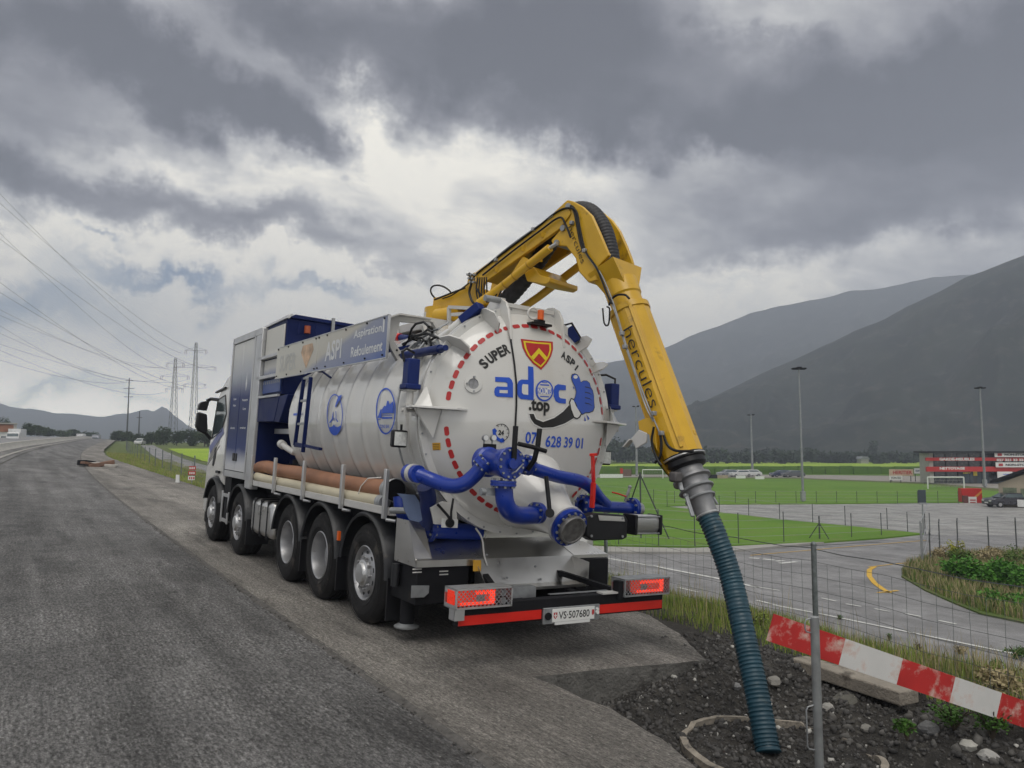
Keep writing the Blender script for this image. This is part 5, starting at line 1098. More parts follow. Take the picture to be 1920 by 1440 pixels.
# small hydraulic lines on the boom
def line(pts, r=.009, material=None, lat=-.27): MB().tube(smooth([BP(a, b, lat) for a, b in pts], 5), r, 7).build('hydraulic_line', material or galv, boom)
line([(888, 520), (900, 508), (960, 462), (1010, 424), (1040, 400), (1062, 390), (1080, 395), (1086, 420), (1092, 450), (1100, 475), (1120, 505), (1140, 555), (1148, 570)], .011, black)
line([(893, 514), (950, 466), (1005, 426), (1037, 404)], .008); line([(1092, 450), (1098, 474), (1122, 510), (1143, 560), (1155, 590), (1170, 640), (1190, 700), (1210, 760), (1225, 790)], .008, galv, -.25)
line([(1096, 472), (1125, 510), (1147, 560), (1160, 600), (1175, 650), (1196, 710), (1217, 765), (1232, 800), (1238, 815)], .008, galv, -.25)
line([(1142, 573), (1148, 560), (1158, 553), (1172, 553), (1180, 560)], .012, black, -.24)
line([(1238, 812), (1240, 835), (1238, 855), (1228, 868)], .014, black, -.25); line([(1243, 812), (1252, 835), (1268, 845), (1290, 846), (1300, 846)], .014, black, -.24)
line([(1130, 578), (1133, 606), (1141, 608), (1143, 580), (1138, 575)], .009, black, -.26)
for k in range(5): line([(896 + k * 4, 520), (893 + k * 5, 545), (898 + k * 4, 565), (906 + k * 6, 562), (920 + k * 5, 545)], .009, black, -.28 - .02 * k)
line([(800 + 30, 0 + 560), (850, 552), (880, 530), (893, 514)], .009, black, -.24)
for (x, y) in ((1072, 418), (1096, 470), (1166, 625), (1172, 650), (1226, 775), (1000, 430), (930, 487), (1240, 812)): c = BP(x, y, -.27); MB().box(c - .022, c + .022).build('line_clamp', galv, boom, bevel=.006)
line([(905, 516), (960, 472), (1012, 433), (1048, 408), (1060, 420), (1070, 445)], .012, black, -.29); line([(893, 540), (905, 556), (925, 548), (940, 530), (965, 520)], .013, black, -.30)
line([(1064, 384), (1076, 392), (1082, 415), (1088, 448), (1094, 468)], .020, black, -.25)
line([(1296, 800), (1304, 830), (1312, 858), (1310, 872)], .014, black, .12); line([(1226, 800), (1222, 830), (1232, 860), (1240, 872)], .012, black, -.26)
line([(880, 512), (884, 530), (880, 548), (886, 566), (896, 574)], .016, black, -.26); line([(815, 562), (850, 548), (872, 540)], .012, black, -.25)
for k in range(7): c = BP(881 + k * 2.2, 516 + (k % 3) * 7, -.25); MB().cyl(c, c - _n * .05, .016, n=8).build('hose_fitting', galv, boom)
# name in black down the boom
def boom_text(s, p0, p1, h, lat, name='lettering'):
    a, b = BP(*p0, lat), BP(*p1, lat); d_ = b - a; Ln = np.linalg.norm(d_); d_ /= Ln; nn = np.cross(_n, d_); nn = nn if nn @ np.array([0, -1, 0]) < 0 else nn
    V_, F_ = text_obj(s, 1, -.008); mn, mx_ = V_.min(0), V_.max(0); V_ = V_ - (mn + mx_) / 2; V_[:, 0] *= Ln / (mx_[0] - mn[0]); V_[:, 1] *= h / (mx_[1] - mn[1]); c = (a + b) / 2
    wdir = -np.cross(d_, _n) 
    if (np.cross(d_, wdir) @ _n) > 0: wdir = -wdir
    me = MB().add([c + d_ * v[0] + wdir * v[1] - _n * .001 for v in V_], F_).build(name, printblack, boom)
boom_text('hercules', (1069, 424), (1094, 492), .065, -.252)
boom_text('hercules', (1177, 614), (1228, 762), .12, -.222)
# coupling and suction hose
c0_ = pb - ax_ * .02; hend = BP(1287, 885); hdir = TD(1325, 962, 7.25) - pb; LH = np.linalg.norm(hdir); hdir /= LH
MB().lathe([(.20, -.06), (.215, -.05), (.215, -.01), (.20, 0), (.205, .05), (.19, .07), (.15, .08)], pb, ax_, 32, caps=False).build('mouth_seal', black, boom); MB().torus(pb + ax_ * -.03, ax_, .218, .010, 32, 6).build('mouth_clamp', alu, boom)
cpl = MB().lathe([(.15, .05), (.145, .15), (.155, .17), (.19, .18), (.19, .205), (.16, .22), (.145, .25), (.15, .29), (.165, .295), (.165, .315), (.145, .325), (.13, .36), (.135, .40), (.112, .43), (.105, LH - .02), (.105, LH + .04)], pb, hdir, 32, caps=False).build('coupling', mat('cast_aluminium', (.24, .24, .245), .5, metal=.6, var=.25, vscale=9), boom)
side_ = np.cross(hdir, [0, 1, 0]); side_ /= np.linalg.norm(side_)
for (s_, h0, ln_) in ((-1, .19, .12), (1, .33, .14), (-1, .36, .22)):
    c = pb + hdir * h0 + side_ * .17 * s_; MB().bar(c, c + hdir * ln_ + side_ * .03 * s_, .04, .02).cyl(c - _n * .03, c + _n * .03, .016).build('cam_lever', galv, cpl, bevel=.004)
for h0 in (.19, .305, .40): MB().torus(pb + hdir * h0, hdir, .165 if h0 < .35 else .14, .012, 28, 6).build('coupling_ring', galv, cpl)
for s_ in (-1, 1):
    c = pb + hdir * .17 - _n * .17 * s_ + side_ * -.08; MB().box(c - .05, c + .05).build('catch', mat('cast_iron', (.13, .12, .12), .6, metal=.5, var=.3), cpl, bevel=.02)
hp_ = [TD(1325, 962, 7.25), TD(1345, 1010, 7.12), TD(1371, 1085, 6.98), TD(1399, 1207, 6.68), TD(1418, 1293, 6.47), TD(1436, 1388, 6.26), TD(1441, 1412, 6.20)]
Q = smooth(hp_, 60); n_ = len(Q)
dist_ = np.concatenate([[0], np.cumsum([np.linalg.norm(Q[i + 1] - Q[i]) for i in range(n_ - 1)])]); rr_ = [.0975 + .0075 * (math.sin(s_ / .034 * 2 * math.pi) > -.1) * abs(math.sin(s_ / .034 * 2 * math.pi + .1)) for s_ in dist_]
hosem = mat('teal_hose', (.008, .045, .068), .42, var=.25, vscale=4, dirt=((.10, .12, .11), .60, 7))
hose = MB().tube(Q, rr_, 24).build('suction_hose', hosem, boom, angle=60)
MB().torus(Q[6], Q[8] - Q[4], .108, .010, 28, 6).build('hose_clamp', alu, hose)
# ------------------------------------------------------------------ valley floor
def low_poly(name, pts, dz, material, depth=0.0, label=None, parent=None, kind='structure'):
    P = [on_z(a, b, LOW + dz) if len(p_) == 2 else np.array(p_) for p_ in pts for a, b in [p_[:2]]]
    if depth: o = MB().prism(P, (0, 0, -depth)).build(name, material, parent)
    else: o = MB().add(P, [tuple(range(len(P)))]).build(name, material, parent)
    if parent is None: tag(o, label, kind=kind)
    return o
turf = ground_mat('turf', ((.085, .18, .020), (.115, .215, .026), (.135, .185, .045)), (.10, .5), bump=.6, bscale=5)
low_poly('side_road', [(950, 946), (2600, 936), (260, -60, LOW + .01), (8, -60, LOW + .01), (8, 12, LOW + .01), (12, 40, LOW + .01)], .01, m_low, label='grey side road and car park below the embankment')
low_poly('car_park', [(1200, 946), (1880, 941), (2500, 938), (2500, 1000), (1760, 1004), (1732, 1001), (1604, 988), (1467, 975), (1356, 962), (1230, 951)], .02, m_park, label='pale wet car park beside the sports field')
field = [(1000, 898), (1250, 896), (1490, 898), (1735, 908), (1880, 922), (1870, 941), (1560, 944), (1340, 945), (1245, 949), (1356, 961), (1467, 974), (1604, 987), (1732, 1000), (1655, 1008), (1540, 1016), (1373, 1022), (1292, 1025), (1138, 1022), (1000, 1015)]
low_poly('sports_field', field, .10, turf, .10, 'bright green mown sports field', kind='structure')
pave = mat('pavement_concrete', (.30, .29, .27), .8, var=.12, vscale=.8, bump=.3)
low_poly('pavement', [(1040, 1019), (1138, 1024.5), (1292, 1027.5), (1373, 1024), (1490, 1018), (1545, 1016), (1480, 1022), (1380, 1031), (1330, 1035), (1140, 1034), (1040, 1030)], .13, pave, .13, 'pale pavement along the field kerb')
low_poly('track', [(1000, 896), (1250, 894), (1490, 896), (1735, 905), (1920, 920), (2300, 926), (2300, 900), (1735, 893), (1490, 890), (1250, 890), (1000, 890)], .03, mat('gravel_track', (.24, .225, .20), .9, var=.15, vscale=.5), label='pale gravel track behind the sports field')
vine1 = ground_mat('vineyard_bright', ((.24, .36, .03), (.30, .41, .04), (.15, .26, .03)), (.02, .3), bump=.6, bscale=2)
vine2 = ground_mat('vineyard_dark', ((.06, .13, .015), (.09, .17, .02), (.12, .20, .02)), (.03, .4), bump=.6, bscale=2)
low_poly('meadow', [(900, 884), (1300, 883), (1700, 884), (2100, 886), (2100, 866.5), (900, 866.5)], .02, vine1, label='yellow green strip of crops before the woods')
low_poly('meadow_strip', [(900, 890), (1300, 889), (1735, 892), (2100, 895), (2100, 883), (900, 882)], .04, vine2, label='darker strip of vines behind the field')
m = MB()
for k, y in enumerate([889.5, 887.5, 885.8, 884, 882.4, 880.6, 879, 877.5, 876, 874.5, 873.2]):
    if y < 882: continue
    for x in np.arange(1080, 1760, 26):
        A, B = on_z(x, y + rs.uniform(-.15, .15), LOW), on_z(x + 25, y + rs.uniform(-.15, .15), LOW); m.bar(A + (0, 0, .6), B + (0, 0, .6), .8, 1.15 + rs.uniform(-.2, .2))
tag(m.build('vine_rows', vine2), 'low rows of vines beyond the sports field', kind='stuff')
# markings
linew = mat('road_marking', (.60, .60, .58), .6, var=.12, vscale=2, dirt=((.25, .25, .25), .55, 3)); liney = mat('yellow_marking', (.60, .36, .03), .6, var=.15, vscale=3, dirt=((.3, .22, .1), .6, 3))
def mark(name, pts, w, material, dz=.03):
    P = [on_z(a, b, LOW + dz) for a, b in pts]; L_, R2 = [], []
    for i, p in enumerate(P):
        d_ = P[min(i + 1, len(P) - 1)] - P[max(i - 1, 0)]; d_ /= np.linalg.norm(d_); n_ = np.array([-d_[1], d_[0], 0]); L_.append(p + n_ * w / 2); R2.append(p - n_ * w / 2)
    k = len(P); o = MB().add(L_ + R2, [(i, i + 1, k + i + 1, k + i) for i in range(k - 1)]).build(name, material); tag(o, None, kind='structure'); return o
mark('road_marking', [(1090, 1037), (1136, 1046), (1230, 1062), (1339, 1083), (1420, 1101)], .22, linew); mark('road_marking', [(1450, 1134), (1540, 1151), (1700, 1184), (1856, 1216), (1990, 1244)], .13, linew)
for a, b in (((1407, 1098), (1462, 1107)), ((1540, 1121), (1568, 1127)), ((1586, 1132), (1615, 1137)), ((1640, 1141), (1668, 1146.5)), ((1697, 1150), (1728, 1156)), ((1760, 1163), (1793, 1170)), ((1207, 1087), (1250, 1097)), ((1270, 1101), (1310, 1110)), ((1418, 1125), (1455, 1134))): mark('road_marking', [a, b], .12, linew)
for a, b in (((1405, 1046), (1424, 1047)), ((1430, 1048), (1452, 1050)), ((1455, 1052), (1470, 1051)), ((1462, 1056), (1494, 1053))): mark('road_marking', [a, b], .3, linew)
mark('yellow_marking', [(1407, 1041), (1500, 1033), (1600, 1024), (1736, 1013)], .10, liney); mark('yellow_marking', [(1628, 1063), (1680, 1057), (1735, 1052)], .10, liney)
mark('yellow_marking', [(1640, 1062), (1630, 1068), (1630, 1080), (1640, 1093), (1655, 1104), (1668, 1111)], .22, liney); mark('yellow_marking', [(1645, 1111), (1684, 1107)], .15, liney)
for (a, b) in (((1330, 953), (1500, 957)), ((1380, 950), (1560, 953)), ((1480, 962), (1590, 964)), ((1560, 957), (1780, 959)), ((1600, 968), (1700, 967)), ((1640, 975), (1735, 972)), ((1520, 976), (1600, 975)), ((1750, 951), (1880, 953)), ((1700, 984), (1840, 982)), ((1760, 968), (1910, 965)), ((1400, 946), (1700, 948)), ((1800, 990), (1930, 988))): mark('parking_line', [a, b], .12, linew)
# tar seams in the car park
tarm = mat('tar_seam', (.05, .05, .05), .5, var=.1)
for (a, b) in (((1480, 950), (1540, 951.5)), ((1560, 961), (1610, 962)), ((1700, 956), (1760, 958)), ((1781, 954), (1822, 956)), ((1510, 966), (1560, 967)), ((1420, 956), (1470, 957.5)), ((1270, 948), (1330, 949.5)), ((1870, 992), (1910, 993)), ((1650, 1016), (1500, 1024))): mark('tar_seam', [a, b], .16, tarm, .026)

# ------------------------------------------------------------------ buildings on the right
def on_low(px, py, dz=0.0): return on_z(px, py, LOW + dz)
wallred = mat('red_cladding', (.50, .022, .018), .5, var=.1, vscale=.4); wdark = mat('dark_glazing', (.030, .032, .036), .25, var=.3, vscale=.6, spec=.7); wconc = mat('pale_wall', (.38, .37, .34), .8, var=.08)
B0 = on_low(1748, 907); B1 = on_low(2120, 907); ex = (B1 - B0) / np.linalg.norm(B1 - B0); ey = np.array([-ex[1], ex[0], 0]); dB = (B0 - CAM) @ AW[2]
Mb = np.array([ex, ey, [0, 0, 1.]]).T; sc_b = dB / F_PX
def bb(name, px0, py0, px1, py1, y0, y1, material, parent):
    """box on the facade given by its photo rectangle"""
    x0, x1 = (px0 - 1748) * sc_b, (px1 - 1748) * sc_b; z1, z0 = (907 - py0) * sc_b, (907 - py1) * sc_b
    return MB().box((x0, y0, z0), (x1, y1, z1)).build(name, material, parent)
bld = thing('warehouse', 'long red and black storage building with white lettering on its bands', 'building', B0, math.atan2(ex[1], ex[0]))
bb('wall', 1748, 850, 2110, 907, 0, 2.5, wdark, bld); bb('roof', 1733, 846, 2120, 849.5, -1.6, 3, black, bld); bb('end_wall', 1740, 850, 1748, 905, -.6, 2.4, wconc, bld)
for a, b in ((858, 864), (875, 884)): bb('red_band', 1733, a, 2120, b, -1.0, -.6, wallred, bld)
for k in range(16): bb('window_frame', 1752 + k * 22, 851, 1753 + k * 22, 906, -.12, -.02, dark, bld)
for k in range(7): bb('shop_window', 1802 + k * 30, 887, 1825 + k * 30, 905, -.08, -.01, mat('shop_glass', (.06, .08, .10), .1, metal=.3, var=.4, vscale=.5), bld)
def btext(s, px0, px1, py, h, material, off=-1.01, parent=None):
    V_, F_ = text_obj(s, 1, .055, res=2); mn, mx_ = V_.min(0), V_.max(0); V_ = V_ - (mn + mx_) / 2; w_ = (px1 - px0) * sc_b; V_[:, 0] *= w_ / (mx_[0] - mn[0]); V_[:, 1] *= h * sc_b / (mx_[1] - mn[1])
    cx_ = ((px0 + px1) / 2 - 1748) * sc_b; cz_ = (907 - py) * sc_b; return MB().add([(cx_ + v[0], off, cz_ + v[1]) for v in V_], F_).build('lettering', material, parent or bld)
btext('GARDE-MEUBLES', 1757, 1823, 861, 5.2, printwhite); btext('NETTOYAGE', 1757, 1804, 878, 5, printwhite)
btext('027 321 33 33', 1864, 1914, 862.5, 5, printwhite)
for (a, b, c_, d_, s) in ((1859, 848, 1919, 857, 'NON-STOP'), (1860, 867, 1922, 876, 'NON-STOP')):
    p = bb('banner', a, b, c_, d_, -1.3, -1.2, printwhite, bld); btext(s, a + 18, c_ - 3, (b + d_) / 2, 4.5, printblack, -1.31); bb('banner_logo', a + 5, b + 2, a + 13, d_ - 2, -1.33, -1.31, redd, bld)
p = bb('banner', 1862, 884, 1890, 896, -1.3, -1.2, printwhite, bld); btext('nettoyage', 1872, 1888, 889, 2.5, printblue, -1.31)
btext('NETT', 1806, 1820, 887, 3, yel, -.13); bb('yellow_poster', 1825, 884, 1832, 892, -.2, -.1, yel, bld)
# beige house
G0 = on_low(1874, 950); G1 = on_low(2010, 956); gx = (G1 - G0) / np.linalg.norm(G1 - G0); sg = ((G0 - CAM) @ AW[2]) / F_PX
hs = thing('house', 'beige rendered house with dark sloping roof at the right edge', 'house', G0, math.atan2(gx[1], gx[0]))
def hp2(px, py): return ((px - 1874) * sg, (952 - py) * sg)
beige = mat('beige_render', (.42, .36, .27), .85, var=.08, vscale=.6)
pr_ = [hp2(*p) for p in ((1874, 955), (1874, 909), (1920, 889), (1966, 909), (1966, 955))]
MB().prism([(a, 0, b) for a, b in pr_], (0, 8, 0)).build('wall', beige, hs)
for s_ in (-1, 1):
    pp = [hp2(1920, 884), hp2(1920 + s_ * 58, 908), hp2(1920 + s_ * 58, 904), hp2(1920, 879.5)]; MB().prism([(a, -.5, b) for a, b in pp], (0, 9, 0)).build('roof', dark, hs)
for (a, b, c_, d_) in ((1881, 916, 1903, 931), (1909, 917, 1932, 934), (1938, 917, 1955, 934)):
    (x0, z1), (x1, z0) = hp2(a, b), hp2(c_, d_); w_ = MB().box((x0, -.05, z0), (x1, .02, z1)).build('window', mat('curtained_glass', (.16, .19, .12), .3, var=.4, vscale=3), hs); MB().box((x0 - .05, -.08, z0 - .1), (x1 + .05, .0, z0 - .02)).build('sill', wconc, w_)
(x0, z0), (x1, z1) = hp2(1905, 950), hp2(1935, 937); MB().box((x0, -.7, z0), (x1, -.5, z1)).build('low_wall', printwhite, hs)

# ------------------------------------------------------------------ cars
def make_car(name, label, cat, paint, loc, rz, L_=4.2, group=None, H=1.45, W_=1.75, boxy=False):
    c = thing(name, label, cat, loc, rz, group); h = W_ / 2
    if not boxy:
        pr_ = [(-L_ / 2, .28), (-L_ / 2 - .03, .62), (-L_ / 2 + .06, .86), (-L_ / 2 + .95, .97), (L_ / 2 - .35, .98), (L_ / 2 - .05, .86), (L_ / 2, .5), (L_ / 2 - .05, .28)]
        b = MB().prism([(x, -h, z) for x, z in pr_], (0, W_, 0)).build('body', paint, c, bevel=.08, segs=3)
        g = [(-L_ / 2 + .9, .95), (-L_ / 2 + 1.65, H - .05), (-L_ / 2 + 2.0, H), (L_ / 2 - .9, H - .02), (L_ / 2 - .30, .98)]
        q0 = [(x, -h + .06 + .16 * (z - .95) / .5, z) for x, z in g]; q1 = [(x, h - .06 - .16 * (z - .95) / .5, z) for x, z in g]; k = len(g)
        MB().add(q0 + q1, [tuple(range(k)), tuple(range(2 * k - 1, k - 1, -1))] + [(i, k + i, k + (i + 1) % k, (i + 1) % k) for i in range(k)]).build('cabin', paint, c, bevel=.04)
        for s_ in (-1, 1): MB().prism([(x, s_ * (h - .055 - .16 * (z - .95) / .5 + .004), z) for x, z in ((-L_ / 2 + 1.1, 1.0), (-L_ / 2 + 1.72, H - .12), (L_ / 2 - 1.0, H - .12), (L_ / 2 - .55, 1.02))], (0, s_ * .004, 0)).build('side_window', glass, c)
        MB().prism([(-L_ / 2 + .95 - .012, y, z + .005) for y, z in ()] or [(-L_ / 2 + .93, -h + .2, 1.0), (-L_ / 2 + .93, h - .2, 1.0), (-L_ / 2 + 1.55, h - .28, H - .12), (-L_ / 2 + 1.55, -h + .28, H - .12)], (-.02, 0, .012)).build('windscreen', glass, c)
        MB().prism([(L_ / 2 - .33, -h + .2, 1.02), (L_ / 2 - .33, h - .2, 1.02), (L_ / 2 - .82, h - .28, H - .1), (L_ / 2 - .82, -h + .28, H - .1)], (.02, 0, .012)).build('rear_window', glass, c)
        for s_ in (-1, 1): MB().box((-L_ / 2 - .035, s_ * (h - .3) - .18, .60), (-L_ / 2 + .08, s_ * (h - .3) + .18, .76)).build('headlight', mat('headlamp', (.6, .6, .6), .2, metal=.3), c); MB().box((-L_ / 2 + 1.2, s_ * (h + .08) - .09, .95), (-L_ / 2 + 1.3, s_ * (h + .08) + .09, 1.08)).build('mirror', paint, c)
        MB().box((-L_ / 2 - .05, -.26, .42), (-L_ / 2 - .02, .26, .53)).build('number_plate', printwhite, c)
    else:
        MB().box((-L_ / 2 + 1.2, -h, .5), (L_ / 2, h, H)).build('body', paint, c, bevel=.05); MB().prism([(x, -h + .03, z) for x, z in ((-L_ / 2, .4), (-L_ / 2, 1.1), (-L_ / 2 + .5, 1.9), (-L_ / 2 + 1.15, 2.0), (-L_ / 2 + 1.15, .4))], (0, W_ - .06, 0)).build('cab', paint, c, bevel=.05)
        MB().box((-L_ / 2 + .02, -h + .15, 1.2), (-L_ / 2 + .3, h - .15, 1.75)).build('windscreen', glass, c)
    for x in (-L_ / 2 + .8, L_ / 2 - .75):
        for s_ in (-1, 1):
            w_ = MB().cyl((x, s_ * (h - .19), .31), (x, s_ * (h + .01), .31), .31, n=18).build('wheel', rubber, c); MB().cyl((x, s_ * (h - .0), .31), (x, s_ * (h + .018), .31), .18, n=14).build('rim', rimsilver, w_)
    return c
ink = mat('dark_blue_car_paint', (.012, .012, .022), .25, coat=.8); cw = mat('white_car_paint', (.6, .6, .6), .3, coat=.6); cs = mat('silver_car_paint', (.3, .31, .34), .3, metal=.5); cn = mat('navy_car_paint', (.03, .04, .09), .3, coat=.6); cg_ = mat('grey_car_paint', (.10, .105, .115), .3, coat=.6)
def face(px, py, dz=0): return on_low(px, py, dz)
make_car('parked_car', 'black hatchback parked in front of the beige house', 'car', ink, face(1889, 951), math.atan2(gx[1], gx[0]) + .75, 4.1)
for px, py, pt_, rz, lab in ((1365, 892, cs, .2, 'silver car leftmost in the far row behind the field'), (1388, 892.5, cw, .25, 'white car second in the far row behind the field'), (1407, 892, cw, -.1, 'white estate car beside the far lamp pole'), (1465, 893, cn, .2, 'navy blue car parked before the vines right of the white ones'), (1487, 893.5, cg_, .1, 'dark grey car rightmost in the far row behind the field')):
    make_car('parked_car', lab, 'car', pt_, on_low(px, py + 1.5), YAW * -1 + rz, 4.6, 'cars parked behind the sports field')

# ------------------------------------------------------------------ poles, goals, boards
def floodlight(px, pyb, pyt, lab, heads=2):
    b = on_low(px, pyb); d_ = (b - CAM) @ AW[2]; H = (pyb - pyt) * d_ / F_PX
    t_ = thing('floodlight_pole', lab, 'floodlight', b, -YAW, 'floodlight poles round the sports field'); w_ = max(.10, .004 * d_ * .35)
    MB().cyl((0, 0, 0), (0, 0, H * .35), w_ * 1.15).cyl((0, 0, H * .35), (0, 0, H), w_, w_ * .6).build('pole', mat('pole_grey', (.26, .27, .28), .5, metal=.4), t_)
    MB().box((-.65, -.06, H - .12), (.65, .06, H)).build('crossarm', dark, t_); MB().box((-.2, -.3, .2), (.2, .3, 1.2)).build('pole_base', galv, t_)
    for k in range(heads):
        x = -.5 + 1.0 * k / max(1, heads - 1); MB().box((x - .24, -.35, H - .08 + .1 * (k % 2)), (x + .24, .3, H + .10 + .1 * (k % 2))).build('lamp_head', dark, t_, bevel=.05)
    return t_
floodlight(1506, 942, 690, 'tallest floodlight pole with three lamps beside the field edge', 3); floodlight(1411, 893, 778, 'slim floodlight pole behind the far parked cars'); floodlight(1847, 914, 727, 'floodlight pole in front of the red storage building', 3); floodlight(1194, 893, 762, 'floodlight pole seen just left of the boom tip', 2)
def goal(px0, px1, pyb, pyt, lab):
    a, b = on_low(px0, pyb), on_low(px1, pyb); d_ = (a - CAM) @ AW[2]; H = (pyb - pyt) * d_ / F_PX; wv_ = (b - a); L_ = np.linalg.norm(wv_)
    t_ = thing('football_goal', lab, 'goal', a, math.atan2(wv_[1], wv_[0]))
    for x in (0, L_): MB().cyl((x, 0, 0), (x, 0, H), .09, n=8).build('post', printwhite, t_)
    MB().cyl((0, 0, H), (L_, 0, H), .09, n=8).build('crossbar', printwhite, t_)
    m = MB()
    for k in range(9): x = L_ * k / 8; m.cyl((x, 0, H), (x, 1.5, 0), .02, n=4)
    for k in range(5): z = H * k / 4; m.cyl((0, 1.5 * (1 - k / 4), z), (L_, 1.5 * (1 - k / 4), z), .02, n=4)
    tag(m.build('net', mat('net_cord', (.3, .3, .3), .8), t_), kind='stuff')
goal(1740, 1808, 918, 895, 'white football goal before the red storage building'); goal(1205, 1243, 898, 881, 'white football goal left of the hose coupling')
def signboard(px0, px1, py0, py1, pyb, colr, lab, texts=(), legs=True):
    a, b = on_low(px0, pyb), on_low(px1, pyb); d_ = (a - CAM) @ AW[2]; s_ = d_ / F_PX; wv_ = b - a; L_ = np.linalg.norm(wv_); z0, z1 = (pyb - py1) * s_, (pyb - py0) * s_
    t_ = thing('advertising_board', lab, 'sign', a, math.atan2(wv_[1], wv_[0])); MB().box((0, -.05, z0), (L_, .05, z1)).build('panel', colr, t_)
    if legs:
        for x in (L_ * .1, L_ * .9): MB().cyl((x, .08, 0), (x, .08, z1), .06, n=8).build('leg', dark, t_)
    for s, fx, fz, fw, fh, mt_ in texts:
        V_, F_ = text_obj(s, 1, .03, res=2); mn, mx_ = V_.min(0), V_.max(0); V_ = V_ - (mn + mx_) / 2; V_[:, 0] *= L_ * fw / (mx_[0] - mn[0]); V_[:, 1] *= (z1 - z0) * fh / (mx_[1] - mn[1])
        MB().add([(L_ * fx + v[0], -.06, z0 + (z1 - z0) * fz + v[1]) for v in V_], F_).build('lettering', mt_, t_)
signboard(1668, 1713, 880, 892, 903, mat('cream_board', (.55, .42, .30), .6), 'cream advertising board lettered in red and black', (('HERITIER', .55, .5, .8, .55, redd),)); signboard(1668, 1692, 892, 900, 905, printwhite, 'small white board under the cream advertising board', (('VON RO', .5, .5, .8, .6, printblack),))
signboard(1715, 1736, 878, 888, 903, pale, 'plain pale board between cream and red boards', (('SERVICE', .5, .5, .8, .35, cn),)); signboard(1739, 1753, 880, 888, 903, printwhite, 'white board with short black lettering beside a red board', (('NRJ', .5, .5, .7, .6, printblack),)); signboard(1753.5, 1762, 879, 889, 903, wallred, 'small bright red board behind the goal')
signboard(1765, 1800, 880, 896, 905, printwhite, 'white board with two lines of lettering and red diamond', (('PETER KUHNI', .45, .72, .75, .25, printblack), ('TRANSPORT', .40, .38, .6, .25, printblack), ('◆', .85, .45, .16, .45, redd)))
signboard(1380, 1398, 892, 897, 899, printwhite, 'low white board on the far touchline, left one', legs=False); signboard(1416, 1433, 893, 898.5, 900, printwhite, 'low white board on the far touchline, right of the lamp pole', legs=False); signboard(1328, 1345, 890, 897, 899, dark, 'low black board at the far touchline', legs=False); signboard(1345.5, 1365, 891, 897, 899, mat('tan_board', (.38, .30, .22), .7), 'low tan board beside the black one', legs=False)
signboard(1125, 1168, 889, 896, 898, printwhite, 'long white board at the touchline beyond the lorry', legs=False); signboard(1163, 1168, 878, 888, 898, wallred, 'thin red panel beyond the field left of the goal'); signboard(1168.5, 1184, 880, 893, 898, mat('brown_shed', (.16, .10, .09), .8), 'small brown shed wall beside the far goal', legs=False)
# red kiosk with white notice
kb = on_low(1804, 943); s_ = ((kb - CAM) @ AW[2]) / F_PX; kio = thing('ticket_booth', 'red panel booth with orange stripe and white notice by the car park', 'booth', kb, -YAW - .1)
MB().box((0, 0, 0), (36 * s_, .8, 27 * s_)).build('panel', wallred, kio); MB().prism([(22 * s_, -.02, 12 * s_), (36 * s_, -.02, 24 * s_), (36 * s_, -.02, 20 * s_), (26 * s_, -.02, 10 * s_)], (0, -.02, 0)).build('stripe', mat('orange_stripe', (.6, .25, .05), .6), kio)
MB().box((8 * s_, -.5, -4 * s_), (22 * s_, -.4, 12 * s_)).build('notice', printwhite, kio); MB().box((0, -.4, -2 * s_), (8 * s_, 0, 14 * s_)).build('side_panel', mat('maroon_panel', (.13, .05, .045), .7), kio); MB().box((10 * s_, -.52, 5 * s_), (20 * s_, -.51, 7 * s_)).box((10 * s_, -.52, 1 * s_), (20 * s_, -.51, 2.5 * s_)).build('notice_lines', redd, kio)
# back of a road sign
b = on_low(1732, 1001); s_ = ((b - CAM) @ AW[2]) / F_PX; rsn = thing('road_sign', 'dark back of a rectangular road sign on a post by the car park gate', 'sign', b, -YAW)
MB().cyl((0, 0, 0), (0, 0, 82 * s_), .05, n=10).build('post', galv, rsn); MB().box((-8 * s_, -.05, 57 * s_), (7 * s_, .02, 82 * s_)).build('plate', mat('sign_back', (.035, .05, .06), .6), rsn, bevel=.03); MB().box((-8 * s_, -.12, 55 * s_), (7 * s_, -.05, 58 * s_)).build('bracket', galv, rsn)

# ------------------------------------------------------------------ fences below
fpost = mat('fence_post_dark', (.07, .075, .075), .6, metal=.3)
def fence_line(lab, posts, wires=True, cranked=False, rad=.03, group=None, closed=None):
    """posts: (px, top py, bottom py) read from the photograph, each standing on the valley floor"""
    base = [on_low(a, c_) for a, b, c_ in posts]; Hs = [(c_ - b) * ((on_low(a, c_) - CAM) @ AW[2]) / F_PX for a, b, c_ in posts]
    t_ = thing('wire_fence', lab, 'fence', base[0]); o0 = base[0]; tops = []
    for p, h in zip(base, Hs):
        q_ = p - o0; m = MB().cyl(q_, q_ + (0, 0, h), rad, n=6)
        if cranked: m.cyl(q_ + (0, 0, h), q_ + (.28, .12, h + .16), rad, n=6)
        m.build('post', fpost, t_); tops.append((q_, h))
    m = MB()
    for (a, ha), (b_, hb) in zip(tops[:-1], tops[1:]):
        for f in (.98, .75, .5, .25, .05): m.cyl(a + (0, 0, ha * f), b_ + (0, 0, hb * f), .010, n=3)
    tag(m.build('wire', galv, t_), kind='stuff'); return t_
fence_line('low wire fence between the sports field and the car park', [(x, 944.3 - 23 - .002 * abs(x - 1500), 944.6) for x in range(1265, 1800, 38)], group='f')
fence_line('wire fence along the inner edge of the near grass triangle', [(1290, 926, 955), (1349, 929, 961), (1404, 935, 967), (1462, 943, 975), (1524, 945, 980), (1585, 949, 986), (1664, 953, 993), (1702, 960, 999), (1744, 962, 1004)])
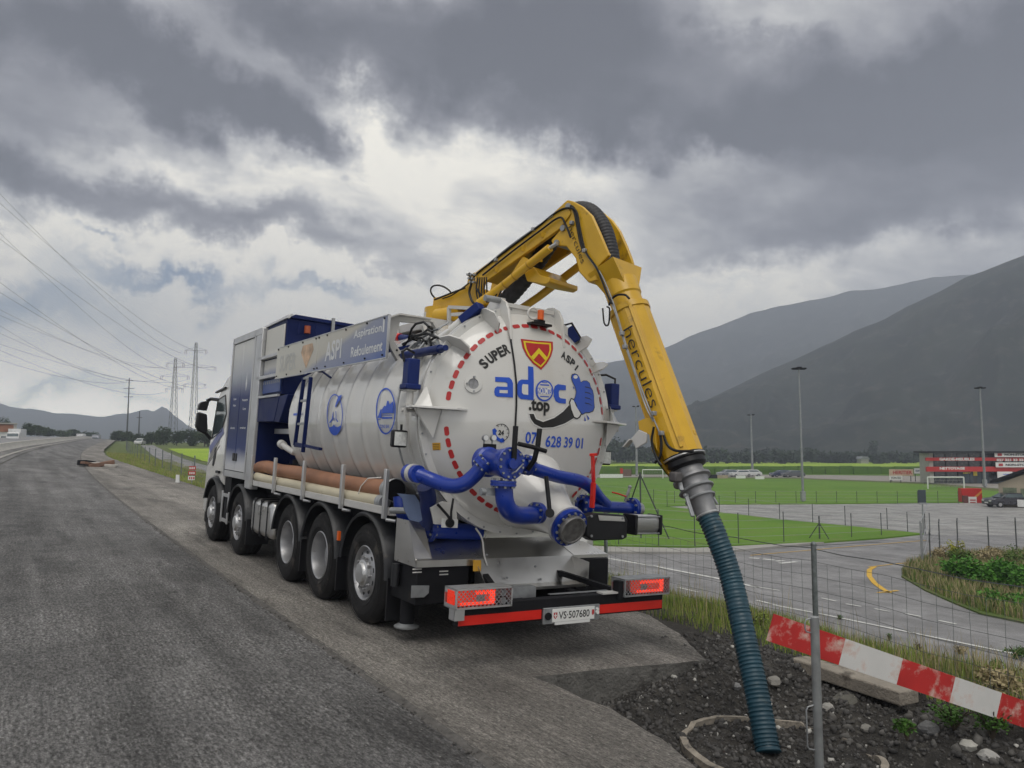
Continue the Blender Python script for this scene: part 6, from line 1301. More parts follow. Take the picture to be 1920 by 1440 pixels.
fence_line('wire fence along the pavement edge of the near grass triangle', [(1160, 950, 1024), (1235, 955, 1026), (1303, 960, 1027), (1385, 962, 1022), (1470, 960, 1019), (1597, 963, 1010), (1653, 962, 1006), (1735, 962, 1002)])
fence_line('cranked post fence between side road and weed bank', [(1745, 1000, 1060), (1763, 981, 1046), (1797, 979, 1040), (1855, 976, 1041), (1907, 978, 1042), (1965, 976, 1044)], cranked=True, rad=.035)
fence_line('field fence on the left beside the far goal', [(1106, 908, 945), (1180, 915, 950), (1226, 918, 952), (1251, 921, 952), (1330, 926, 953)])
# tall braced corner post of the ball fence
b = on_low(1202, 1012); s_ = ((b - CAM) @ AW[2]) / F_PX; t_ = thing('braced_post', 'tall steel corner post with diagonal braces on the near grass', 'post', b, -YAW)
MB().cyl((0, 0, 0), (0, 0, 126 * s_), .05, n=8).build('post', fpost, t_); MB().cyl((0, 0, 122 * s_), (54 * s_, -.4, -.2), .045, n=8).build('brace', fpost, t_); MB().cyl((0, 0, 122 * s_), (-22 * s_, 4.0, .1), .045, n=8).build('brace', fpost, t_)
b = on_low(1537, 1013); s_ = ((b - CAM) @ AW[2]) / F_PX; t_ = thing('braced_post', 'short braced post between the hose and the fence post', 'post', b, -YAW)
MB().cyl((0, 0, 0), (0, 0, 45 * s_), .05, n=8).build('post', fpost, t_); MB().cyl((0, 0, 32 * s_), (19 * s_, -.3, -.2), .03, n=8).build('brace', fpost, t_); MB().cyl((0, 0, 32 * s_), (-15 * s_, .4, .1), .03, n=8).build('brace', fpost, t_)
t_ = thing('field_gate', 'open galvanised gate frame at the car park corner', 'gate', on_low(1729, 1062)); s_ = ((on_low(1729, 1062) - CAM) @ AW[2]) / F_PX
g1 = on_low(1729, 1062); g2 = on_low(1742, 1008) - g1
for q_, h in ((np.zeros(3), 84 * s_), (np.array([.18, .05, 0]), 80 * s_)): MB().cyl(q_, q_ + (0, 0, h), .04, n=8).build('post', galv, t_)
for f in (.97, .5, .1): MB().cyl(np.array([0, 0, 84 * s_ * f]), g2 + np.array([0, 0, 84 * s_ * f]), .025, n=6).build('rail', galv, t_)

# ------------------------------------------------------------------ near fence on the verge
def fz(x, y): return float(zland(np.array(x), np.array(y)))
fpath = [(2.35, -9.0), (2.42, -5.0), (2.97, -.65), (3.62, 3.7), (4.0, 8.0), (4.05, 12.4), (3.9, 16.8)] + [(float(2.45 + .0 * y + cc(y)) + max(0, (30 - y)) * .05, y) for y in np.arange(21.2, 110, 4.4)]
nf = thing('roadside_fence', 'sagging galvanised wire mesh fence on steel posts along the verge', 'fence', (fpath[2][0], fpath[2][1], fz(*fpath[2])))
o0 = np.array([fpath[2][0], fpath[2][1], fz(*fpath[2])]); wm = MB(); tw = MB()
fg = mat('weathered_galvanised', (.17, .19, .19), .55, metal=.5, var=.3, vscale=20)
for i, (x, y) in enumerate(fpath):
    p = np.array([x, y, fz(x, y)]) - o0; lean = (rs.uniform(-.02, .03), rs.uniform(-.02, .02)) if i != 2 else (0.01, 0)
    pp = MB().cyl(p - (0, 0, .2), p + (lean[0], lean[1], 1.18), .03, n=14).build('post', fg, nf); MB().sphere(p + (lean[0], lean[1], 1.185), .034, 10, 6).build('post_cap', fg, pp)
for (a, b_) in zip(fpath[:-1], fpath[1:]):
    A = np.array([*a, fz(*a)]) - o0; B = np.array([*b_, fz(*b_)]) - o0; L_ = np.linalg.norm(B - A); n_ = int(L_ / .16) if a[1] < 45 else 3; sag = rs.uniform(.02, .05); ph = rs.uniform(0, 6)
    def q_(f, h): return A + (B - A) * f + np.array([.03 * math.sin(6 * f + ph) * (h < 1.1), 0, h - sag * 4 * f * (1 - f) + .012 * math.sin(19 * f + ph + h * 3)])
    kk = 10
    for h in ((1.14, 1.0, .84, .68, .52, .37, .23, .1) if a[1] < 45 else (1.14, .6, .1)):
        (tw if h > 1.1 else wm).tube([q_(k / kk, h) for k in range(kk + 1)], .0055 if h > 1.1 else .0024, 3, caps=False)
    for k in range(1, n_):
        f = k / n_; wm.tube([q_(f, .06), q_(f + rs.uniform(-.001, .001), .5), q_(f, 1.0)], .0022, 3, caps=False)
tag(wm.build('wire_mesh', fg, nf), kind='stuff'); tw.build('top_wire', fg, nf)

# ------------------------------------------------------------------ trench
def dirt_h(u, y):
    fl = -.36 + .05 * (fbm(u * 1.6 + 3, y * 1.6, 4) - .5) * 2 + .05 * (fbm(u * 7, y * 7, 4) - .5)
    bank = sstep(u, 1.35, 2.35) * (.24 + .12 * (fbm(u * 3, y * 3 + 4, 4) - .5))                      # earth rising to the kerb beam
    back = sstep(y + .25 * (fbm(u * 2, y * 2, 3) - .5), -.72, -.10) * sstep(u, .9, 1.6) * .34
    h = np.minimum(fl + np.maximum(bank, back), -.06 + .045 * fbm(u * 5, y * 5, 3))
    h = h + sstep(u, 2.35, 2.7) * (-.05 - h)
    ramp_ = sstep(u, -.35, 1.35) * sstep(y, -1.25, -.62) * .27
    h = np.minimum(h + ramp_, -.045 + .03 * fbm(u * 5, y * 5, 3)) 
    lump = .03 * (fbm(u * 16, y * 16, 3) - .5)
    return h + lump
us = np.arange(-1.4, 3.45, .03); ys_ = np.arange(-9.5, 2.0, .03); U, Y = np.meshgrid(us, ys_); Hh = dirt_h(U, Y); P = road(U, Y)
land_ = zland(P[..., 0], P[..., 1]); w_ = sstep(U, 2.7, 3.3); P[..., 2] = (P[..., 2] + Hh) * (1 - w_) + (land_ + .012) * w_ 
wb_ = sstep(Y, 1.2, 1.9); P[..., 2] = P[..., 2] * (1 - wb_) + wb_ * (land_ - .02)
m_dirt = ground_mat('trench_dirt', ((.040, .038, .036), (.062, .057, .052), (.105, .098, .088)), (2.2, 9), rough=.9, bump=1.0, bscale=22)
tag(npmesh('trench_floor', P.reshape(-1, 3), grid_faces(len(ys_), len(us)), m_dirt), 'dark rubble floor of the open trench', kind='structure')
ICO = None
def stones(name, n, umin, umax, ymin, ymax, s0, s1, material, label, seed, hfun=None, keep=None):
    r = np.random.default_rng(seed); t_ = (1 + 5 ** .5) / 2
    iv = np.array([(-1, t_, 0), (1, t_, 0), (-1, -t_, 0), (1, -t_, 0), (0, -1, t_), (0, 1, t_), (0, -1, -t_), (0, 1, -t_), (t_, 0, -1), (t_, 0, 1), (-t_, 0, -1), (-t_, 0, 1)]) / 1.9
    ifc = np.array([(0, 11, 5), (0, 5, 1), (0, 1, 7), (0, 7, 10), (0, 10, 11), (1, 5, 9), (5, 11, 4), (11, 10, 2), (10, 7, 6), (7, 1, 8), (3, 9, 4), (3, 4, 2), (3, 2, 6), (3, 6, 8), (3, 8, 9), (4, 9, 5), (2, 4, 11), (6, 2, 10), (8, 6, 7), (9, 8, 1)])
    u = r.uniform(umin, umax, n); y = r.uniform(ymin, ymax, n)
    if keep is not None: k = keep(u, y); u, y = u[k], y[k]
    n = len(u); s = s0 * (s1 / s0) ** (r.random(n) ** 2.6)
    V_ = iv[None] * r.uniform(.55, 1.25, (n, 12, 1)) * (s[:, None, None] * r.uniform(.5, 1.1, (n, 1, 3)))
    a = r.uniform(0, 6.28, n); ca, sa = np.cos(a), np.sin(a); x_ = V_[..., 0] * ca[:, None] - V_[..., 1] * sa[:, None]; y_ = V_[..., 0] * sa[:, None] + V_[..., 1] * ca[:, None]; V_ = np.stack([x_, y_, V_[..., 2]], -1)
    P0 = road(u, y); P0[:, 2] += (hfun or dirt_h)(u, y) + s * .18; V_ = V_ + P0[:, None]
    F_ = ifc[None] + (np.arange(n) * 12)[:, None, None]; o = npmesh(name, V_.reshape(-1, 3), F_.reshape(-1, 3), material, smooth=False); tag(o, label, kind='stuff'); return o
inpit = lambda u, y: (u > -.55 - .03 * (y < -2) - .1 * sstep(y, -2, -3)) & ((y < -.5) | (u > 1.5))
stones('dark_gravel', 15000, -.7, 2.6, -4.5, .4, .006, .045, mat('dark_gravel_stone', (.055, .052, .050), .8, var=.5, vscale=9), 'dark broken gravel on the trench floor', 2, keep=inpit)
stones('grey_gravel', 2600, -.6, 2.5, -4.5, .2, .006, .036, mat('grey_gravel_stone', (.12, .115, .108), .8, var=.35, vscale=11), 'grey stones scattered on the trench floor', 3, keep=inpit)
stones('pale_gravel', 170, -.5, 2.3, -4.3, -.1, .010, .05, mat('pale_gravel_stone', (.42, .41, .38), .7, var=.2, vscale=8), 'pale chips among the dark trench gravel', 4, keep=inpit)
stones('bank_rubble', 260, 1.35, 2.2, -4.6, -.8, .015, .075, mat('rubble_stone', (.10, .095, .088), .85, var=.4, vscale=7), 'grey rubble lying on the trench bank', 6, keep=inpit)
flat = lambda u, y: 0 * u
stones('loose_chips', 260, -6, -1.9, -3.5, 9, .003, .016, m_broken, 'loose dark crumbs on the milled asphalt', 9, hfun=lambda u, y: 0 * u - .017)
stones('edge_crumbs', 900, EDGE - .10, EDGE + .03, -5, 14, .004, .022, m_broken, 'dark crumbs along the milled step', 10, hfun=lambda u, y: 0 * u - .008)
stones('cut_edge_crumbs', 700, -.75, 1.5, -.72, -.30, .006, .03, mat('crumb', (.10, .095, .09), .9, var=.3), 'crumbled asphalt bits at the foot of the cut edge', 14, keep=lambda u, y: np.abs(y + .47 + .07 * u) < .12)
stones('slab_crumbs', 160, -1.9, .9, -4, -.4, .003, .011, m_broken, 'tiny crumbs on the old asphalt', 12, hfun=flat, keep=lambda u, y: (u < -.75))
# single boulders one can pick out
def boulder(px, py, s_, lab, c=(.22, .21, .19)):
    r = ray(px, py); t_ = 4.0
    for _ in range(600):
        p = CAM + r * t_; u_, y_ = p[0], p[1]; h = float(road(np.array(u_), np.array(y_))[2]) + float(dirt_h(np.array(u_), np.array(y_)))
        if p[2] < h: break
        t_ += .01
    p = CAM + r * t_; me = MB().sphere((0, 0, 0), s_, 9, 7); q = random.Random(px)
    me.v = [tuple(c_ * q.uniform(.82, 1.15) * k for c_, k in zip(v, (1.2, 1, .75))) for v in me.v]
    o = me.build('boulder', mat('boulder_%d' % int(c[0] * 100), c, .85, var=.25, vscale=8, bump=.6), angle=20); o.location = tuple(p + np.array([0, 0, s_ * .3])); o.rotation_euler = (0, 0, px); tag(o, lab, 'stone')
boulder(1452, 1282, .07, 'rounded brown stone right of the hose in the trench'); boulder(1552, 1331, .06, 'pale rounded stone just right of the barrier post', (.30, .29, .27)); boulder(1380, 1290, .05, 'angular grey stone left of the hose', (.2, .2, .2)); boulder(1815, 1402, .06, 'pale cobble near the lower right rubble', (.34, .33, .30)); boulder(1625, 1370, .05, 'grey cobble under the concrete beam'); boulder(1740, 1372, .08, 'dark lump of broken concrete on the bank', (.14, .14, .14)); boulder(1855, 1425, .07, 'pale broken lump at the lower right corner', (.36, .35, .33))
# concrete beam and foundation under it, ring of the shaft
a, b = T(1497, 1243, 2, -.06), T(1706, 1308, 2, -.02); a, b = RW @ a, RW @ b
cb = MB().bar(a, b, .24, .13).build('kerb_beam', mat('weathered_concrete', (.27, .24, .20), .9, var=.2, vscale=5, bump=.8, bscale=40, dirt=((.10, .085, .07), .55, 5)), bevel=.015); tag(cb, 'long weathered concrete kerb beam lying at the trench edge', 'beam')
c = RW @ T(1600, 1322, 2, -.26); o = MB().sphere((0, 0, 0), .25, 18, 10, (1.25, .7, .55)).build('footing', mat('footing_concrete', (.12, .115, .10), .9, var=.2, vscale=4, bump=.7)); o.location = tuple(c); tag(o, 'rounded grey concrete footing under the kerb beam', 'footing')
cr_ = RW @ T(1462, 1412, 2, -.345)
rg = MB(); n_ = 90; e1 = RW @ np.array([1., 0, 0]); e2 = RW @ np.array([0, 1., 0]); e3 = RW @ np.array([0, 0, 1.])
for r0_, r1_, z_ in ((.745, .80, .038),):
    vs = []
    for k in range(n_):
        a = 2 * math.pi * k / n_; j = .012 * math.sin(a * 7) + rs.uniform(-.008, .008); zz = z_ + .012 * math.sin(5 * a) - (.03 if math.sin(3.3 * a + 1) > .8 else 0)
        for r_, h in ((r0_ + j, -.06), (r0_ + j, zz), (r1_ + j, zz - .006), (r1_ + j, -.06)): vs.append(cr_ + e1 * r_ * math.cos(a) + e2 * r_ * math.sin(a) + e3 * h)
    rg.add(vs, [(k * 4 + j, k * 4 + (j + 1) % 4, ((k + 1) % n_) * 4 + (j + 1) % 4, ((k + 1) % n_) * 4 + j) for k in range(n_) for j in range(4)])
tag(rg.build('shaft_ring', mat('ring_concrete', (.26, .23, .19), .9, var=.3, vscale=9, bump=.6, dirt=((.07, .065, .06), .55, 8))), 'thin round concrete shaft rim showing through the trench gravel', 'shaft ring')
P_ = [RW @ T(x, y, 2, z) for x, y, z in ((1478, 1220, -.06), (1480, 1255, -.12), (1490, 1280, -.2), (1515, 1305, -.28), (1545, 1330, -.31))]; tag(MB().tube(smooth(P_, 6), .008, 6).build('cable', black), 'thin black cable hanging down the trench bank', 'cable')

# ------------------------------------------------------------------ barrier board and its posts
bl = at_depth(1445, 1176, 5.75); br = at_depth(1871, 1322, 6.15); dvec = (br - bl); Lb = np.linalg.norm(dvec); dvec /= Lb
hb_ = np.array([0, 0, 1.]) - dvec * dvec[2]; hb_ /= np.linalg.norm(hb_); nb_ = np.cross(dvec, hb_)
bredd = mat('flaking_red_paint', (.46, .022, .020), .55, var=.14, vscale=5, dirt=((.58, .42, .36), .54, 4.5)); bwh = mat('flaking_white_paint', (.60, .59, .57), .55, var=.08, vscale=4, dirt=((.55, .38, .32), .55, 4))
bt = thing('barrier_board', 'red and white striped barrier board sloping down to the right', 'barrier', bl)
cuts = [0, (1571 - 1445) / 426 * Lb, (1678 - 1445) / 426 * Lb, (1779 - 1445) / 426 * Lb, Lb, Lb + .42, Lb + .84]
zero = np.zeros(3)
for k, (a, b) in enumerate(zip(cuts[:-1], cuts[1:])):
    MB().bar(dvec * (a + .0004), dvec * (b - .0004), .024, .205, up=tuple(hb_)).build('stripe_panel', bredd if k % 2 == 0 else bwh, bt)
MB().bar(dvec * .02, dvec * (cuts[-1] - .02), .02, .06, up=tuple(hb_)).build('batten', galv, bt).location = tuple(-nb_ * .022 * (1 if nb_ @ (CAM - bl) > 0 else -1))
def bpost(px, pyt, d_, lab):
    p = at_depth(px, pyt, d_); zb_ = -.62; t_ = thing('barrier_post', lab, 'post', (p[0], p[1], zb_), -YAW + .2, 'steel posts holding the barrier board'); H = p[2] - zb_
    MB().cyl((0, 0, 0), (0, 0, H), .0305, n=24).build('tube', mat('galvanised_tube', (.30, .31, .31), .5, metal=.6, var=.25, vscale=9), t_, bevel=.003)
    for z0, z1, w_ in ((H - .11, H - .01, .045), (H - .90, H - .60, .055)): MB().tube([(-.03, 0, z0), (-.03 - w_ * .8, 0, z0 + .01), (-.03 - w_, 0, z0 + .03), (-.03 - w_, 0, z1 - .03), (-.03 - w_ * .8, 0, z1 - .01), (-.03, 0, z1)], .0055, 8).build('hook_loop', galv, t_)
bpost(1527, 1156, 5.35, 'grey steel tube post in front of the barrier board'); bpost(2040, 1330, 6.0, 'second steel tube post of the barrier beyond the frame')

# ------------------------------------------------------------------ hoses lying in the rack of the lorry
def truck_thing(name, label, cat): 
    t_ = bpy.data.objects.new(name, None); COL.objects.link(t_); t_.matrix_world = truck.matrix_world.copy(); return tag(t_, label, cat)
th = truck_thing('spare_hose', 'orange brown suction hose lying on the side rack', 'hose')
P_ = [(-1.12, 7.28, 1.52), (-1.11, 6.8, 1.56), (-1.12, 6.0, 1.53), (-1.11, 5.0, 1.53), (-1.12, 3.8, 1.50), (-1.12, 2.8, 1.49), (-1.11, 1.95, 1.50)]
MB().tube(smooth(P_, 10), .105, 20).build('hose', mat('terracotta_hose', (.30, .14, .075), .6, var=.2, vscale=2.5, dirt=((.16, .08, .05), .58, 4)), th); 
MB().lathe([(.11, 0), (.115, .01), (.115, .06), (.108, .065), (.115, .075), (.115, .12), (.125, .14), (.135, .19), (.125, .2)], (-1.11, 1.97, 1.50), (0, -1, 0), 28, caps=False).build('coupling', galv, th); MB().cyl((-1.11, 1.80, 1.50), (-1.11, 1.78, 1.50), .12, n=24).build('coupling_mouth', dark, th)
MB().tube([(-1.24, 2.55, 1.36), (-1.24, 2.45, 1.5), (-1.2, 2.35, 1.6), (-1.1, 2.2, 1.62)], .006, 6).build('rope', printwhite, th)
th = truck_thing('spare_hose', 'cream hose lying under the orange brown one', 'hose')
P_ = [(-1.19, 7.05, 1.385), (-1.19, 6.2, 1.37), (-1.185, 5.0, 1.365), (-1.19, 3.6, 1.36), (-1.185, 2.2, 1.36), (-1.19, 1.98, 1.36)]
MB().tube(smooth(P_, 8), .072, 16).build('hose', mat('cream_hose', (.50, .45, .33), .6, var=.1, vscale=2, dirt=((.30, .25, .16), .62, 4)), th); MB().lathe([(.075, 0), (.08, .01), (.08, .05), (.072, .055), (.08, .065), (.08, .11), (.07, .13)], (-1.19, 1.99, 1.36), (0, -1, 0), 20).build('coupling', galv, th)
# ------------------------------------------------------------------ vegetation
def leaf_mat(name, c, var=.35, vs=1.2, trans=.3):
    m = mat(name, c, .6, var=var, vscale=vs, spec=.25)
    return m
g_dark = leaf_mat('grass_dark', (.10, .16, .032)); g_mid = leaf_mat('grass_mid', (.24, .30, .06)); g_dry = leaf_mat('grass_dry', (.34, .28, .155), .25); g_leaf = leaf_mat('leaf_green', (.06, .14, .022), .4, 3)
def blades(name, P, h0, h1, w_, material, label, seed, lean=.35, seg=2, parent=None):
    """curved grass blades rooted at points P (n,3)"""
    r = np.random.default_rng(seed); n = len(P); h = r.uniform(h0, h1, n); a = r.uniform(0, 6.28, n); ln = r.uniform(.05, lean, n) * h; b = a + r.normal(0, .6, n)
    dx, dy = np.cos(b) * ln, np.sin(b) * ln; wx, wy = np.cos(a + 1.57) * w_ * .5, np.sin(a + 1.57) * w_ * .5
    V_ = []
    for k in range(seg):
        f = k / seg; ww = 1 - f * .55; c = P + np.stack([dx * f * f, dy * f * f, h * f], 1)
        V_ += [c + np.stack([wx, wy, 0 * wx], 1) * ww, c - np.stack([wx, wy, 0 * wx], 1) * ww]
    V_.append(P + np.stack([dx, dy, h * (1 - .15 * ln / h)], 1)); k_ = 2 * seg + 1; V_ = np.stack(V_, 1).reshape(-1, 3)
    F_ = []
    for k in range(seg - 1): F_ += [(2 * k, 2 * k + 1, 2 * k + 3), (2 * k, 2 * k + 3, 2 * k + 2)]
    F_ += [(2 * seg - 2, 2 * seg - 1, 2 * seg)]
    Fq = (np.array(F_)[None] + (np.arange(n) * k_)[:, None, None]).reshape(-1, 3)
    o = npmesh(name, V_, Fq, material, smooth=False)
    if label: tag(o, label, kind='stuff')
    return o
def scatter(n, u0, u1, y0, y1, seed, dens=None, clump=1.0):
    r = np.random.default_rng(seed); u = r.uniform(u0, u1, n); y = r.uniform(y0, y1, n); x = u + cc(y); f = fbm(x * 1.1 * clump, y * 1.1 * clump, 4); k = f > r.uniform(.30, .62, n)
    if dens is not None: k &= dens(u, y) > r.random(n)
    x, y = x[k], y[k]; return np.stack([x, y, zland(x, y) - .01], 1)
edge_r = lambda u, y: np.where(y > 3, u > 2.35 - .75 * sstep(y, 3, 22) - 1.6 * sstep(y, 25, 80) + .08 * fbm(y * 2, y * 0, 3), np.where(y > 1.2, u > 2.4, u > 2.15 + .5 * fbm(y * 2, u, 3))).astype(float)
blades('verge_grass', scatter(60000, 1.5, 5.2, -6, 14, 1, edge_r), .04, .18, .009, g_mid, 'short green grass on the verge by the lorry', 1)
blades('verge_grass', scatter(34000, 1.5, 5.2, -6, 14, 2, edge_r), .04, .20, .008, g_dark, 'darker grass tufts on the verge', 2)
blades('dry_grass', scatter(15000, 2.0, 5.5, -6, 14, 3, edge_r, .8), .05, .26, .005, g_dry, 'dry straw coloured grass on the verge', 3)
blades('roadside_grass', scatter(60000, .2, 6.5, 14, 85, 4, edge_r), .04, .20, .022, g_mid, 'mown verge grass along the road ahead', 4); blades('roadside_grass', scatter(18000, .2, 6.5, 14, 85, 5, edge_r), .05, .26, .018, g_dry, 'brown grass patches along the road ahead', 5)
blades('tall_grass', scatter(800, 2.6, 4.2, -2, 8, 6, clump=1.5), .25, .62, .006, g_dry, 'tall dry grass stalks at the fence', 6, lean=.3, seg=3)
blades('tall_grass', scatter(1500, 2.5, 4.6, -4.5, 8, 7, clump=1.3), .12, .34, .008, g_mid, 'tall green grass at the fence', 7, lean=.4, seg=3)
blades('tall_grass', scatter(2200, 2.4, 5, -6.5, -1.2, 8, clump=1.2), .12, .42, .008, g_dry, 'dry weeds at the foot of the barrier', 8, lean=.5, seg=3)
def leaves(P, s0, s1, seed, name, material, parent=None, label=None, flat=.6):
    """leaf-shaped pairs of triangles at points P"""
    r = np.random.default_rng(seed); n = len(P); s = r.uniform(s0, s1, n)
    d_ = r.normal(0, 1, (n, 3)); d_[:, 2] *= flat; d_ /= np.linalg.norm(d_, axis=1)[:, None]; q_ = r.normal(0, 1, (n, 3)); q_ = np.cross(d_, q_); q_ /= np.linalg.norm(q_, axis=1)[:, None]
    V_ = np.stack([P, P + (d_ * .45 + q_ * .28) * s[:, None], P + d_ * s[:, None], P + (d_ * .45 - q_ * .28) * s[:, None]], 1).reshape(-1, 3); F_ = (np.array([[0, 1, 2, 3]])[None] + (np.arange(n) * 4)[:, None, None]).reshape(-1, 4)
    o = npmesh(name, V_, F_, material, parent, smooth=False)
    if label: tag(o, label, kind='stuff')
    return o
def crown(seed, n, lobes, rad, flat=1.0):
    """points through a lumpy crown: lobes inside a unit ellipsoid, thinner towards the middle"""
    r = np.random.default_rng(seed); C = []
    for k in range(lobes):
        v = r.normal(0, 1, 3); v /= np.linalg.norm(v); C.append((v * r.uniform(.25, .72) * np.array([1, 1, .85]), r.uniform(.26, .46)))
    pts = []
    for c, q_ in C:
        m_ = n // lobes; v = r.normal(0, 1, (m_, 3)); v /= np.linalg.norm(v, axis=1)[:, None]; pts.append(c + v * q_ * r.uniform(.55, 1.08, (m_, 1)))
    P = np.concatenate(pts); return P * np.array(rad)
tree_m = [leaf_mat('crown_dark', (.032, .058, .020), .5, .25), leaf_mat('crown_mid', (.045, .075, .024), .5, .25)]
bark = mat('bark', (.07, .055, .04), .9, var=.3, vscale=2)
def make_tree(label, loc, H, Wd, seed, n=1500, leaf=.55, group=None, tall=1.0, mt=0):
    t_ = thing('tree', label, 'tree', loc, 0, group); th_ = H * .22
    m = MB().tube([(0, 0, -.5), (.05, 0, th_), (.1, .1, H * .6)], [H * .03, H * .022, H * .008], 7)
    r = random.Random(seed)
    for k in range(5):
        a = r.uniform(0, 6.28); m.tube([(0.05, 0, th_ * r.uniform(.8, 1.4)), (math.cos(a) * Wd * .2, math.sin(a) * Wd * .2, H * .5), (math.cos(a) * Wd * .36, math.sin(a) * Wd * .36, H * .66)], [H * .012, H * .007, H * .003], 5)
    m.build('trunk', bark, t_)
    P = crown(seed, n, 15, (Wd / 2, Wd / 2, H * .54)); P[:, 2] += H * .5; P = P[P[:, 2] > .05 * H]; leaves(P, leaf * .6, leaf * 1.3, seed, 'crown', tree_m[mt], t_); return t_
# individual trees, left of the road and around it (photo column, foot row, top row, half width, distance)
def place_tree(px, pyb, pyt, wpx, d_, lab, seed, mt=0, n=2200):
    p = at_depth(px, pyt, d_); z = fz(p[0], p[1]) - .3; H = max(3.0, p[2] - z) * 1.06; make_tree(lab, (p[0], p[1], z), H, wpx * d_ / F_PX, seed, n, leaf=max(.35, d_ / F_PX * 3.2), group='trees along the motorway', mt=mt)
for a in ((4, 830, 786, 50, 190, 'dark tree behind the low building at the left edge', 1), (45, 830, 794, 46, 200, 'broad dark tree right of the low building', 2), (74, 830, 795, 40, 215, 'bushy tree second from the low building', 3, 1), (92, 831, 808, 26, 230, 'small tree at the end of the left group', 4),
          (120, 832, 808, 40, 260, 'rounded tree alone left of the road head', 5, 1), (136, 832, 812, 26, 265, 'small crown beside the rounded tree left of the road', 6), (168, 833, 815, 44, 300, 'low wide tree just left of the road end', 7),
          (222, 838, 812, 36, 210, 'tree with pointed crown just right of the road end', 8), (240, 838, 809, 36, 205, 'tree in front of the tall slim mast', 9, 1), (262, 838, 811, 34, 200, 'tree between the two slim masts', 10), (285, 841, 810, 36, 190, 'tree right of the short mast', 11),
          (308, 842, 801, 38, 185, 'tallest tree before the left lattice pylon', 12, 1), (332, 843, 806, 40, 180, 'tree between the two lattice pylons', 13), (356, 844, 804, 42, 175, 'tree under the right lattice pylon', 14), (384, 845, 803, 44, 170, 'tree behind the mirror of the cab', 15, 1), (412, 846, 800, 44, 168, 'tree hidden behind the cab', 16)): place_tree(*a)
# the wood at the foot of the mountain reads as one mass
pts = []; r_ = np.random.default_rng(21)
def wood(px0, px1, step, hfun, dmin, dmax):
    x = px0
    while x < px1:
        d_ = r_.uniform(dmin, dmax); top = hfun(x) + r_.uniform(-3, 4); p = at_depth(x, 862, d_); p[2] = LOW; H = max(4, (842 + 5.8 * F_PX / d_ - top) * d_ / F_PX); W_ = H * r_.uniform(.75, 1.2)
        c = crown(int(r_.integers(1e6)), 240, 9, (W_ / 2, W_ / 2, H * .52)); c[:, 2] += H * .5; pts.append(c + p); x += step * r_.uniform(.6, 1.4)
prof_ = [(1000, 818), (1110, 815), (1140, 816), (1180, 826), (1215, 836), (1300, 842), (1330, 838), (1370, 846), (1410, 842), (1450, 840), (1480, 845), (1520, 838), (1550, 850), (1590, 853), (1615, 846), (1650, 846), (1690, 850), (1720, 842), (1760, 850), (2100, 846)]
hf = lambda x: np.interp(x, [p[0] for p in prof_], [p[1] for p in prof_])
wood(1040, 1240, 7, hf, 300, 340); wood(1250, 2000, 9, hf, 330, 400); wood(1000, 2000, 9, lambda x: hf(x) + 6, 300, 330)
leaves(np.concatenate(pts), 1.0, 2.4, 5, 'woodland', leaf_mat('woodland_leaf', (.024, .042, .018), .5, .06), label='dark belt of woods at the foot of the mountains')
make_tree('slender conifer-like tree standing above the far wood', (*on_low(1638, 864)[:2], LOW), 10.5, 5.0, 77, 1200, 1.0)
b = on_low(1622, 869); s_ = ((b - CAM) @ AW[2]) / F_PX; t_ = thing('barn', 'tiny white field hut with grey roof before the far wood', 'hut', b, -YAW); MB().box((-7 * s_, 0, 0), (7 * s_, 4, 8 * s_)).build('wall', wconc, t_); MB().prism([(-8.5 * s_, -.4, 8 * s_), (8.5 * s_, -.4, 8 * s_), (5 * s_, -.4, 13 * s_), (-5 * s_, -.4, 13 * s_)], (0, 5, 0)).build('roof', mat('slate_roof', (.22, .23, .25), .6), t_)
# weed island at the junction with shrubs
isl = [(1690, 1080), (1700, 1062), (1742, 1050), (1830, 1042), (1920, 1040), (2150, 1040), (2200, 1150), (2000, 1175), (1920, 1166), (1840, 1150), (1790, 1130), (1735, 1106)]
low_poly('weed_island', isl, .07, m_land, .07, 'overgrown verge island beside the side road')
r_ = np.random.default_rng(31); poly = np.array([on_z(a, b, LOW)[:2] for a, b in isl])
def inside(P):
    c = np.zeros(len(P), bool); j = len(poly) - 1
    for i in range(len(poly)):
        k = ((poly[i, 1] > P[:, 1]) != (poly[j, 1] > P[:, 1])) & (P[:, 0] < (poly[j, 0] - poly[i, 0]) * (P[:, 1] - poly[i, 1]) / (poly[j, 1] - poly[i, 1] + 1e-12) + poly[i, 0]); c ^= k; j = i
    return c
def isl_pts(n, seed): 
    r = np.random.default_rng(seed); P = r.uniform(poly.min(0), poly.max(0), (n, 2)); P = P[inside(P)]; return np.column_stack([P, np.full(len(P), LOW + .06)])
blades('island_weeds', isl_pts(26000, 1), .15, .60, .03, g_dry, 'brown dry weeds on the verge island', 11, lean=.5); blades('island_weeds', isl_pts(26000, 2), .12, .5, .035, g_dark, 'green weeds on the verge island', 12, lean=.5); blades('island_weeds', isl_pts(12000, 3), .12, .45, .035, g_mid, 'light green weeds on the verge island', 13, lean=.5)
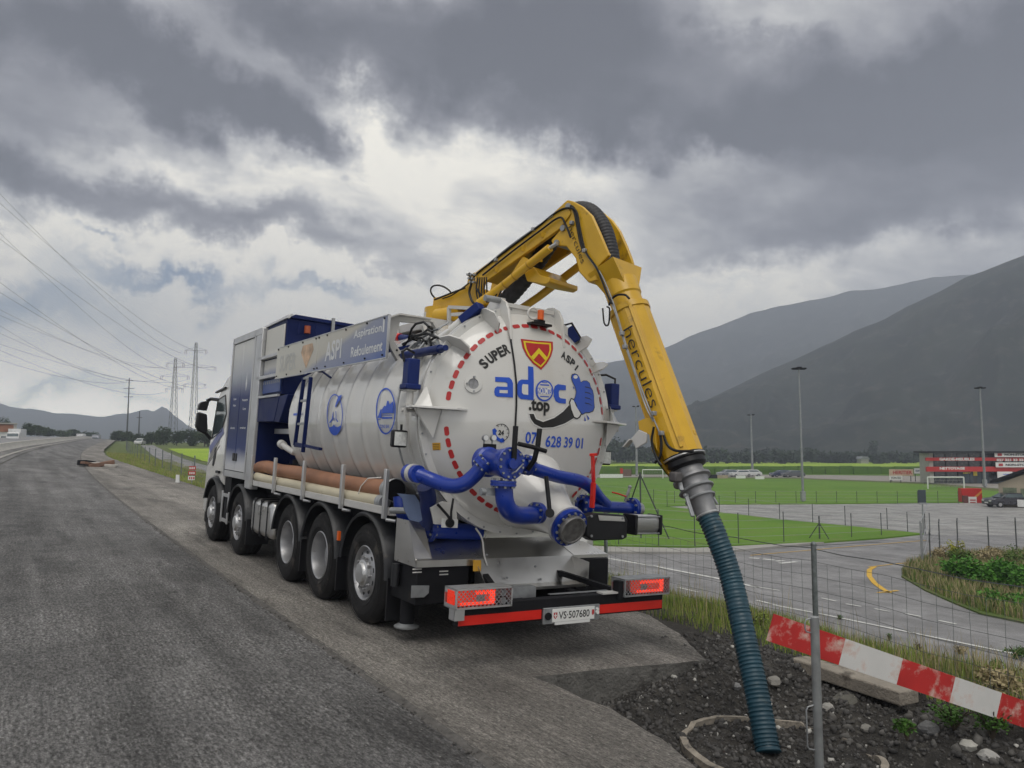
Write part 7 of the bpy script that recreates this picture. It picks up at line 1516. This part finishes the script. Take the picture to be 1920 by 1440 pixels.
def shrub(label, loc, rx, rz, n, s, seed, material, cat='shrub', group=None):
    t_ = thing('shrub', label, cat, loc, 0, group); m = MB(); r = random.Random(seed)
    for k in range(9):
        a = r.uniform(0, 6.28); q_ = r.uniform(.3, .8); m.tube([(0, 0, -.05), (math.cos(a) * rx * .3, math.sin(a) * rx * .3, rz * .7), (math.cos(a) * rx * q_, math.sin(a) * rx * q_, rz * r.uniform(.8, 1.5))], [.012, .009, .004], 5)
    m.build('stems', bark, t_); P = crown(seed, n, 12, (rx, rx, rz)); P[:, 2] += rz * .75; P = P[P[:, 2] > 0]; leaves(P, s * .6, s * 1.3, seed, 'foliage', material, t_, flat=.45); return t_
bright = leaf_mat('bramble_leaf', (.065, .19, .020), .4, 2)
for (px, py, rx, rz, lab) in ((1815, 1098, 1.1, .75, 'bright green bramble left of the fence brace'), (1862, 1104, 1.3, .8, 'large bright green bramble at the right edge'), (1912, 1112, 1.3, .85, 'bramble cut by the right edge of the picture'), (1880, 1138, 1.0, .4, 'low spreading bramble below the large one')): shrub(lab, on_low(px, py), rx, rz, 1700, .16, int(px), bright)
for (px, py, rx, rz, mt_, lab) in ((1765, 1058, .5, .6, g_dry, 'brown withered bush on the island tip'), (1800, 1062, .9, .7, g_dark, 'dark olive bush behind the brambles'), (1850, 1060, 1.0, .7, g_dry, 'brown bush behind the brambles'), (1905, 1062, 1.1, .7, g_dark, 'dark bush by the right cranked posts')): shrub(lab, on_low(px, py), rx, rz, 900, .13, int(px) + 1, mt_)
t_ = shrub('tall yellow flowering weed by the cranked fence', on_low(1792, 1050), .5, .8, 500, .12, 5, leaf_mat('yellow_flower', (.30, .30, .03)), 'weed')
# near weeds right of the barrier
def near_pt(px, py, dz=0): return on_land(px, py, dz)
for (px, py, rx, rz, n, s, mt_, lab) in ((1905, 1222, .30, .24, 900, .055, g_leaf, 'leafy green weed nearest the right edge above the barrier'), (1872, 1240, .22, .16, 500, .05, g_leaf, 'low leafy weed left of the right edge'), (1880, 1300, .26, .20, 600, .045, g_dry, 'dry brown weed clump behind the barrier end'), (1722, 1208, .14, .16, 160, .05, leaf_mat('dead_leaf', (.05, .035, .025)), 'dark withered weed behind the barrier'), (1668, 1190, .10, .14, 200, .035, g_leaf, 'small green weed behind the white barrier stripe'),
                                     (1420, 1165, .2, .14, 400, .035, g_mid, 'low weed beside the hose'), (1575, 1150, .12, .12, 240, .03, g_leaf, 'small green weed right of the fence post'), (1160, 1075, .10, .22, 220, .03, g_mid, 'tall thin weed just right of the lorry'), (1800, 1215, .25, .18, 500, .045, g_dry, 'straw coloured weed clump above the barrier')):
    shrub(lab, near_pt(px, py + 12), rx, rz, n, s, int(px) + 3, mt_, 'weed')
for (px, py, rx, rz, lab) in ((1700, 1375, .10, .07, 'small green weed under the red barrier stripe'), (1790, 1360, .22, .13, 'green weed hanging below the white barrier stripe'), (1860, 1375, .2, .14, 'green weed low at the right edge of the trench')):
    c = RW @ T(px, py, 2, -.1); shrub(lab, c, rx, rz, 420, .035, int(px), g_leaf, 'weed')

# ------------------------------------------------------------------ pylons and cables
lat = mat('pylon_steel', (.10, .105, .11), .6, metal=.3)
def pylon(px, pyb, pyt, d_, arms, lab):
    p = at_depth(px, pyb, d_); H = (pyb - pyt) * d_ / F_PX; s_ = d_ / F_PX; t_ = thing('lattice_pylon', lab, 'pylon', p, -YAW, 'lattice pylons'); m = MB(); w0, w1 = 7 * s_, 1.6 * s_; n_ = 16; r_ = .55 * s_ * .5
    lv = [(H * (k / n_) ** .95, w0 + (w1 - w0) * (k / n_)) for k in range(n_ + 1)]
    for k in range(n_):
        (z0, a), (z1, b) = lv[k], lv[k + 1]
        cs0 = [(-a, -a), (a, -a), (a, a), (-a, a)]; cs1 = [(-b, -b), (b, -b), (b, b), (-b, b)]
        for i in range(4):
            j = (i + 1) % 4; A0 = (*cs0[i], z0); A1 = (*cs1[i], z1); B0_ = (*cs0[j], z0); B1_ = (*cs1[j], z1)
            m.cyl(A0, A1, r_ * 1.2, n=4)
            if i in (0, 1, 3): m.cyl(A0, B1_, r_ * .8, n=3).cyl(B0_, A1, r_ * .8, n=3).cyl(A1, B1_, r_ * .8, n=3)
    m.build('mast', lat, t_); tips = []
    for (py, half) in arms:
        z = (pyb - py) * s_; am = MB(); h_ = half * s_
        for sg in (-1, 1):
            for dy in (-.5 * s_, .5 * s_): am.cyl((sg * 1.5 * s_, dy, z), (sg * h_, 0, z), r_ * .8, n=3)
            am.cyl((sg * 1.5 * s_, 0, z + 6 * s_), (sg * h_, 0, z + .6 * s_), r_ * .8, n=3)
            for f in (.25, .5, .75): am.cyl((sg * h_ * f, 0, z), (sg * h_ * (f + .12), 0, z + 6 * s_ * (1 - f - .12) + .6 * s_), r_ * .5, n=3)
        a_ = am.build('crossarm', lat, t_); 
        for sg in (-1, 1): MB().cyl((sg * h_, 0, z), (sg * h_, 0, z - 7 * s_), .35 * s_, n=5).cyl((sg * (h_ - 3 * s_), 0, z), (sg * (h_ - 3 * s_), 0, z - 7 * s_), .35 * s_, n=5).build('insulator', mat('insulator', (.16, .10, .08), .3), a_); tips.append((px + sg * half, py + 7, d_))
    return tips
pylon(361, 838, 641, 300, [(656, 21), (688, 39), (721, 21)], 'nearer lattice pylon right of the other with three crossarms'); pylon(323, 838, 671, 360, [(681, 17), (705, 27), (729, 17)], 'further lattice pylon with three crossarms left of the nearer')
def mast(px, pyb, pyt, d_, arms, lab):
    p = at_depth(px, pyb, d_); s_ = d_ / F_PX; H = (pyb - pyt) * s_; t_ = thing('utility_mast', lab, 'mast', p, -YAW); MB().cyl((0, 0, 0), (0, 0, H), 1.6 * s_, .8 * s_, n=8).build('pole', mat('mast_dark', (.05, .055, .055), .7), t_)
    for (py, hw) in arms: z = (pyb - py) * s_; MB().cyl((-hw * s_, 0, z), (hw * s_, 0, z), .5 * s_, n=5).build('crossarm', dark, t_)
mast(238, 816, 708, 260, [(713, 7), (728, 10), (744, 8)], 'tall slim dark mast with three short arms'); mast(260, 816, 770, 290, [(783, 5)], 'short slim dark mast right of the tall one')
wires = []
WL = ['power line from the left tip of the nearer pylon top arm', 'power line from the right tip of the nearer pylon top arm', 'power line from the left tip of the nearer pylon middle arm', 'power line from the right tip of the nearer pylon middle arm', 'power line from the left tip of the nearer pylon lowest arm', 'power line from the right tip of the nearer pylon lowest arm', 'power line from the left tip of the further pylon top arm', 'power line from the right tip of the further pylon top arm', 'power line from the left tip of the further pylon middle arm', 'power line from the right tip of the further pylon middle arm', 'power line from the lowest arm of the further pylon', 'upper power line from the tall slim mast', 'lowest power line from the tall slim mast']
for (x1, y1, d1, x0, y0, d0) in ((340, 662, 300, -40, 322, 70), (382, 662, 300, -40, 346, 70), (322, 694, 300, -40, 398, 70), (400, 694, 300, -40, 418, 70), (340, 728, 300, -40, 500, 75), (382, 728, 300, -40, 524, 75),
                                 (306, 688, 360, -40, 560, 100), (340, 688, 360, -40, 574, 100), (296, 712, 360, -40, 606, 100), (350, 712, 360, -40, 632, 100), (306, 736, 360, -40, 640, 100), (231, 716, 260, -40, 586, 110), (245, 716, 260, -40, 662, 110)):
    A = at_depth(x1, y1, d1); B = at_depth(x0, y0, d0); n_ = 24; sag = np.linalg.norm(A - B) * .012
    P_ = [A + (B - A) * (k / n_) - np.array([0, 0, sag * 4 * (k / n_) * (1 - k / n_)]) for k in range(n_ + 1)]; m = MB().tube(P_, [.05 * (1 - k / n_) + .016 * (k / n_) for k in range(n_ + 1)], 4, caps=False); o = m.build('power_line', lat); tag(o, WL[len(wires)], 'power line', 'power lines'); wires.append(o)

# ------------------------------------------------------------------ things along the motorway at the left
def at_road(u, y, dz=0.0): return road(np.array(float(u)), np.array(float(y)), dz)
b = at_depth(13, 830, 150); s_ = 150 / F_PX; t_ = thing('roadside_building', 'low white building with rust coloured sign band at the left edge', 'building', b, 0.02)
MB().box((-60 * s_, 0, -1), (12 * s_, 3, 34 * s_)).build('wall', printwhite, t_); MB().box((-60 * s_, -.3, 20 * s_), (10 * s_, -.05, 34 * s_)).build('sign_band', mat('rust_band', (.26, .11, .06), .7, var=.35, vscale=.7), t_); MB().box((9 * s_, -.4, -1), (14 * s_, 3.2, 36 * s_)).build('pillar', wconc, t_); MB().box((-62 * s_, -.6, 35 * s_), (15 * s_, 3.5, 37 * s_)).build('roof', wconc, t_)
for k in range(3): MB().box((-40 * s_ + k * 15 * s_, -.06, 4 * s_), (-32 * s_ + k * 15 * s_, .02, 12 * s_)).build('window', glass, t_)
cars_ = [(30, 831, 140, cw, 'white van parked beside the low building', True), (88, 829, 230, cw, 'white car on the opposite carriageway, left one', False), (102, 829, 245, cs, 'silver car on the opposite carriageway, middle', False), (117, 828.5, 255, cw, 'white car on the opposite carriageway nearest the road end', False), (151, 829, 240, cw, 'white lorry far along the road', True), (180, 830, 250, cs, 'grey truck at the far end of the road', True)]
for px, py, d_, pt_, lab, bx in cars_: make_car('van' if bx else 'car', lab, 'van' if bx else 'car', pt_, at_depth(px, py, d_), 1.35, 5.5 if bx else 4.4, boxy=bx, H=2.6 if bx else 1.45, W_=2.0 if bx else 1.75)
make_car('car', 'white car on the service road under the masts', 'car', cw, at_depth(262, 834.5, 185), 1.2, 4.0, H=1.6)
# service road and bright field on the left (laid on the land)
def land_poly(name, pts, dz, material, label):
    P = []
    for a, b in pts: p = on_land(a, b); P.append(p + np.array([0, 0, dz]))
    o = MB().add(P, [tuple(range(len(P)))]).build(name, material); tag(o, label, kind='structure')
land_strip('crop_field', 9.5, 70, 62, 150, .06, vine1, 'bright yellow green crop field left of the lorry cab')
ds = mat('rubble_concrete', (.38, .36, .33), .85, var=.2, vscale=3)
def debris(px, py, sx_, sy_, sz_, rz, ry, mt_, lab):
    p = on_land(px, py); p = at_depth(px, py, 46); p[2] = float(at_road(p[0] - float(cc(p[1])), p[1])[2]) + sz_ * .6; o = MB().box((-sx_ / 2, -sy_ / 2, -sz_ / 2), (sx_ / 2, sy_ / 2, sz_ / 2)).build('rubble_slab', mt_, bevel=.03); o.location = tuple(p); o.rotation_euler = (0, ry, rz); tag(o, lab, 'slab')
wood_ = mat('brown_board', (.16, .09, .06), .85, var=.3, vscale=3)
debris(173, 852, 1.3, .6, .22, -.3, .0, ds, 'pale concrete slab lying flat on the road ahead'); debris(180, 846, 1.6, .5, .15, .4, .2, wood_, 'brown plank on top of the road debris'); debris(190, 851, 1.4, .7, .25, .1, -.2, wood_, 'brown block at the right of the road debris'); debris(163, 851, 1.0, .6, .3, 1.0, .1, dark, 'dark lump at the left of the road debris'); debris(196, 849, 1.5, .4, .18, -.5, .1, ds, 'grey plank at the verge end of the debris')
p = at_depth(333, 877, 34); t_ = thing('marker_post', 'short white marker post behind the roadside fence', 'marker', (p[0], p[1], fz(p[0], p[1]) - .02), -YAW); MB().prism([(-.08, 0, 0), (.08, 0, 0), (.06, 0, .42), (-.06, 0, .42)], (0, .1, 0)).build('post', printwhite, t_)
p = at_depth(360, 880, 34); t_ = thing('fence_sign', 'red and white warning sign tied to the roadside fence', 'sign', (p[0], p[1], fz(p[0], p[1])), -YAW)
for k in range(3): MB().box((-.16 + .03 * (k == 2), 0, .20 + .22 * k), (.16 - .03 * (k == 0), .02, .38 + .22 * k)).build('panel', (printwhite, redd, redd)[k], t_)
for k in range(3): 
    for j in range(3): MB().box((-.11 + j * .09, -.01, .24 + .22 * k), (-.06 + j * .09, .0, .34 + .22 * k)).build('stripe', (redd, printwhite, printwhite)[k], t_)
MB().cyl((0, .03, -.2), (0, .03, .95), .02, n=6).build('post', galv, t_)

# ------------------------------------------------------------------ tiny fixings read as texture, not as single pieces
for o in bpy.data.objects:
    n_ = o.name.split('.')[0]
    if n_ in ('flange_bolt', 'port_bolt', 'wheel_nut', 'rim_hole', 'frame_bolt', 'rivet', 'hook', 'clock_tick', 'tray_bolt', 'lamp_mesh', 'pocket_end', 'sticker_line', 'valve_labels', 'notice_lines', 'hydraulic_hose', 'stems'): o['kind'] = 'stuff'
